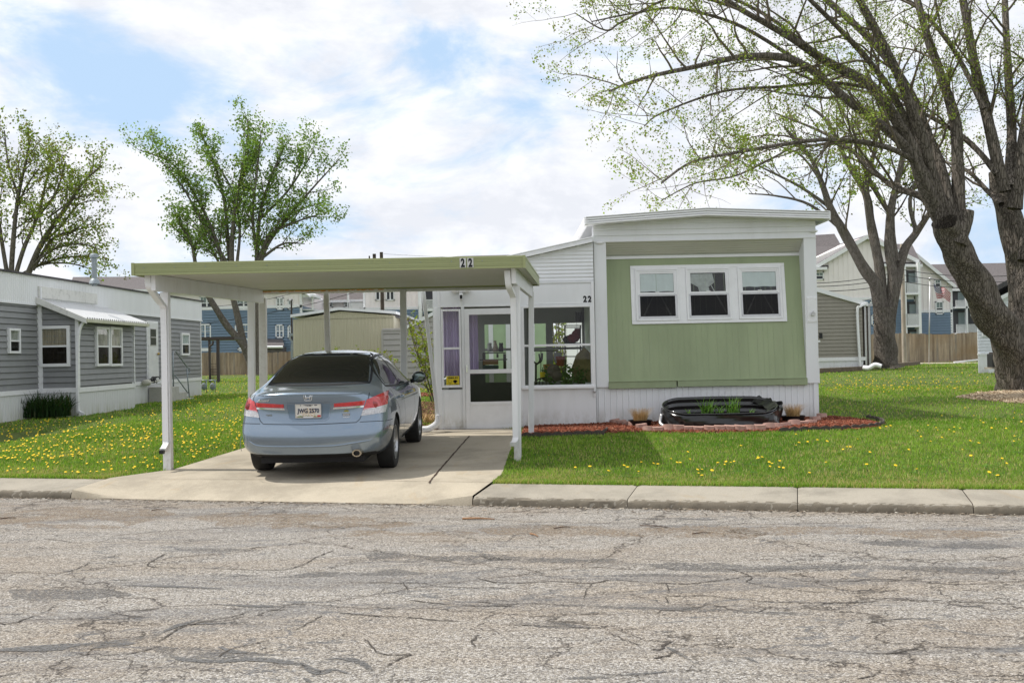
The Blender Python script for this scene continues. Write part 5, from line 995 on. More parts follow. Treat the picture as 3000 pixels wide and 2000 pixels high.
# ---------------------------------------------------------------- trees
class Tree:
    def __init__(s, seed): s.rnd = random.Random(seed); s.V = [[],[]]; s.F = [[],[]]; s.leafP = []; s.segs = []
    def tube(s, pts, rad, n, which):
        k = len(pts); V = s.V[which]; o = len(V); T = (pts[1]-pts[0]); a = T.orthogonal().normalized()
        for i in range(k):
            t = (pts[min(i+1,k-1)]-pts[max(i-1,0)]).normalized(); a = a-t*a.dot(t); a = a.normalized() if a.length > 1e-6 else t.orthogonal().normalized(); b = t.cross(a); r = rad[i]
            for j in range(n): q = 6.28319*j/n; V.append(pts[i]+(a*math.cos(q)+b*math.sin(q))*(r*(1+(.10*math.sin(q*3+i*.7)+.07*math.sin(q*5-i*.45) if which == 0 and n > 7 else 0))))
        for i in range(k-1):
            for j in range(n): s.F[which].append((o+i*n+j, o+i*n+(j+1)%n, o+(i+1)*n+(j+1)%n, o+(i+1)*n+j))
    def limb(s, pxs, Y, r0, r1, n=10, dy=0.0, step=5, power=1.0, which=0, ys=None):
        m = len(pxs)-1; P = [at(x,y,Y+(dy*(i/m)**1.3 if ys is None else ys[i])) for i,(x,y) in enumerate(pxs)]; P = sweep(P, step); k = len(P); rad = [r0+(r1-r0)*(i/(k-1))**power for i in range(k)]
        s.tube(P, rad, n, which); s.segs.append((P, rad)); return P, rad
    def spawn(s, P, rad, cfg, lev, f0=.2):
        rn = s.rnd; L = sum((P[i+1]-P[i]).length for i in range(len(P)-1)); c = cfg[lev]; cnt = max(1, int(L*c['den']))
        for q in range(cnt):
            f = f0+(1-f0)*((q+rn.random())/cnt); x = f*(len(P)-1); i = min(int(x),len(P)-2); p = P[i].lerp(P[i+1],x-i); t = (P[i+1]-P[i]).normalized()
            side = Vector((rn.gauss(0,1),rn.gauss(0,1),rn.gauss(0,1)+c.get('up',.3))); side -= t*side.dot(t)
            if side.length < 1e-3: continue
            side.normalize(); d = (t*c['fwd']+side*c['out']).normalized(); ln = c['len']*(1-.55*f)*rn.uniform(.6,1.25); r = min(rad[i]*.55, c['r'])
            s.branch(p, d, ln, r, cfg, lev)
    def branch(s, p, d, ln, r, cfg, lev):
        rn = s.rnd; c = cfg[lev]; k = c['k']; P = [p]; st = ln/k
        for i in range(k):
            d = (d+Vector((rn.gauss(0,c['wob']),rn.gauss(0,c['wob']),rn.gauss(0,c['wob'])+c['trop']))).normalized(); P.append(P[-1]+d*st)
        rad = [r*(1-.75*i/k) for i in range(k+1)]; s.tube(P, rad, 5 if lev == 0 else 3, 1)
        if c.get('leaf'):
            for i in range(1,k+1):
                for _ in range(c['leaf']): s.leafP.append(P[i-1].lerp(P[i],rn.random()))
        if lev+1 < len(cfg): s.spawn(P, rad, cfg, lev+1, .12)
    def build(s, name, label, bm, lm, base, leaf=.06, per=3, spread=.07, tw=None, keep=1.0):
        t = thing(name, label, 'tree', base); nb = t.matrix_basis.inverted(); bo = Vector(base)
        for w, nm, m in ((0,'trunk',bm),(1,'branches',tw or bark_twig)):
            if not s.V[w]: continue
            V = np.array([v[:] for v in s.V[w]])-np.array(bo); o = np_mesh(nm, V, np.array(s.F[w]), None, m, t); o.data.polygons.foreach_set('use_smooth', [True]*len(o.data.polygons))
        P = np.array([p[:] for p in s.leafP])-np.array(bo)
        if keep < 1: P = P[RNG.random(len(P)) < keep]
        n = len(P)*per; C0 = np.repeat(P,per,0)+RNG.normal(0,spread,(n,3)); a = RNG.normal(0,1,(n,3)); a /= np.linalg.norm(a,axis=1)[:,None]; b = np.cross(a, RNG.normal(0,1,(n,3))); b /= np.linalg.norm(b,axis=1)[:,None]; sz = leaf*RNG.uniform(.5,1.3,(n,1))
        V = np.stack([C0-a*sz*.5, C0+b*sz*.42, C0+a*sz*.62+np.cross(a,b)*sz*.15, C0-b*sz*.42],1).reshape(-1,3); Q = np.arange(n*4).reshape(-1,4)
        np_mesh('crown', V, Q, None, lm, t); return t
# big maple on the right
T = Tree(11); Y = 27.0
T.limb([(2352,925),(2348,895),(2342,850),(2338,800),(2350,760),(2376,700),(2378,640)],Y,.80,.42,18,power=.4,step=5)
T.limb([(2345,925),(2342,880),(2336,830),(2318,775),(2280,722),(2244,660),(2212,600),(2186,548),(2172,510)],Y,.62,.31,18,dy=-1.2,power=.5,step=5)
T.limb([(2200,560),(2216,515),(2224,483)],Y-1.2,.20,.13,12)
T.limb([(2390,790),(2352,700),(2345,610),(2318,500),(2302,440),(2290,400)],Y,.38,.23,14,dy=1)
Lb = [([(2168,520),(2120,420),(2084,320),(2004,203),(1898,140),(1800,78),(1684,11),(1600,-50)],0.185,.035,-2.5),
([(2170,510),(2135,440),(2074,331),(1951,235),(1834,142),(1711,130),(1578,158),(1470,182),(1400,210)],0.143,.02,-4),
([(2160,500),(2130,400),(2070,352),(2000,330),(1930,322),(1844,325),(1684,352),(1590,372),(1520,420)],0.084,.018,-5),
([(2160,505),(2120,455),(2058,432),(2010,395),(1951,341),(1880,300),(1780,260)],0.101,.02,3),
([(2175,505),(2140,400),(2111,300),(2070,190),(2004,53),(1951,-40)],0.168,.07,-1),
([(2185,500),(2165,400),(2138,330),(2100,230),(2015,107),(1898,0),(1850,-40)],0.151,.06,2),
([(2205,500),(2200,380),(2191,267),(2160,170),(2138,107),(2106,0),(2095,-60)],0.160,.07,1),
([(2110,330),(2040,200),(1960,100),(1880,20),(1820,-40)],0.084,.04,-3),
([(2004,203),(1900,190),(1790,200),(1660,210),(1520,260),(1480,290)],0.050,.012,-4),
([(1834,142),(1700,60),(1560,20),(1460,30),(1360,50)],0.050,.012,-3),
([(1898,140),(1750,30),(1600,-30),(1450,-40)],0.050,.02,-1),
([(1680,15),(1560,-10),(1430,50),(1390,70),(1320,30)],0.042,.012,-2),
([(1844,325),(1700,400),(1600,420),(1520,460)],0.025,.01,-5),
([(2308,440),(2275,300),(2245,180),(2212,0),(2200,-60)],0.151,.08,1),
([(2318,430),(2324,330),(2318,213),(2308,0)],0.143,.08,2),
([(2290,400),(2250,350),(2190,300),(2120,260),(2020,220),(1940,200)],0.084,.02,3),
([(2300,470),(2270,440),(2225,395),(2180,375),(2120,350)],0.076,.02,4),
([(2330,480),(2352,330),(2370,180),(2380,0)],0.185,.1,0),([(2260,250),(2200,130),(2130,40),(2050,-30)],0.067,.04,2),([(2352,600),(2390,400),(2440,200),(2500,0)],0.168,.08,1)]
cfgB = [dict(den=1.9,len=2.7,r=.036,fwd=.75,out=.75,k=6,wob=.13,trop=.02,up=.35),dict(den=2.6,len=1.15,r=.014,fwd=.7,out=.8,k=4,wob=.18,trop=.03,leaf=1),dict(den=4.2,len=.5,r=.006,fwd=.7,out=.8,k=3,wob=.2,trop=.0,leaf=2)]
for pxs, r0, r1, dy in Lb:
    P, rd = T.limb(pxs, Y-.6, r0, r1, 9, dy=dy, step=5); T.spawn(P, rd, cfgB, 0, .25)
bb = g(2350,915); T.build('maple_tree', 'huge forked maple with furrowed trunk and sparse new leaves, at the right edge', bark_big, leaf_olive, (bb.x,Y,.42), leaf=.046, per=4, spread=.06, keep=.68)
# second maple
T = Tree(5); Y = 56.0
T.limb([(2036,846),(2034,828),(2033,790),(2031,740),(2030,705)],Y,.88,.47,14,power=.25)
for pxs, r0, r1, dy in [([(2024,740),(2012,660),(1985,615),(1935,530),(1908,478),(1885,415),(1860,360),(1800,290)],.37,.05,-2),([(2028,720),(2020,620),(2002,520),(1990,450),(1950,380),(1900,280),(1850,240)],.31,.05,2),([(2045,720),(2050,640),(2042,560),(2048,470),(2070,380),(2080,300),(2090,230)],.31,.06,0),
 ([(2044,735),(2060,640),(2078,575),(2105,532),(2135,490),(2160,440),(2190,380)],.31,.05,2),([(2000,520),(1990,430),(2010,340),(2020,260)],.2,.04,-2),([(1935,530),(1860,470),(1780,450),(1720,445)],.10,.02,-2),([(1908,478),(1840,430),(1760,390),(1700,360)],.10,.02,0),([(2050,500),(1990,400),(1960,300),(1900,200)],.15,.03,2),([(2060,600),(2050,520),(2060,430),(2110,330)],.16,.03,1),([(2105,532),(2090,460),(2120,380),(2150,300)],.13,.03,-1),([(1885,415),(1830,350),(1740,330)],.08,.02,1)]:
    P, rd = T.limb(pxs, Y, r0, r1, 8, dy=dy, step=5); T.spawn(P, rd, [dict(den=.75,len=5.0,r=.06,fwd=.8,out=.62,k=6,wob=.12,trop=.03,up=.5),dict(den=1.5,len=2.2,r=.025,fwd=.75,out=.7,k=4,wob=.16,trop=.03,leaf=1),dict(den=1.3,len=1.0,r=.014,fwd=.7,out=.8,k=3,wob=.2,trop=0,leaf=2)], 0, .35)
T.build('maple_tree', 'second maple with four upright limbs and sparse lime leaves beside the taupe home', bark_far, leaf_olive, (Xp(2036,Y),Y,.45), leaf=.13, per=3, spread=.12, keep=1)
# green maple behind the carport
T = Tree(8); Y = 78.0
T.limb([(586,862),(582,840),(572,800)],Y,.62,.45,12,power=.4)
cf = [dict(den=1.2,len=3.0,r=.06,fwd=.85,out=.55,k=5,wob=.10,trop=.07,up=.6,leaf=2),dict(den=1.8,len=1.8,r=.03,fwd=.8,out=.6,k=4,wob=.14,trop=.05,leaf=2),dict(den=1.4,len=.8,r=.015,fwd=.7,out=.7,k=3,wob=.2,trop=.03,leaf=3)]
for pxs, r0, r1, dy, fl_ in [([(578,842),(560,795),(520,745),(490,700),(468,660),(450,610),(440,560),(410,510)],0.30,.08,-1,.75),([(565,810),(548,740),(535,680),(515,620),(500,560),(460,470),(400,380),(320,345)],0.27,.03,0,.45),([(560,790),(545,720),(532,660),(524,560),(515,460),(490,370),(470,330)],0.23,.04,1,.42),
 ([(534,650),(532,560),(545,450),(565,350),(570,275)],.22,.03,0,.3),([(590,860),(592,760),(592,660),(590,570),(600,480),(625,400),(650,345)],0.28,.04,0,.42),([(592,640),(610,570),(660,500),(720,430),(780,365)],0.17,.03,0,.25),([(594,600),(620,540),(680,510),(740,490)],.15,.03,-1,.2),([(545,600),(550,520),(530,430),(480,350)],.12,.03,1,.2),([(592,590),(580,500),(590,400),(600,300)],.15,.03,-1,.2),([(605,590),(650,560),(700,560)],.12,.03,1,.2),([(520,600),(470,520),(420,430),(370,370)],.12,.03,-1,.2),([(600,500),(660,440),(700,380),(720,345)],.10,.03,1,.2),([(540,480),(560,400),(610,320)],.1,.03,1,.2),([(520,640),(480,560),(430,490)],.12,.03,2,.2)]:
    P, rd = T.limb(pxs, Y, r0, r1, 8, dy=dy, step=5); T.spawn(P, rd, cf, 0, fl_)
T.build('maple_tree', 'green leafed multi stemmed maple rising behind the carport roof', bark_far, leaf_green, (Xp(586,Y),Y,.47), leaf=.165, per=4, spread=.24, keep=.62)
# far left maple
T = Tree(21); Y = 58.0
cf = [dict(den=1.6,len=2.3,r=.045,fwd=.85,out=.6,k=6,wob=.12,trop=.04,up=.5,leaf=2),dict(den=2.0,len=1.8,r=.025,fwd=.8,out=.65,k=4,wob=.15,trop=.03,leaf=1),dict(den=1.3,len=.9,r=.014,fwd=.7,out=.7,k=3,wob=.2,trop=.02,leaf=3)]
T.limb([(20,860),(22,700),(26,640)],Y,.45,.38,12)
for pxs, r0, r1, dy in [([(30,650),(90,610),(160,605),(215,620)],0.080,.02,1),([(45,640),(110,580),(180,560),(235,575)],0.080,.02,-1),([(110,500),(150,470),(200,420)],0.056,.02,0),([(30,500),(60,430),(95,380)],0.080,.02,0),([(24,660),(30,560),(42,450),(60,370),(70,320)],0.160,.03,0),([(30,650),(55,570),(85,500),(110,400),(120,350)],0.136,.03,1),([(60,640),(95,560),(150,480),(190,420),(235,380)],0.176,.03,-1),([(75,620),(120,550),(170,530),(215,520)],0.112,.02,0),([(50,630),(100,605),(160,590),(230,590)],0.096,.02,1),([(20,650),(5,560),(-10,450),(-20,370)],0.136,.03,1),([(95,560),(140,520),(180,470),(225,460)],0.080,.02,2),([(42,450),(20,380),(10,300)],0.080,.03,1),([(85,500),(130,440),(150,370)],0.080,.03,-1),([(-10,640),(-60,500),(-100,400)],0.160,.03,0)]:
    P, rd = T.limb(pxs, Y, r0, r1, 8, dy=dy, step=5); T.spawn(P, rd, cf, 0, .25)
T.build('maple_tree', 'feathery light green maple standing behind the grey home at the far left', bark_far, leaf_olive, (Xp(20,Y),Y,.45), leaf=.125, per=3, spread=.16, keep=.9)
# bushes
def bush(name, label, c, size, nst, ln, lm, leaf, keep, seed, trop=.05, per=2, twm=None, lev1=6):
    T = Tree(seed); rn = T.rnd
    for i in range(nst):
        a = rn.uniform(0,6.28); r_ = rn.random()**.5; p = Vector((c[0]+size[0]*.45*r_*math.cos(a),c[1]+size[1]*.45*r_*math.sin(a),c[2])); d = Vector((math.cos(a)*r_*.5,math.sin(a)*r_*.5,1)).normalized()
        T.branch(p, d, ln*rn.uniform(.75,1.1), .012*ln, [dict(k=6,wob=.06,trop=trop,den=1,leaf=lev1//3),dict(den=5/ln*2,len=.28*ln,r=.006*ln,fwd=.8,out=.5,k=3,wob=.12,trop=.05,leaf=2)], 0)
    return T.build(name, label, bark_far, lm, c, leaf=leaf, per=per, spread=leaf*.7, keep=keep, tw=twm)
bush('forsythia_bush', 'rounded twiggy bush with yellow green leaves in front of the tan home', (Xp(812,36),36,.43), (1.9,1.2), 90, 1.35, leaf_lime, .07, .35, 3, twm=paint('tan twigs',(.34,.25,.13),.9,.2))
bush('lilac_shrub', 'tall bright green leafy shrub beside the shed and porch corner', (at(1005,900,27.5).x+.1,27.5,.43), (.75,.9), 26, 2.05, leaf_lime, .075, .9, 4)
bush('lilac_shrub', 'sunny green shrub seen through the porch windows', (at(1292,760,30).x,30,.43), (1.6,1.4), 46, 2.7, leaf_lime, .085, .95, 9)
# ---------------------------------------------------------------- the parked saloon car
def car_paint():
    t = NT('pale blue metallic paint'); n = t.noise(900,2,.5); c = t.vm('SCALE', (.215,.275,.345), sc=t.rng(n,.3,.7,.86,1.14)); return t.fin(c, .24, .68, .5, 1.0)
cpaint = car_paint(); cglass = paint('tinted car glass', (.006,.007,.007), .06, .1, 2, spec=.6); cdark = paint('car underside', (.012,.012,.013), .8)
def lens(name, col, rough=.12, emi=0):
    t = NT(name); n = t.rng(t.noise(60,2,.5,src=t.map((.4,1,1))),.3,.7,.75,1.25); return t.fin(t.vm('SCALE', col, sc=n), rough, 0, .6, 1.0)
l_red = lens('red lamp lens', (.50,.018,.022)); l_clear = lens('clear lamp lens', (.50,.50,.52)); l_dkred = lens('deep red lamp', (.30,.012,.016))
car = thing('parked_car', 'light blue four door saloon car parked on the driveway under the carport', 'car', (0,0,0))
cy0 = 12.72; cx0 = at(705.5,960,cy0).x; hdg = math.atan((1235-1176)/FPX)
zr = gz(cx0+.03,cy0+1.1)+.012; zf = gz(cx0+.1,cy0+3.9)+.012
car.location = (cx0,cy0,zr-1.1*(zf-zr)/2.8); car.scale = (.985,1,1); car.rotation_euler = (math.atan((zf-zr)/2.8),0,-hdg)
def S_(y, W, zb, belt, top, rock=.0):
    return [(0,y,zb),(W-.24,y,zb),(W-.06,y,zb+.07),(W-.012,y,.46),(W,y,.60),(W-.003,y,.68),(W-.018,y,.84),(W-.055,y,belt-.015)]+[(a,y,b) for a,b in top]
rear = [(0,.10,.30),(.60,.13,.30),(.77,.20,.345),(.80,.155,.47),(.795,.165,.575),(.79,.21,.655),(.755,.235,.80),(.70,.225,.935),(.64,.20,.985),(.50,.165,1.02),(.26,.14,1.035),(0,.135,1.04)]
st = [rear,
 [(0,.26,.22),(.64,.28,.23),(.83,.34,.32),(.872,.31,.46),(.875,.32,.60),(.862,.35,.68),(.835,.37,.84),(.785,.36,.95),(.71,.34,1.005),(.54,.30,1.045),(.28,.28,1.060),(0,.27,1.063)],
 S_(.58,.915,.20,.975,[(.76,1.03),(.57,1.068),(.30,1.084),(0,1.088)]),
 S_(.82,.922,.20,.985,[(.775,1.055),(.60,1.13),(.32,1.155),(0,1.160)]),
 S_(1.12,.924,.20,.985,[(.775,1.085),(.615,1.245),(.33,1.285),(0,1.292)]),
 S_(1.50,.924,.19,.98,[(.765,1.12),(.595,1.375),(.34,1.425),(0,1.432)]),
 S_(1.80,.923,.18,.975,[(.765,1.12),(.600,1.402),(.35,1.458),(0,1.466)]),
 S_(2.30,.922,.17,.965,[(.775,1.11),(.605,1.408),(.35,1.466),(0,1.476)]),
 S_(2.85,.922,.17,.955,[(.775,1.09),(.590,1.375),(.34,1.435),(0,1.446)]),
 S_(3.30,.921,.17,.945,[(.770,1.03),(.61,1.19),(.34,1.245),(0,1.258)]),
 S_(3.72,.920,.18,.93,[(.77,.965),(.62,1.00),(.34,1.03),(0,1.04)]),
 S_(4.20,.905,.20,.88,[(.75,.905),(.60,.925),(.33,.945),(0,.95)]),
 S_(4.62,.86,.22,.79,[(.70,.80),(.55,.815),(.30,.83),(0,.835)]),
 [(0,4.86,.26),(.50,4.82,.26),(.66,4.76,.32),(.70,4.80,.46),(.69,4.80,.56),(.67,4.80,.62),(.63,4.78,.66),(.56,4.77,.70),(.48,4.78,.72),(.36,4.80,.73),(.2,4.82,.735),(0,4.83,.735)]]
cm = MB(); K = 12
def mir(row): return row+[(-x,y,z) for x,y,z in row[-2:0:-1]]
rows = [mir(r) for r in st]; n = len(rows[0]); cm.v = [p for r in rows for p in r]
for i in range(len(rows)-1):
    for j in range(n): cm.f.append((i*n+j,i*n+(j+1)%n,(i+1)*n+(j+1)%n,(i+1)*n+j))
def cap(row, yc, base, flip):
    # inner columns between the two sides, for rows k=1..K-2
    cen = {}
    for k in range(1,K-1):
        x,y,z = row[k]; yy = yc(z)
        for c_, fx in ((0,1.0),):
            for key, xx in (('r',x*.52),('c',0),('l',-x*.52)): cm.v.append((xx, yy+(y-yy)*(.32 if key != 'c' else 0), z)); cen[(k,key)] = len(cm.v)-1
    def vi(k,key):
        if key == 'R': return base+k
        if key == 'L': return base+(n-k if 0 < k < K-1 else k)
        return cen[(k,key)]
    keys = ['R','r','c','l','L']
    for k in range(1,K-2):
        for a,b in zip(keys,keys[1:]): q = (vi(k,a),vi(k,b),vi(k+1,b),vi(k+1,a)); cm.f.append(q if not flip else q[::-1])
    B, Tt = base, base+K-1
    cm.f.append((B,vi(1,'r'),vi(1,'R'))); cm.f.append((B,vi(1,'c'),vi(1,'r'))); cm.f.append((B,vi(1,'l'),vi(1,'c'))); cm.f.append((B,vi(1,'L'),vi(1,'l')))
    e = K-2; cm.f.append((Tt,vi(e,'R'),vi(e,'r'))); cm.f.append((Tt,vi(e,'r'),vi(e,'c'))); cm.f.append((Tt,vi(e,'c'),vi(e,'l'))); cm.f.append((Tt,vi(e,'l'),vi(e,'L')))
ry = lambda z: float(np.interp(z,[.28,.36,.46,.56,.62,.67,.80,.93,.99,1.03],[.09,.045,.005,.01,.05,.10,.115,.085,.075,.09]))
cap(rows[0], ry, 0, False); cap(rows[-1], lambda z: 4.88, (len(rows)-1)*n, True)
me = bpy.data.meshes.new('body'); me.from_pydata(cm.v, [], cm.f); bm = bmesh.new(); bm.from_mesh(me); bmesh.ops.recalc_face_normals(bm, faces=bm.faces[:]); bm.to_mesh(me); bm.free()
tmp = bpy.data.objects.new('tmp_body', me); COL.objects.link(tmp); ssd = tmp.modifiers.new('s','SUBSURF'); ssd.levels = 4; ssd.render_levels = 4
dg = bpy.context.evaluated_depsgraph_get(); full = bpy.data.meshes.new_from_object(tmp.evaluated_get(dg)); bpy.data.objects.remove(tmp)
fv = [v.co.copy() for v in full.vertices]; fp_ = [tuple(p.vertices) for p in full.polygons]; BV = BVHTree.FromPolygons(fv, fp_)
AX = [(1.115,.335),(3.915,.335)]; WR_ = .365
tb = bpy.data.objects.new('tmp_body', full); COL.objects.link(tb); cutm = MB()
for y,z in AX:
    for sgn in (-1,1): cutm.tube([(sgn*.56,y,z),(sgn*1.1,y,z)], WR_, 48)
cme = bpy.data.meshes.new('cut'); cme.from_pydata(cutm.v, [], cutm.f); b_ = bmesh.new(); b_.from_mesh(cme); bmesh.ops.recalc_face_normals(b_, faces=b_.faces[:]); b_.to_mesh(cme); b_.free()
co_ = bpy.data.objects.new('tmp_cut', cme); COL.objects.link(co_); bo_ = tb.modifiers.new('b','BOOLEAN'); bo_.operation = 'DIFFERENCE'; bo_.object = co_; bo_.solver = 'EXACT'
dg = bpy.context.evaluated_depsgraph_get(); bme = bpy.data.meshes.new_from_object(tb.evaluated_get(dg)); bpy.data.objects.remove(tb); bpy.data.objects.remove(co_)
bme.materials.clear(); bme.materials.append(cpaint); bme.materials.append(cdark)
for p in bme.polygons:
    c = p.center; m = 0; p.use_smooth = True
    for y,z in AX:
        r_ = math.hypot(c.y-y,c.z-z)
        if r_ < WR_+.004 and abs(c.x) < .915 and (abs(abs(c.x)-.56) < .01 or abs(r_-WR_) < .006) and abs(p.normal.x) > .99 or (abs(r_-WR_) < .006 and abs(p.normal.x) < .3): m = 1
    if p.normal.z < -.8 and c.z < .34: m = 1
    p.material_index = m
bme.set_sharp_from_angle(angle=R(32)); bme.name = 'body'; body = bpy.data.objects.new('body', bme); COL.objects.link(body); body.parent = car
ID = Matrix()
def cobj(mb, name, mat, parent=None, **k):
    me_par = parent or car; sv = mb.v; mb.v = [tuple(world_inv(me_par).inverted() @ Vector(v)) for v in sv]; return mb.obj(name, mat, me_par, **k)
def proj(a, z, dirv=(0,1), off=.003):
    d = Vector((dirv[0],dirv[1],0)).normalized(); hx = Vector((d.y,-d.x,0)); o = hx*a+Vector((0,0,z))-d*(3.0 if True else 0)+Vector((0,2.4,0))*(1 if abs(d.x) > .9 else 0)
    if abs(d.x) > .9: o = Vector((-d.x*3, a, z))
    h = BV.ray_cast(o, d)
    if h[0] is None: return None
    return h[0]+h[1]*(off if h[1].dot(d) < 0 else -off)
def patch(mb, left, right, n=8, m=14, dirv=(0,1), off=.004, thick=.010):
    """left/right: polylines [(a,z)...] from bottom to top; skin between them laid on the body"""
    def samp(pl, f):
        L = [0]
        for p, q in zip(pl, pl[1:]): L.append(L[-1]+math.hypot(q[0]-p[0],q[1]-p[1]))
        x = f*L[-1]
        for i in range(len(pl)-1):
            if x <= L[i+1]+1e-9: t = (x-L[i])/max(L[i+1]-L[i],1e-9); return (pl[i][0]+(pl[i+1][0]-pl[i][0])*t, pl[i][1]+(pl[i+1][1]-pl[i][1])*t)
        return pl[-1]
    rows = []; rows0 = []; d = Vector((dirv[0],dirv[1],0)).normalized(); last = None
    for i in range(n+1):
        A, B = samp(left,i/n), samp(right,i/n); r = []; r0_ = []
        for j in range(m+1):
            a = A[0]+(B[0]-A[0])*j/m; z = A[1]+(B[1]-A[1])*j/m; p = proj(a,z,dirv,off)
            if p is None: p = last.copy() if last else Vector((0,0,z))
            last = p; r.append(p); r0_.append(p+d*thick)
        rows.append(r); rows0.append(r0_)
    mb.sheet(rows); N_ = len(rows); per = rows[0]+[r[-1] for r in rows[1:]]+rows[-1][-2::-1]+[r[0] for r in rows[-2:0:-1]]; per0 = rows0[0]+[r[-1] for r in rows0[1:]]+rows0[-1][-2::-1]+[r[0] for r in rows0[-2:0:-1]]
    mb.sheet([per+[per[0]], per0+[per0[0]]]); return mb
def ribbon(mb, pts, w, dirv=(0,1), off=.0022, per=10):
    P = []
    for (a0,z0),(a1,z1) in zip(pts, pts[1:]):
        for k in range(per): P.append((a0+(a1-a0)*k/per, z0+(z1-z0)*k/per))
    P.append(pts[-1]); rows = [[],[]]
    for i,(a,z) in enumerate(P):
        q0, q1 = P[max(i-1,0)], P[min(i+1,len(P)-1)]; dx, dz = q1[0]-q0[0], q1[1]-q0[1]; l = math.hypot(dx,dz) or 1
        for s_, r in ((-1,rows[0]),(1,rows[1])):
            p = proj(a-dz/l*w/2*s_, z+dx/l*w/2*s_, dirv, off)
            r.append(p if p is not None else (r[-1] if r else Vector((0,0,0))))
    mb.sheet(rows); return mb
seam = paint('panel gap', (.01,.012,.014), .8)
# rear window, side windows
mb = patch(MB(), [(-.615,1.112),(-.57,1.25),(-.50,1.405)], [(.615,1.112),(.57,1.25),(.50,1.405)], 14, 24, off=.004); cobj(mb,'rear_window',cglass,smooth=40)
mb = ribbon(MB(), [(-.64,1.10),(-.60,1.25),(-.525,1.415),(-.3,1.428),(.3,1.428),(.525,1.415),(.60,1.25),(.64,1.10),(.3,1.094),(-.3,1.094),(-.64,1.10)], .022); cobj(mb,'rear_window_seal',seam,sharp=1,smooth=True)
for sg in (1,-1):
    D_ = (-sg,0); tag_ = 'right' if sg == 1 else 'left'
    mb = patch(MB(), [(1.98,1.0),(1.98,1.20),(1.98,1.375)], [(1.08,1.065),(1.18,1.17),(1.50,1.345)][:3], 10, 12, D_, .004, .0); cobj(mb,'side_window',cglass,sharp=1,smooth=True)
    mb = patch(MB(), [(3.22,.985),(3.08,1.10),(2.70,1.352)], [(2.06,.998),(2.06,1.20),(2.06,1.378)], 10, 14, D_, .004, .0); cobj(mb,'side_window',cglass,sharp=1,smooth=True)
    mb = ribbon(MB(), [(3.30,.965),(2.0,.985),(.98,1.04),(1.13,1.19),(1.46,1.365),(1.98,1.395),(2.55,1.388),(2.75,1.36),(3.30,.965)], .022, D_, .003); ribbon(mb,[(2.02,.98),(2.02,1.39)],.05,D_,.0035); cobj(mb,'window_frame',black,sharp=1,smooth=True)
    mb = ribbon(MB(), [(2.02,.975),(2.02,.70),(2.05,.34),(2.12,.24)], .008, D_); ribbon(mb, [(3.22,.95),(3.18,.75),(3.16,.30),(3.10,.24)], .008, D_); ribbon(mb, [(1.10,1.0),(1.22,.86),(1.45,.72),(1.52,.56),(1.60,.34),(1.70,.24)], .008, D_); ribbon(mb,[(1.70,.235),(3.10,.235)],.012,D_); ribbon(mb,[(.40,.655),(.75,.648)],.006,D_); cobj(mb,'door_seams',seam,sharp=1)
    for y in (1.62,2.62): mb = MB().tube(sweep([(sg*.905,y-.09,.86),(sg*.945,y-.06,.865),(sg*.948,y+.06,.867),(sg*.905,y+.09,.866)]),.014,8); cobj(mb,'door_handle',cpaint,smooth=True)
    mb = MB().blob((sg*.985,3.18,1.03),.105,.07,.085,16,11); mo = cobj(mb,'door_mirror',paint('mirror housing',(.015,.022,.028),.2,coat=1),smooth=True)
    mb = MB().blob((sg*.988,3.112,1.03),.085,.012,.066,16,9); cobj(mb,'mirror_glass',paint('mirror glass',(.16,.20,.19),.06,.1,4,metal=.9),smooth=True); MB_ = MB().tube([(sg*.86,3.16,.97),(sg*.98,3.18,1.0)],.03,8); cobj(MB_,'mirror_arm',black,smooth=True)
# rocker and bumper seams, boot lid outline
mb = ribbon(MB(), [(-.695,1.0),(-.70,.955),(-.665,.86),(-.60,.70),(-.56,.665),(0,.655),(.56,.665),(.60,.70),(.665,.86),(.70,.955),(.695,1.0)], .007); cobj(mb,'boot_seam',seam,sharp=1)
mb = ribbon(MB(), [(-.86,.66),(-.79,.668),(-.60,.668)], .006); ribbon(mb,[(.60,.668),(.79,.668),(.86,.66)],.006); cobj(mb,'bumper_seam',seam,sharp=1)
# boot spoiler lip and bumper lower crease
mb = MB(); P = [proj(x,1.012-.02*abs(x),(0,1),.0) for x in np.linspace(-.62,.62,21)]; mb.tube([p+Vector((0,-.002,.0)) for p in P], .012, 8); cobj(mb,'boot_lip',cpaint,smooth=True)
mb = MB(); P = [proj(x,z,(0,1),0) for x,z in ((-.80,.50),(-.72,.455),(-.64,.415),(-.5,.405),(-.25,.403),(0,.402),(.25,.402),(.38,.41),(.50,.425),(.62,.44),(.72,.455),(.80,.50))]; P = sweep([p for p in P if p],4); mb.tube([p+Vector((0,.004,0)) for p in P], [.003+.011*min(1,i/8,(len(P)-1-i)/8) for i in range(len(P))], 8); cobj(mb,'bumper_crease',cpaint,smooth=True)
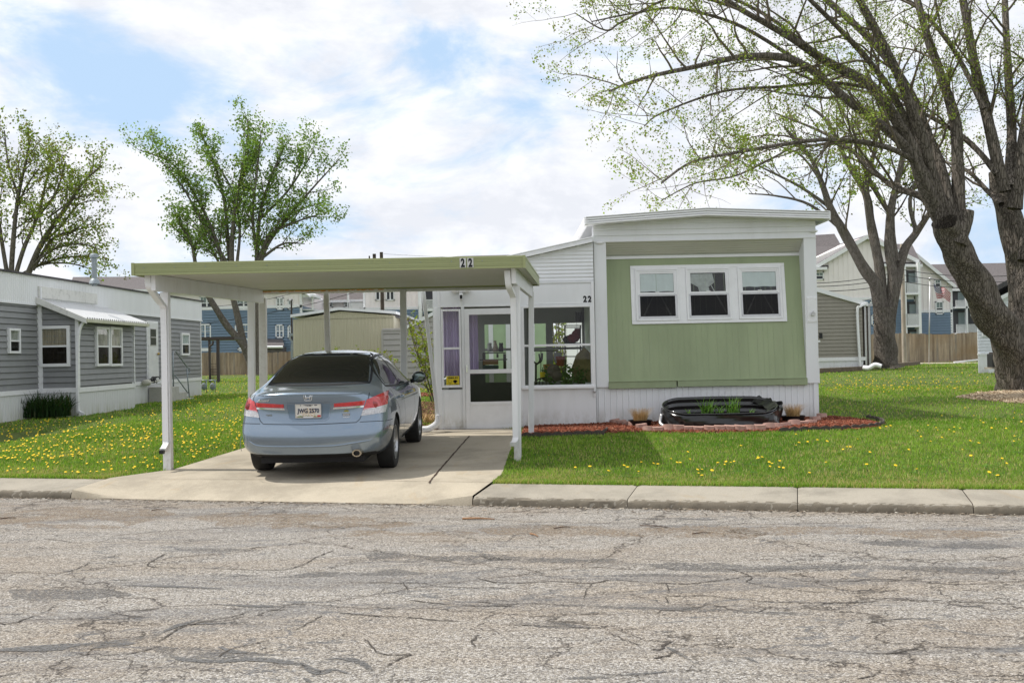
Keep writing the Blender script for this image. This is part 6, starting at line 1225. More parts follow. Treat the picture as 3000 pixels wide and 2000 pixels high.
# lamps
for sg in (1,-1):
    def q(pl): return [(sg*a,z) for a,z in pl]
    L_ = q([(.612,.738),(.632,.80),(.655,.86),(.678,.925)]); Rr = q([(.868,.760),(.878,.84),(.876,.91),(.846,.985)])
    def cutp(f0,f1):
        def lerp(pl,f): x = f*(len(pl)-1); i = min(int(x),len(pl)-2); t = x-i; return (pl[i][0]+(pl[i+1][0]-pl[i][0])*t, pl[i][1]+(pl[i+1][1]-pl[i][1])*t)
        return [lerp(L_,f0),lerp(L_,(f0+f1)/2),lerp(L_,f1)],[lerp(Rr,f0),lerp(Rr,(f0+f1)/2),lerp(Rr,f1)]
    a, b = cutp(0,.36); lamp = cobj(patch(MB(),a,b,5,18,off=.006),'tail_light',l_clear,smooth=True); a, b = cutp(.36,1.0); cobj(patch(MB(),a,b,8,18,off=.008),'red_lens',l_red,lamp,smooth=True)
    c_ = proj(sg*.755,.86,(0,1),.010)
    if c_: mb = MB().blob((c_.x,c_.y+.004,c_.z),.045,.010,.045,16,7); cobj(mb,'brake_bulb_ring',l_dkred,lamp,smooth=True)
    mb = MB()
    for k in range(7): ribbon(mb,[(sg*(.66+.028*k),.765),(sg*(.67+.028*k),.812)],.003,off=.0085,per=3)
    ribbon(mb,[(sg*.64,.80+.018),(sg*.87,.825)],.004,off=.010); cobj(mb,'lens_ribs',chrome,lamp,sharp=1)
    mb = patch(MB(), q([(.30,.852),(.302,.895)]), q([(.645,.862),(.662,.915)]), 3, 14, off=.008); cobj(mb,'boot_light',l_red,smooth=True)
    mb = patch(MB(), q([(.288,.828),(.292,.848)]), q([(.642,.838),(.645,.856)]), 2, 14, off=.014, thick=.02); cobj(mb,'chrome_strip',chrome,smooth=True)
# plate recess, plate
mb = patch(MB(), [(-.20,.705),(-.245,.73),(-.275,.895)], [(.20,.705),(.245,.73),(.275,.895)], 4, 10, off=.0025); cobj(mb,'plate_recess',paint('recess shade paint',(.13,.19,.26),.35,metal=.5,coat=1),smooth=True)  # flat patch, shade of the recess painted in as a darker body blue
mb = ribbon(MB(), [(-.27,.905),(-.24,.727),(-.20,.702),(.20,.702),(.24,.727),(.27,.905)], .012, off=.006); cobj(mb,'recess_edge',cpaint,sharp=1,smooth=True)
ribs_ = ribbon(MB(),[(-.28,.905),(.28,.905)],.012,off=.006); cobj(ribs_,'recess_lip',cpaint,sharp=1)
py_ = min(proj(x,z,(0,1),0).y for x in (-.15,0,.15) for z in (.74,.89))-.012
plate = cobj(MB().box(-.153,.153,py_-.004,py_+.01,.737,.893),'licence_plate',plate_w,bevel=.002)
mb = MB()
for a,b,z0,z1 in ((-.157,.157,.732,.738),(-.157,.157,.892,.898),(-.157,-.151,.732,.898),(.151,.157,.732,.898)): mb.box(a,b,py_-.010,py_,z0,z1)
cobj(mb,'plate_frame',alu,plate)
zrot = random.Random(3); mb = MB(); mb2 = MB(); mb3 = MB()
for k in range(26): a = zrot.uniform(-.145,.12); (mb if k%2 else mb2).box(a,a+zrot.uniform(.01,.03),py_-.0052,py_-.004,.742,.742+zrot.uniform(.005,.022))
for k in range(20): a = zrot.uniform(-.10,.10); mb3.box(a,a+zrot.uniform(.006,.02),py_-.0052,py_-.004,.872+zrot.uniform(0,.008),.886)
for k in range(12): an = k*math.pi/6; mb2.prism([(0,py_-.0045,.80),(.09*math.cos(an),py_-.0045,.80+.05*math.sin(an)),(.09*math.cos(an+.2),py_-.0045,.80+.05*math.sin(an+.2))],(0,.0004,0))
cobj(mb,'plate_art_green',paint('muted art green',(.28,.33,.16),.5),plate); cobj(mb2,'plate_art_tan',paint('muted art tan',(.60,.45,.28),.5),plate); cobj(mb3,'plate_art_navy',navy_text,plate)
cobj(MB().box(.11,.148,py_-.006,py_-.0045,.745,.765),'plate_sticker',paint('red sticker',(.5,.03,.04),.4),plate)
cobj(MB().box(-.06,.06,py_-.0105,py_-.009,.737,.753),'dealer_strip',paint('white strip',(.7,.7,.7),.4),plate)
mb = letters(MB(),'JWG 2570',.262,.068,lambda u,v,w_: Vector((-.131+u,py_-.0055-w_,.776+v)),bold=.028,ext=.002); cobj(mb,'plate_number',navy_text,plate)
# maker emblem: rounded trapezoid ring with an upright letter H
ey = proj(.0,.985,(0,1),0).y-.006; mb = MB(); P = []
for x,z in ((-.040,.955),(-.047,.985),(-.050,1.012),(-.038,1.024),(.038,1.024),(.050,1.012),(.047,.985),(.040,.955),(.03,.948),(-.03,.948),(-.040,.955)): P.append(Vector((x,proj(x,z,(0,1),.003).y,z-.012)))
mb.tube(P,.0045,6); 
for x in (-1,1): mb.tube([Vector((x*.021,proj(x*.021,.955,(0,1),.004).y,.949)),Vector((x*.030,proj(x*.030,1.0,(0,1),.004).y,1.004))],.006,6)
mb.tube([Vector((-.023,proj(0,.97,(0,1),.004).y,.973)),Vector((.023,proj(0,.97,(0,1),.004).y,.973))],.006,6); cobj(mb,'emblem',chrome,smooth=True)
def on_body(x,z,w_=0,off=.004): p = proj(x,z,(0,1),off+w_); return p if p else Vector((x,0,z))
mb = letters(MB(),'Accord',.165,.030,lambda u,v,w_: on_body(-.64+u,.925+v+.006*u,w_),bold=.03,ext=.004,shear=.5); cobj(mb,'badge',chrome)
# palm sticker with words
mb = MB()
for y0_,y1_ in ((.740,.770),): pass
stk = MB(); patch(stk,[(.40,.745),(.40,.772)],[(.485,.745),(.485,.772)],2,3,off=.003,thick=0); so = cobj(stk,'sticker',black,sharp=1)
mb = letters(MB(),'GOOD',.076,.021,lambda u,v,w_: on_body(.404+u,.748+v,w_,.0045),bold=.03,ext=.001); letters(mb,'TODAY!',.080,.016,lambda u,v,w_: on_body(.402+u,.722+v,w_,.0045),bold=.02,ext=.001); letters(mb,'DO SOMETHING',.084,.008,lambda u,v,w_: on_body(.40+u,.776+v,w_,.0045),ext=.001); cobj(mb,'sticker_words',paint('white vinyl',(.7,.7,.7),.5),so)
mb = MB()
for k in range(7): an = R(-10+k*33); mb.sheet([[on_body(.443,.792,0,.004),on_body(.443+.018*math.cos(an+.35),.797+.012*math.sin(an+.35),0,.004)],[on_body(.443+.018*math.cos(an-.35),.797+.012*math.sin(an-.35),0,.004),on_body(.443+.040*math.cos(an),.796+.026*math.sin(an),0,.004)]])
cobj(mb,'sticker_leaves',paint('olive vinyl',(.25,.22,.03),.5),so,sharp=1)
# scuff on the boot, exhaust, hanging cable
mb = MB(); patch(mb,[(-.515,.757),(-.53,.775)],[(-.45,.755),(-.455,.776)],2,4,off=.003,thick=0); cobj(mb,'scuff_mark',paint('bare scuff',(.20,.22,.22),.7,.3,60),sharp=1)
mb = MB().lathe([(.030,.0),(.043,.0),(.046,.02),(.046,.18),(.040,.18)],20,Matrix.Translation((.575,.045,.315)) @ Matrix.Rotation(R(-90),4,'X') @ Matrix.Scale(1.3,4,(1,0,0))); cobj(mb,'exhaust_tip',paint('worn chrome exhaust',(.55,.48,.38),.2,metal=1),smooth=40)
cobj(MB().lathe([(.0,.03),(.040,.03),(.040,.17)],18,Matrix.Translation((.575,.05,.315)) @ Matrix.Rotation(R(-90),4,'X') @ Matrix.Scale(1.3,4,(1,0,0))),'exhaust_bore',black)
cobj(MB().tube(sweep([(-.36,.3,.26),(-.32,.28,.215),(-.25,.28,.205),(-.2,.3,.22),(-.17,.32,.27)]),.006,6),'loose_cable',black,smooth=True)
cobj(MB().box(-.62,.62,.25,4.6,.19,.26),'underbody',cdark)
cobj(MB().tube(sweep([(-.86,.26,.34),(-.85,.18,.44),(-.83,.17,.52)]),.004,6),'side_trim',cpaint,smooth=True)
# wheels
alloy = paint('alloy wheel', (.42,.43,.44), .28, .08, 20, metal=.85); tyre_m = rubber
def wheel(y, sg):
    M_ = Matrix.Translation((sg*.80,y,.325)) @ Matrix.Rotation(R(90)*sg,4,'Y')
    ty = cobj(MB().lathe([(.205,-.10),(.235,-.108),(.29,-.112),(.318,-.100),(.327,-.075),(.327,.075),(.318,.098),(.29,.110),(.235,.106),(.208,.095)],40,M_),'wheel',tyre_m,smooth=40)
    g_ = MB()
    for k in range(60): an = 2*math.pi*k/60; g_.box(-.001,.001,.3265,.3285,-.07,.07, M_ @ Matrix.Rotation(an,4,'Z') @ Matrix.Translation((0,0,0)))
    rim = MB().lathe([(.20,-.10),(.205,.06),(.215,.098),(.206,.100),(.192,.06),(.19,.02)],40,M_); rim.lathe([(0,.085),(.035,.085),(.05,.07),(.05,.02)],20,M_)
    for k in range(10):
        an = 2*math.pi*(k//2)/5+(.16 if k%2 else -.16); Mr = M_ @ Matrix.Rotation(an,4,'Z'); rim.hexa([Mr @ Vector(v) for v in ((.03,-.016,.03),(.198,-.010,.045),(.198,.010,.045),(.03,.016,.03),(.03,-.013,.082),(.198,-.007,.078),(.198,.007,.078),(.03,.013,.082))])
    cobj(rim,'rim',alloy,ty,smooth=40); cobj(MB().lathe([(0,.0),(.19,.0)],30,M_),'brake_disc',cdark,ty)
for y,z in AX:
    for sg in (-1,1): wheel(y,sg)
# ---------------------------------------------------------------- flower bed in front of the green home
def chips(n, polys, zf, sz, name, mat, label, cat):
    P = []
    while len(P) < n:
        poly = polys[0]; xs = [p[0] for p in poly]; ys = [p[1] for p in poly]; X = RNG.uniform(min(xs),max(xs),n*2); Y = RNG.uniform(min(ys),max(ys),n*2); ok = in_poly(X,Y,poly); P += list(zip(X[ok],Y[ok]))
    P = np.array(P[:n]); Z = np.array([zf(x,y) for x,y in P])+RNG.uniform(-.004,.012,n); a = RNG.uniform(0,6.28,n); L = sz*RNG.uniform(.5,1.6,n); Wd = sz*.30*RNG.uniform(.6,1.3,n); ti = RNG.normal(0,.35,n); u = np.stack([np.cos(a)*np.cos(ti),np.sin(a)*np.cos(ti),np.sin(ti)],1); v = np.stack([-np.sin(a),np.cos(a),RNG.normal(0,.4,n)],1); C0 = np.stack([P[:,0],P[:,1],Z],1); up = np.array([0,0,.006])
    V = np.stack([C0-u*L[:,None]/2-v*Wd[:,None]/2, C0+u*L[:,None]/2-v*Wd[:,None]/2, C0+u*L[:,None]/2+v*Wd[:,None]/2, C0-u*L[:,None]/2+v*Wd[:,None]/2],1); V = np.concatenate([V, V+up],1).reshape(-1,3)
    Q = np.concatenate([np.arange(n)[:,None]*8+np.array([q]) for q in ((0,1,2,3),(4,5,6,7),(0,1,5,4),(1,2,6,5),(2,3,7,6),(3,0,4,7))]); return tag(np_mesh(name,V,Q,None,mat), label, cat, kind='stuff')
def bedz(x,y):
    d = min(1, max(0, min(math.hypot(x-p[0],y-p[1]) for p in BEDs)/.35)); return gz(x,y)+.012+.03*d**.8
BEDs = []
for (x0,y0),(x1,y1) in zip(BED, BED[1:]+BED[:1]):
    for k in range(8): BEDs.append((x0+(x1-x0)*k/8,y0+(y1-y0)*k/8))
xs = np.linspace(min(p[0] for p in BED)-.1,max(p[0] for p in BED)+.1,70); ys = np.linspace(min(p[1] for p in BED)-.1,max(p[1] for p in BED)+.1,36); mb = MB()
gx, gy = np.meshgrid(xs,ys); ins = in_poly(gx.ravel(),gy.ravel(),BED).reshape(gx.shape)
mb.sheet([[(x,y,(bedz(x,y) if ins[j,i] else gz(x,y)-.03)) for i,x in enumerate(xs)] for j,y in enumerate(ys)]); tag(mb.obj('mulch_bed', soil_red, smooth=True), kind='structure')
chips(16000,[BED],bedz,.040,'bark_mulch',mulch_red,'reddish bark mulch filling the bed before the porch and green home','mulch')
chl = [tuple(g(*p).xy) for p in ((1290,985),(1385,980),(1440,982),(1420,990),(1300,993))]
def scallop(name, pxs, label, amp=.025):
    P = [g(*p) for p in pxs]; P = sweep(P,8); L = 0; top = []; bot = []; mb = MB(); prev = P[0]
    pts = []
    for a, b in zip(P,P[1:]):
        m = max(1,int((b-a).length/.012))
        for k in range(m): pts.append(a.lerp(b,k/m))
    rows = [[],[],[],[]]
    for i,p in enumerate(pts):
        L += (p-prev).length; prev = p; q = pts[min(i+1,len(pts)-1)]-pts[max(i-1,0)]; nn = Vector((-q.y,q.x,0)).normalized()*.012; h = .055+amp*abs(math.sin(L*math.pi/.16)); z = gz(p.x,p.y)
        for r,(o,zz) in zip(rows,((nn*-1,z-.03),(nn*-1,z+h),(nn,z+h),(nn,z-.03))): r.append(Vector((p.x,p.y,zz))+o)
    mb.sheet(rows); return tag(mb.obj(name, paint('dark brown edging strip',(.075,.06,.05),.8,.25,12)), label, 'edging')
scallop('scalloped_edging', [(1198,1004),(1270,1003),(1340,1000),(1385,998),(1395,990)], 'dark scalloped edging strip of the mulch bed before the porch window')
scallop('scalloped_edging', [(1790,993),(1860,990),(1935,988),(2000,983),(2028,977),(2024,970),(1990,962)], 'dark scalloped edging strip curving round the right end of the mulch bed')
# edging bricks with a scooped face
br0 = None
def brick_mesh():
    mb = MB(); n = 12; pr = []
    for k in range(n+1): an = math.pi*k/n; pr.append((.075*math.cos(an), -.055*math.sin(an)-.02))
    pr += [(-.075,.035),(-.05,.02),(-.02,.012),(.02,.012),(.05,.02),(.075,.035)]
    mb.prism([(x,y,0) for x,y in pr],(0,0,.085)); return mb
front = [(1440,985,0),(1463,987,0)]; pxs = []
bl = [(1388,969.5),(1403,973.5),(1418,977.5),(1435,980.5),(1455,983),(1478,988)]
zxs = [1490,1528+0,1588,1655,1717,1778,1840,1907,1970,2037,2097,2161,2222,2276,2328,2378,2434,2500,2550,2600,2640]
pts = [(1400,972),(1413,975),(1427,978),(1440,981),(1455,983.5),(1473,987.5)]
for i,zx in enumerate((530,590,655,717,778,840,907,970,1037,1097,1161,1222,1276,1328,1380,1434,1490,1540)): # crop-4 pixels
    X_ = 1293.6+.37*zx; Y_ = 454.7+.37*(np.interp(zx,[530,1222,1330,1434,1540],[1452,1448,1436,1424,1412])); pts.append((X_,Y_))
for zx,zy in ((1565,1395),(1605,1378)): pts.append((1293.6+.37*zx,454.7+.37*zy))
first = None
for i,(px,py) in enumerate(pts):
    p = g(px,py); q = g(pts[min(i+1,len(pts)-1)][0],pts[min(i+1,len(pts)-1)][1]); 
    if i == 0: first = brick_mesh().obj('edging_brick', brick_red, bevel=.006); o = first
    else: o = first.copy(); COL.objects.link(o)
    sc = 1.1 if i < 5 else 1.15; o.location = (p.x,p.y+random.uniform(-.03,.03),gz(p.x,p.y)+random.uniform(-.004,.028)); o.rotation_euler = (random.uniform(-.22,.12),random.uniform(-.10,.10),random.uniform(-.22,.22)+(0 if 5 < i < 24 else .5)); o.scale = (sc*1.02,sc,random.uniform(.85,1.15))
    ow = ('first','second','third','fourth','fifth','sixth','seventh','eighth','ninth','tenth','eleventh','twelfth','thirteenth'); nb = len(pts)
    tag(o, 'scooped pinkish red edging brick, '+(ow[i]+' from the left end' if i < 13 else ow[nb-1-i]+' from the right end')+' of the bed row', 'edging brick', 'scooped edging bricks around the bed')
# oval raised planter
YP = 17.55; pc = at(1652,975,YP); rxp = (at(1783,940,YP).x-at(1522,940,YP).x)/2; pcx = (at(1783,940,YP).x+at(1522,940,YP).x)/2
pl = thing('raised_planter', 'black oval corrugated raised garden bed sitting on the red mulch', 'planter', (pcx,YP,.42)); hp_ = .33; ryp = .46; rc_ = ryp
def oval(k, n=72, grow=0):
    an = 2*math.pi*k/n; c, s_ = math.cos(an), math.sin(an); st_ = rxp-rc_; return (pcx+(st_ if c > 0 else -st_)*(min(1,abs(c)*3))+(rc_+grow)*c, YP+(ryp+grow)*s_)
metal_bk = paint('glossy black corrugated steel',(.018,.018,.02),.18,.1,5,coat=.6); film = paint('black plastic film',(.010,.010,.011),.28,.2,9,bump=.5,coat=.4)
n = 72; rows = []; zb0 = gz(pcx,YP)+.03
rimh = lambda k: .325+.115*math.sin(2*math.pi*k/72)
for j in range(29):
    gr = .012*math.sin(j*math.pi*2/7.0); rows.append([(*oval(k,n,gr),zb0+rimh(k)*j/28) for k in range(n+1)])
for j in range(28,7,-1):
    gr = .012*math.sin(j*math.pi*2/7.0)-.012; rows.append([(*oval(k,n,gr),zb0+rimh(k)*j/28) for k in range(n+1)])
wl = MB().sheet(rows).obj('metal_side', metal_bk, pl, smooth=50); mb = MB(); mb.tube([(*oval(k,n,-.004),zb0+rimh(k)) for k in range(n)]+[(*oval(0,n,-.004),zb0+rimh(0))],.011,8); mb.obj('rim', metal_bk, pl, smooth=True)
mb = MB(); rows = []; rf = random.Random(4)
for j in range(13):
    f = j/12; row = []
    for k in range(28,68):
        top = zb0+rimh(k)*(.90+.06*math.sin(k*.5)) if k < 62 else zb0+rimh(k)*1.0; top = top if k > 34 else zb0+rimh(k)*(.55+.06*(k-28)); o_ = .022+.010*math.sin(k*.7+j*.5)+.005*math.sin(k*1.9-j*1.1)+rf.uniform(-.003,.003); x,y = oval(k,n,o_+(.03 if k > 60 else 0)); row.append((x,y,zb0-.01+(top-zb0)*f))
    rows.append(row)
mb.sheet(rows); mb.sheet([[(x*.0+x,y+.006,z) for x,y,z in r] for r in rows]); mb.obj('plastic_wrap', film, pl, smooth=True)
mb = MB(); rows = []
for j in range(9):
    f = j/8; row = []
    for k in range(-6,13): x,y = oval(k,n,.025+.02*math.sin(k*1.1+j*.9)+.07*f*(k < 3)*(k > -4)); row.append((x,y,zb0+.02+rimh(k)*(.98+.06*math.sin(k*1.3))*f))
    rows.append(row)
mb.sheet(rows); rows = [[(x-.10*j/4*0+(pcx-x)*.05*j,y,zb0+rimh(i-4)+.012-.02*j+.012*math.sin(i*1.3+j)) for i,(x,y) in enumerate([oval(k,n,.02) for k in range(-4,12)])] for j in range(5)]; mb.sheet(rows); mb.obj('plastic_wrap', film, pl, smooth=True)
MB().sheet([[(pcx+(x-pcx)*f,YP+(y-YP)*f,zb0+.15+.012*math.sin(k*2.1+f*9)) for k,(x,y) in enumerate([oval(k,n,-.02) for k in range(n+1)])] for f in (.02,.3,.6,1)]).obj('soil', soil, pl, smooth=True)
MB().tube(sweep([(pcx-rxp-.03,YP-.10,zb0+.20),(pcx-rxp-.06,YP-.16,zb0+.06),(pcx-rxp+.04,YP-.36,zb0-.0)]),.03,10).obj('steel_edge', alu, pl, smooth=True)
zs_ = zb0+.15
for i,(px_,n_,L_,sp_,lb) in enumerate(((1582,9,.16,.05,'small upright lily shoot at the left end of the black planter'),(1622,46,.34,.10,'large arching lily clump in the left half of the black planter'),(1649,18,.24,.07,'thin middle lily clump in the black planter'),(1681,46,.34,.11,'wide lily clump right of the centre of the black planter'),(1722,9,.14,.05,'short broad leaved shoot at the right of the black planter'))):
    strap_clump('lily_plant', (at(px_,930,YP).x,YP-.12,zs_), n_, L_*1.25, sp_, leaf_lily, lb, 'plant', .018, .9, 'lily plants in the raised planter')
# pots of dry grass
for px_,lb in ((1467,'shallow black pot of dry straw coloured grass left of the black planter'),(1818,'shallow black pot of dry straw coloured grass right of the black planter')):
    YQ = 17.75; x = Xp(px_,YQ); z = gz(x,YQ)+.06; pt = thing('grass_pot', lb, 'pot', (x,YQ,z), 'pots of dried grass')
    MB().lathe([(0,z-.02),(.16,z-.02),(.19,z+.06),(.20,z+.075),(.185,z+.075),(.17,z+.05),(0,z+.05)],28,Matrix.Translation((x,YQ,0))).obj('pot', black, pt, smooth=40)
    V = []; Q = []; rn = random.Random(px_)
    for i in range(620):
        a = rn.uniform(0,6.28); r = .10*rn.random()**.5; an = rn.uniform(0,6.28); tl_ = rn.uniform(0,.6); l = rn.uniform(.12,.27); o_ = len(V); bx_, by_ = x+r*math.cos(a)-x, YQ+r*math.sin(a)-YQ; dx, dy = math.cos(a)*tl_*l+rn.uniform(-.02,.02), math.sin(a)*tl_*l; w_ = .004
        for f in (0,.6,1):
            ww = w_*(1-.7*f)/2
            for s_ in (-1,1): V.append((bx_+dx*f*f*1.2-math.sin(an)*ww*s_, by_+dy*f*f*1.2+math.cos(an)*ww*s_, .05+l*f*(1-.15*f)))
        Q += [(o_,o_+1,o_+3,o_+2),(o_+2,o_+3,o_+5,o_+4)]
    np_mesh('dry_grass', np.array(V), np.array(Q), None, straw, pt)
# solar disc in the mulch, bits
p = g(1872,951); tag(MB().lathe([(0,.05),(.05,.05),(.055,.0)],18,Matrix.Translation((p.x,p.y,p.z+.03))).obj('garden_light', galv, smooth=40), 'small round grey solar light lying in the mulch beside the green home corner', 'garden light')
# chip ring at the big maple
cz = lambda x,y: gz(x,y)+.03
mb = MB(); c = (sum(p[0] for p in CHIPS)/len(CHIPS), sum(p[1] for p in CHIPS)/len(CHIPS)); mb.sheet([[(c[0]+(x-c[0])*f,c[1]+(y-c[1])*f,gz(x,y)+.01+.05*(1-f)) for x,y in CHIPS+CHIPS[:1]] for f in (0.01,.4,.7,1)]); tag(mb.obj('chip_ring', soil_tan, smooth=True), kind='structure')
chips(5200,[CHIPS],cz,.06,'wood_chips',mulch_tan,'pale wood chips around the base of the big maple','mulch')
BB = [tuple(g(*p).xy) for p in ((962,925),(1006,925),(1010,990),(962,990),(950,960))]; BB2 = [tuple(g(*p).xy) for p in ((958,905),(1004,905),(1004,912),(958,912))]
chips(1600,[BB],lambda x,y: gz(x,y)+.02,.05,'bark_mulch',mulch_brn,'brown mulch behind the car beside the porch corner','mulch'); chips(500,[BB2],lambda x,y: gz(x,y)+.03,.07,'bark_mulch',mulch_red,'thin strip of red mulch on the lawn beyond the porch corner','mulch')
mb = MB(); mb.sheet([[(x,y,gz(x,y)+.012) for x,y in (BB[0],BB[1])],[(x,y,gz(x,y)+.012) for x,y in (BB[3],BB[2])]]); tag(mb.obj('side_bed', soil, sharp=1), kind='structure')
strap_clump('dry_perennial', (at(978,940,19.6).x,19.6,.40), 150, .30, .28, straw, 'clump of dry orange brown stalks in the mulch beside the porch corner', 'plant', .012, .7)
# white leader pipe at the porch corner
P = sweep([at(972,664,17.75),at(976,700,17.75),at(990,820,17.8),at(1003,930,17.85),at(1007,955,17.85),at(1003,972,17.8),at(985,984,17.7),at(966,986,17.6)],10)
lp = thing('downspout', 'leaning white downspout with flexible elbow at the porch corner', 'downspout', (P[-1].x,P[-1].y,.36)); k_ = int(len(P)*.55)
MB().rtube(P[:k_+4],.06,.06,(1,0,0)).obj('pipe', post_white, lp, bevel=.01)
FP_ = []; 
for a, b in zip(P[k_:],P[k_+1:]):
    for q in range(3): FP_.append(a.lerp(b,q/3))
MB().tube(FP_, [.046+.007*(i%2) for i in range(len(FP_))], 12).obj('flexible_elbow', white_trim, lp)
# sign in the narrow window
a,b,c_,d_ = R3(398,1015,495,1083); sgn = thing('warning_sign', 'small yellow SMILE sign stuck in the narrow porch window', 'sign', W2.P((a+b)/2,.0,c_)); MB().wbox(W2,a,b,-.010,-.006,c_,d_).obj('card', yellow_s, sgn)
mb = letters(MB(),'SMILE!',(b-a)*.78,(d_-c_)*.22,lambda u,v,w_: W2.P(a+(b-a)*.10+u,-.0055+w_,c_+(d_-c_)*.70+v),bold=.03,ext=.001); letters(mb,"YOU'RE ON CAMERA",(b-a)*.88,(d_-c_)*.10,lambda u,v,w_: W2.P(a+(b-a)*.06+u,-.0055+w_,c_+(d_-c_)*.05+v),bold=.03,ext=.001)
mb.wbox(W2,a+(b-a)*.52,a+(b-a)*.84,-.006,-.0045,c_+(d_-c_)*.34,c_+(d_-c_)*.52).wbox(W2,a+(b-a)*.60,a+(b-a)*.76,-.006,-.0045,c_+(d_-c_)*.22,c_+(d_-c_)*.58).tube([W2.P(a+(b-a)*.28+.03*math.cos(q),-.005,c_+(d_-c_)*.42+.03*math.sin(q)) for q in np.linspace(0,6.28,15)],.0022,4).tube([W2.P(a+(b-a)*.28+.015*math.cos(q),-.005,c_+(d_-c_)*.42+.015*math.sin(q)) for q in np.linspace(3.4,6.0,8)],.002,4); mb.obj('lettering', blk_text, sgn)
# ---------------------------------------------------------------- inside the porch
def cur(x0,x1,y0,y1,n,label,mat=curtain_lil,ph=0):
    a,b,c,d = R3(x0,y0,x1,y1); k = 70; mb = MB(); mb.sheet([[W2.P(a+(b-a)*i/k,n+.02*math.sin(i*.62+ph+math.sin(i*.21)*1.5)*(1-.3*f),c+(d-c)*f) for i in range(k+1)] for f in (0,.5,1)]); return tag(mb.obj('curtain', mat, smooth=True), label, 'curtain')
cur(374,500,500,1015,-.16,'lilac curtain hanging in the narrow porch window above the yellow sign'); cur(540,632,540,1010,-.20,'lilac curtain gathered at the left edge inside the storm door',ph=1)
def at3(zx, zy, Y): return at(901.6+.31*zx, 548.8+.31*zy, Y)
def B3(mb, x0,y0,x1,y1,Y,th=.05): a = at3(x0,y1,Y); b = at3(x1,y0,Y); return mb.box(a.x,b.x,Y,Y+th,a.z,b.z)
mb = MB(); Y = 20.2
for r_ in ((668,838,838,850),(668,850,686,985),(822,850,840,985),(770,850,784,880),(645,888,850,900)): B3(mb,*r_,Y,.35)
tag(mb.obj('side_table', paint('dark shelf wood',(.03,.02,.018),.5)), 'dark open shelf stand seen through the storm door glass', 'shelf')
tag(B3(MB(),672,893,782,932,19.9,.3).obj('cardboard_box', paint('kraft board',(.25,.14,.08),.8)), 'small brown cardboard box on the shelf stand inside the door', 'box'); tag(B3(MB(),672,934,785,968,19.8,.3).obj('storage_bin', paint('teal dark bin',(.03,.05,.06),.6), bevel=.02), 'dark storage bin below the cardboard box inside the door', 'bin')
for zx,mt,lb,sh in ((720,paint('grey white glaze',(.45,.45,.45),.3),'grey and white owl shaped ornament on the shelf inside the door, left of three',0),(763,paint('speckled cream glaze',(.45,.36,.30),.5,.4,30),'tall speckled cream cat shaped ornament between the two owls inside the door',1),(805,paint('dark glaze',(.03,.03,.035),.3),'black owl shaped ornament on the shelf inside the door, right of three',0)):
    b = at3(zx,836,20.35); t = thing('owl_ornament' if not sh else 'cat_ornament', lb, 'ornament', b); mb = MB()
    if sh: mb.lathe([(0,0),(.06,0),(.055,.06),(.035,.13),(.022,.17)],14,Matrix.Translation(b)).blob(b+Vector((-.01,0,.185)),.028)
    else: mb.lathe([(0,0),(.04,0),(.048,.05),(.042,.10),(.03,.125)],14,Matrix.Translation(b)).blob(b+Vector((0,0,.14)),.042,.036,.03)
    mb.obj('figure', mt, t, smooth=True); mb = MB()
    for s_ in (-1,1): q = b+Vector((s_*(.015 if sh else .026),0,.20 if sh else .165)); mb.lathe([(.012,-.01),(0,.018)],6,Matrix.Translation(q))
    mb.obj('ears', mt, t)
rk = MB(); Y = 20.6
for zx in (1278,1392): rk.tube([at3(zx,640,Y),at3(zx,1060,Y)],.012,6)
for zy in (640,655,772,870): rk.tube([at3(1272,zy,Y),at3(1400,zy,Y)],.010,6)
tag(rk.obj('wire_rack', black), 'black wire shelving rack inside the porch picture window', 'rack')
tag(MB().blob(at3(1338,735,20.7),.12,.12,.09,14,9).blob(at3(1360,712,20.7),.09,.10,.10,12,9).box(at3(1335,0,20.7).x,at3(1375,0,20.7).x,20.6,20.75,at3(0,765,20.7).z,at3(0,690,20.7).z).obj('red_bundle', red_cloth, smooth=True), 'dark red cloth bundle on the wire rack in the porch', 'bundle'); tag(MB().blob(at3(1300,745,20.75),.10,.10,.08,10,7).obj('dark_bundle', dark_in, smooth=True), 'dark bag on the wire rack left of the red bundle', 'bag')
mb = MB().tube([at3(1030,828,20),at3(1230,828,20)],.012,6)
for zx,zy,lf in ((1045,848,-1),(1085,850,1),(1110,845,-1)): mb.tube(sweep([at3(zx,zy,20),at3(zx+6*lf,900,20),at3(1070,925,20),at3(1062,930,20)]),.016,6)
mb.tube([at3(1062,925,20),at3(1062,1100,20)],.02,6).tube([at3(1100,830,20),at3(1098,1050,20)],.008,5); tag(mb.obj('exercise_bike', black, smooth=True), 'black handlebars of an exercise bike inside the porch window', 'exercise bike')
mb = MB().tube(sweep([at3(1062,1062,19.3),at3(1075,1040,19.3),at3(1130,1028,19.3),at3(1185,1040,19.3),at3(1198,1062,19.3)]),.014,6)
for zx in (1090,1115,1140,1165): mb.tube([at3(zx,1035,19.3),at3(zx-3,1140,19.3)],.008,5)
tag(mb.obj('chair_back', paint('dark chair wood',(.04,.025,.02),.4), smooth=True), 'curved dark spindle chair back low in the porch window', 'chair')
tag(MB().lathe([(0,0),(.045,0),(.052,.11),(.048,.11)],16,Matrix.Translation(at3(1113,1030,19.4))).obj('yellow_jar', yellow_s, smooth=40), 'yellow jar beside the chair back in the porch window', 'jar')
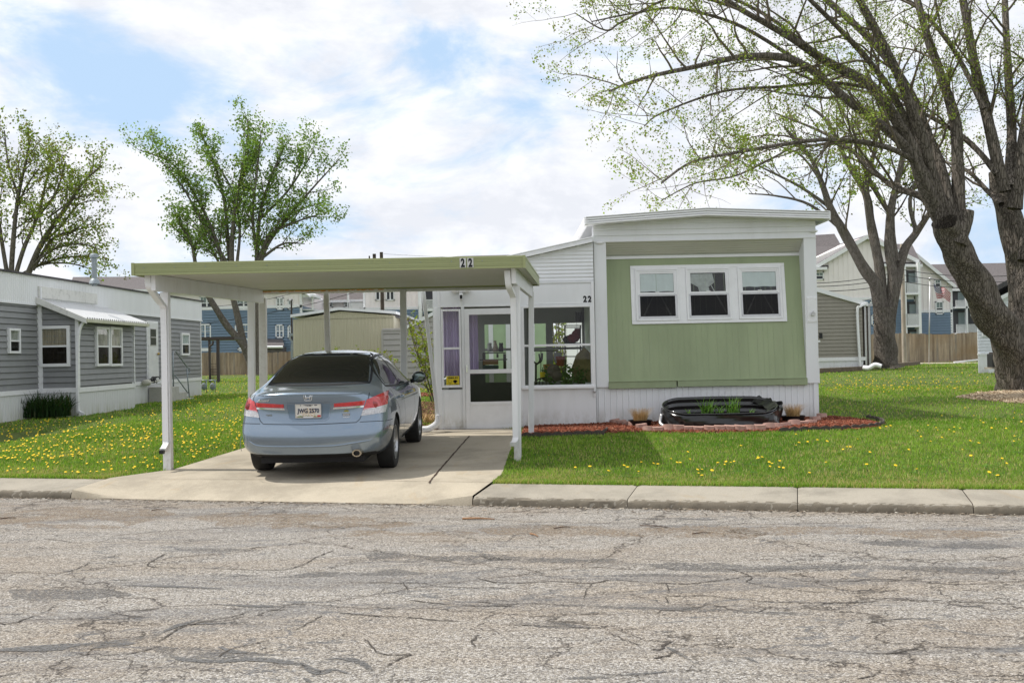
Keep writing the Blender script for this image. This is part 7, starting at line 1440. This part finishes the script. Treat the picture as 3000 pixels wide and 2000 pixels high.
tag(MB().blob(at3(1160,1010,19.9),.17,.2,.12,14,9).blob(at3(1195,975,20.0),.13,.12,.12,12,8).blob(at3(1215,1015,19.8),.11,.12,.10,12,8).obj('grey_cushion', paint('grey brown cloth',(.17,.135,.12),.9,.2,8), smooth=True), 'grey brown cushion heaped behind the yellow jar in the porch', 'cushion')
tp_ = at3(1290,1060,19.2); bush('potted_conifer','artificial green and yellow potted tree inside the porch window',(tp_.x,19.2,.5),(.16,.16),9,.8,leaf_pot,.05,1.0,14,per=2)
mb = MB(); c = at3(1395,940,19.4); mb.prism([at3(1340,1062,19.4),at3(1475,1062,19.4),at3(1475,850,19.4),at3(1420,800,19.4),at3(1360,860,19.4),at3(1325,960,19.4)],(0,.06,0)); tag(mb.obj('folded_umbrella', paint('olive tan canvas',(.22,.18,.08),.9,.3,5,bump=.5), bevel=.02), 'folded tan canvas patio umbrella leaning at the right of the porch window', 'umbrella')
for k_,(zx_,zy_,w_,h_,c_,nm_,lb_) in enumerate(((1240,905,.10,.09,(.30,.06,.03),'red_basket','small red basket in the clutter behind the porch window'),(1225,880,.08,.10,(.35,.35,.36),'grey_bucket','grey bucket in the clutter behind the porch window'),(1150,955,.09,.07,(.45,.25,.08),'orange_pot','small orange pot beside the cushions in the porch'))): c_3 = at3(zx_,zy_,20.2); tag(MB().lathe([(0,-h_),(w_*.7,-h_),(w_,h_),(w_*.9,h_),(w_*.6,-h_*.6)],14,Matrix.Translation(c_3)).obj(nm_, paint(nm_.replace('_',' '),c_,.6), smooth=40), lb_, nm_.split('_')[1])
tag(B3(MB(),1358,540,1402,615,20.9,.2).obj('wall_speaker', black), 'small black speaker high inside the porch picture window', 'speaker')
# ---------------------------------------------------------------- dandelions
def in_zone(n, pxpoly, rng):
    xs = [p[0] for p in pxpoly]; ys = [p[1] for p in pxpoly]; out = []
    while len(out) < n:
        X = rng.uniform(min(xs),max(xs),n*3); Y = rng.uniform(min(ys),max(ys),n*3); ok = in_poly(X,Y,pxpoly); out += list(zip(X[ok],Y[ok]))
    return out[:n]
rg = np.random.default_rng(3)
def flower(mb, p, r, h, tilt):
    z = p.z+h; n = 7; c = Vector((p.x,p.y,z)); T_ = Vector((tilt[0],tilt[1],1)).normalized(); a = T_.orthogonal().normalized(); b = T_.cross(a)
    top = c+T_*r*.45; rim = [c+(a*math.cos(6.283*k/n)+b*math.sin(6.283*k/n))*r+T_*r*.15 for k in range(n)]; lo = c-T_*r*.3; o = len(mb.v); mb.m = 0; mb.add([top]+rim+[lo],[(0,1+k,1+(k+1)%n) for k in range(n)]+[(n+1,1+(k+1)%n,1+k) for k in range(n)])
    mb.m = 1; mb.add([(p.x-.003,p.y,p.z),(p.x+.003,p.y,p.z),(c.x+.003,c.y,z),(c.x-.003,c.y,z)],[(0,1,2,3)])
near = [(1260,1050),(1320,1082),(1355,1083),(1434,1080),(1440,1082),(1470,1068),(1466,1088),(1503,1073),(1510,1073),(1557,1070),(1564,1069),(1586,1063),(1610,1101),(1600,1089),(1612,1087),(1636,1093),(1650,1070),(1668,1068),(1679,1069),(1543,1061),(1738,1061),(1745,1059),(1750,1060),(1768,1071),(1776,1071),(1800,1083),(1862,1095),(1831,1003),(1860,995),(1858,1023),(1836,1024),(1787,1078),(1790,1066),(2023,990),(2035,985),(2046,986),(1878,1019),(1900,1022),(1990,1076),(2060,1080),(2105,1084),(2113,1010),(2140,1022),(2165,1011),(2213,1040),(2228,1056),(2250,1025),(2275,1095),(2290,1105),(2330,1007),(2340,1015),(2228,1020),(2190,1000),(2090,1040),(1955,1035),(2000,1048),(1900,1070),(2300,1060),(1400,1092),(1580,1045),(1705,1030),
 (40,1082),(55,1081),(150,1092),(180,1094),(176,1090),(224,1088),(250,1070),(270,1050),(300,1060),(335,1058),(410,1068),(430,1050),(445,1040),(350,1080),(360,1062),(98,1060),(20,1060),(60,1048),(120,1055)]
dproto = None
for i,(px,py) in enumerate(near):
    p = g(px+random.uniform(-3,3),py+random.uniform(-2,2))
    if i < 4: mb = MB(); flower(mb,Vector((0,0,0)),.021,.055,(random.uniform(-.3,.3),random.uniform(-.6,-.1))); o = mb.obj('dandelion',[dand,dstem],sharp=1); protos = (protos if i else [])+[o]
    else: o = protos[i%4].copy(); COL.objects.link(o)
    o.location = (p.x,p.y,gz(p.x,p.y)); o.rotation_euler = (0,0,random.uniform(-.8,.8)); o.scale = (random.uniform(.6,1.05),)*3
    tag(o,'single yellow dandelion flower standing in the near lawn grass','dandelion','dandelions scattered over the near lawn')
mb = MB()
zones = [(360,[(0,985),(120,962),(330,985),(420,1000),(340,1035),(120,1060),(0,1060)]),(120,[(130,965),(560,930),(560,985),(420,1010),(200,985)]),(90,[(400,1010),(565,960),(560,1030),(420,1065)]),(60,[(0,1055),(400,1055),(340,1095),(0,1090)]),
 (150,[(470,880),(575,875),(575,960),(400,960),(300,965)]),(90,[(460,862),(640,860),(640,900),(460,905)]),(90,[(962,870),(1006,870),(1006,900),(962,900)]),(190,[(1885,868),(2140,862),(2260,878),(2230,900),(2060,900),(1885,890)]),(60,[(1880,885),(2120,885),(2100,905),(1885,905)]),(40,[(2060,828),(2250,826),(2250,832),(2060,834)]),(30,[(1900,845),(2300,845),(2330,880),(1900,870)]),(10,[(1500,1010),(2352,1000),(2352,1110),(1500,1100)]),(20,[(2200,935),(2352,940),(2352,1000),(2100,1000)])]
for n_, zn in zones:
    for x,y in in_zone(n_, zn, rg):
        p = g(x,y)
        if in_poly(np.array([p.x]),np.array([p.y]),DRIVE)[0] or in_poly(np.array([p.x]),np.array([p.y]),BED)[0]: continue
        flower(mb,Vector((p.x,p.y,gz(p.x,p.y))),rg.uniform(.009,.018)*(1+max(0,p.y-24)*.008),rg.uniform(.035,.07),(rg.uniform(-.3,.3),rg.uniform(-.9,-.2)))
tag(mb.obj('dandelion_carpet',[dand,dstem],sharp=1),'yellow dandelions dotted thickly over the lawns','dandelions',kind='stuff')
# tar smears, worn bands and the main cracks of the street, laid where they run
def alpha_mat(name, col, lo, hi, sc=45):
    t = NT(name); n = t.noise(sc,4,.7); big = t.noise(3.0,4,.6); a = t.math('MULTIPLY', t.rng(n,lo,hi), t.rng(big,.34,.5)); c = t.vm('SCALE', col, sc=t.rng(t.noise(70,3,.7),.3,.7,.7,1.35)); t.L.new(a, t.b.inputs['Alpha']); return t.fin(c,.75,0,.4)
tar_m = alpha_mat('bitumen smear', (.115,.113,.11), .36, .54); worn_m = alpha_mat('worn dark aggregate', (.13,.125,.12), .40, .64, 38); crk_m = alpha_mat('dark crack line', (.05,.041,.033), .33, .52, 22); stain_m = alpha_mat('brown grit stain', (.25,.19,.13), .42, .66, 30)  # cracks are thin dark ribbons with broken opacity
def cA(p): return (p[0]*.5, 1103.9+.5*p[1])
def cB(p): return (1097.6+.3333*p[0], 1058.4+.3333*p[1])
def smear(lines, name, mat, z, wob=.5, step=.03, jit=0.0, taper=True):
    mb = MB(); rn = random.Random(len(name)+len(lines))
    for pts, wd in lines:
        P = [g(*p) for p in pts]; P = sweep(P,6) if len(P) > 2 else P; Q = []
        for a, b in zip(P,P[1:]):
            m = max(1,int((b-a).length/step))
            for k in range(m): Q.append(a.lerp(b,k/m))
        Q.append(P[-1]); up, lo = [], []; off = 0; w1 = w2 = 1.0
        for i, q in enumerate(Q):
            t_ = Q[min(i+1,len(Q)-1)]-Q[max(i-1,0)]; nn = Vector((-t_.y,t_.x,0)).normalized(); off += rn.uniform(-jit,jit); off *= .85; w1 += rn.uniform(-.3,.3)*wob; w2 += rn.uniform(-.3,.3)*wob; w1 = min(1.5,max(.35,w1)); w2 = min(1.5,max(.35,w2))
            e = min(1,(i+1)/8,(len(Q)-i)/8) if taper else 1; v = q+nn*off
            for r_, s_ in ((up,w1*e),(lo,-w2*e)): p = v+nn*wd*(.5 if mat is not crk_m else .40)*s_; r_.append(Vector((p.x,p.y,z)))
        mb.sheet([up,lo])
    return tag(mb.obj(name, mat, sharp=1), kind='structure')
smear([([cA(p) for p in l],w) for l,w in (([(-60,780),(130,770),(300,762),(450,756),(620,735),(740,702)],.13),([(740,700),(800,668),(860,650),(925,636)],.07),([(860,656),(1000,656),(1140,648)],.05),([(780,800),(850,825),(1000,832),(1150,825),(1300,836),(1400,852)],.08),([(1380,835),(1460,880),(1530,868),(1610,888)],.10),([(1480,820),(1600,817),(1680,848),(1725,892)],.06),([(1725,890),(1780,870),(1830,846)],.035),([(1190,777),(1250,755)],.05),([(1395,905),(1430,925)],.09),([(500,457),(610,454)],.06),([(560,480),(820,486),(1060,498)],.05),([(980,566),(1150,576),(1400,578)],.07),([(1000,760),(1080,785),(1180,790)],.06))]
 +[([cB(p) for p in l],w) for l,w in (([(1215,1180),(1340,1176)],.06),([(1840,1350),(1930,1390)],.10),([(1300,1280),(1370,1318),(1500,1400)],.05),([(3300,1000),(3500,1003)],.06),([(600,1500),(900,1480),(1300,1450)],.09),([(2000,1040),(2352,1058)],.05))],'tar_patches',tar_m,.0035)
smear([([cA(p) for p in l],w) for l,w in (([(1650,330),(1900,350),(2150,352),(2352,362)],.32),([(1250,445),(1500,432),(1960,428)],.26),([(700,432),(900,428),(1200,440)],.16),([(780,315),(1000,318),(1200,320)],.12),([(40,500),(250,520),(600,525)],.30),([(700,760),(900,790),(1300,800)],.22))]
 +[([cB(p) for p in l],w) for l,w in (([(0,640),(300,678),(700,690),(1100,710)],.42),([(1100,710),(1600,730),(2200,730),(3000,735),(3800,760)],.24),([(600,990),(1000,1010),(1500,1030),(2350,1060)],.12),([(900,790),(1300,785),(1700,800)],.12),([(1050,395),(1700,400)],.14),([(2600,560),(3700,590)],.2),([(200,1110),(800,1150)],.14))],'worn_patches',worn_m,.0025,wob=.8)
smear([([cA(p) for p in l],w) for l,w in (([(0,150),(350,165),(800,158)],.9),([(880,165),(1300,185),(1900,200)],.8),([(1500,250),(2200,240)],.35),([(100,200),(600,215)],.3))]+[([cB(p) for p in l],w) for l,w in (([(0,470),(900,480),(2000,500)],.5),([(1700,480),(3000,500),(3700,520)],.4))],'grit_stains',stain_m,.0015,wob=.8)
smear([([cA(p) for p in l],w) for l,w in (([(0,655),(80,650),(200,605),(280,565)],.016),([(180,445),(320,415),(400,380),(560,335)],.018),([(790,325),(740,345),(690,380),(710,395),(830,400),(1000,405),(1280,410),(1380,392),(1440,365),(1530,320)],.016),([(180,450),(260,458),(480,468),(700,465)],.012),([(200,268),(360,285),(450,283),(540,265),(700,272),(1100,275)],.014),([(1100,455),(1300,470),(1860,470),(2040,490),(2352,495)],.014),([(1310,590),(1170,600),(1060,625),(920,650),(800,690),(740,740)],.016),([(1480,620),(1430,650),(1370,685)],.014),([(1240,738),(1100,768),(1000,808)],.016),([(1570,712),(1640,715),(1700,745),(1770,790),(1890,798)],.014),([(1890,800),(1800,830),(1740,882),(1700,905)],.02),([(2200,708),(2170,740),(2190,762)],.018),([(1880,548),(2100,570),(2352,575)],.016),([(1560,608),(1800,625),(2000,640),(2352,660)],.018),([(0,340),(200,320),(270,300)],.010),([(1850,470),(1870,500)],.01),([(2240,775),(2352,765)],.014),([(0,900),(80,880)],.014),([(350,795),(560,800),(760,760)],.016))]
 +[([cB(p) for p in l],w) for l,w in (([(0,805),(200,840),(560,830),(780,840),(900,815),(1080,830),(1300,845),(1520,840),(1800,800),(2000,795),(2350,835),(2800,820),(3300,850),(3800,830)],.018),([(780,850),(740,900),(700,965)],.014),([(1300,845),(1305,980)],.010),([(1300,930),(1600,930),(1900,965),(2352,985),(2900,960),(3700,985)],.016),([(1750,750),(1880,800),(1880,840),(2350,900),(2900,890)],.013),([(0,970),(200,990),(450,985),(700,1000)],.016),([(0,1110),(500,1140),(850,1150),(1100,1170),(1350,1165)],.018),([(660,1360),(720,1280),(850,1235),(1000,1240),(1110,1270)],.016),([(880,1180),(960,1210),(1000,1240)],.012),([(1390,1315),(1300,1340),(1220,1362)],.02),([(1340,1240),(1280,1290),(1200,1300)],.018),([(0,1280),(300,1290),(640,1280)],.012),([(2000,1000),(1960,1020),(1900,1042)],.010),([(2400,1290),(2800,1330),(3100,1280),(3600,1300)],.016),([(2700,1120),(3000,1090),(3400,1130)],.014),([(2600,1500),(2900,1430),(3200,1440)],.016),([(1800,460),(2400,450),(3000,470)],.010),([(1700,640),(2100,660),(2500,655)],.010))],'street_cracks',crk_m,.0045,wob=.8,step=.025,jit=.013,taper=False)
# broad leaved weed rosettes in the turf
X, Y, Z = scatter(1500,-12,9,.8,9); n_ = len(X); m_ = 7; V = np.zeros((n_,m_,4,3)); a0 = RNG.uniform(0,6.28,n_)
for k in range(m_):
    a = a0+k*6.28/m_+RNG.uniform(-.3,.3,n_); L_ = RNG.uniform(.03,.085,n_); W_ = L_*.16
    for q,(f,w_) in enumerate(((.1,0),(.6,1),(1,0),(.6,-1))): V[:,k,q,0] = X+np.cos(a)*L_*f-np.sin(a)*W_*w_; V[:,k,q,1] = Y+np.sin(a)*L_*f+np.cos(a)*W_*w_; V[:,k,q,2] = Z+.018+L_*.45*f*(1.3-f)
tag(np_mesh('lawn_weeds',V.reshape(-1,3),np.arange(n_*m_*4).reshape(-1,4),None,leaf_lily),'flat broad leaved weeds growing in the near lawns','weeds',kind='stuff')
# twigs and debris on the street
for i,(x0,y0,x1,y1,w_,lb) in enumerate(((1062,1193,1136,1194,.011,'light brown split stick on the street by the kerb, longest of the sticks'),(1272,1216,1310,1212,.006,'thin dark twig on the street right of the light brown stick'),(1470,1209,1540,1214,.005,'long thin twig on the street, below the middle sidewalk slab'),(1590,1228,1632,1226,.006,'straight dark twig on the street below the second right sidewalk joint'),(348,1174,372,1172,.006,'small dark twig on the street in front of the driveway'),(0,1193,38,1191,.007,'dark twig at the left edge of the street'),(1218,1228,1236,1234,.008,'orange brown broken twig on the street'))):
    a, b = g(x0,y0), g(x1,y1); a.z = b.z = .012; m_ = a.lerp(b,.5)+Vector((0,.01,.004)); tag(MB().tube([a,m_,b],[w_,w_*.9,w_*.5],6).obj('twig', paint('twig brown %d'%i,(.30,.17,.09) if i in (0,6) else (.09,.06,.045),.9,.2,20), smooth=True), lb, 'twig')
deb = NT('kerb debris'); deb = deb.fin(deb.ramp(deb.island(),[(0,(.05,.035,.025)),(.5,(.2,.15,.1)),(.9,(.4,.36,.3)),(1,(.5,.48,.42))]),.9)
n_ = 2600; s_ = RNG.uniform(sl_[0]-6,14,n_); d_ = -np.abs(RNG.exponential(.09,n_)); X = OD.x+TD.x*s_+ND.x*d_; Y = OD.y+TD.y*s_+ND.y*d_; a = RNG.uniform(0,6.28,n_); L_ = RNG.uniform(.004,.03,n_); V = np.zeros((n_,4,3)); ca, sa = np.cos(a)*L_, np.sin(a)*L_
for k,(u,v) in enumerate(((-1,-.3),(1,-.3),(1,.3),(-1,.3))): V[:,k,0] = X+ca*u-sa*v; V[:,k,1] = Y+sa*u+ca*v; V[:,k,2] = .006+RNG.uniform(0,.008,n_)
tag(np_mesh('gutter_debris',V.reshape(-1,3),np.arange(n_*4).reshape(-1,4),None,deb),'small grit and leaf litter along the kerb','debris',kind='stuff')
bpy.context.view_layer.update()
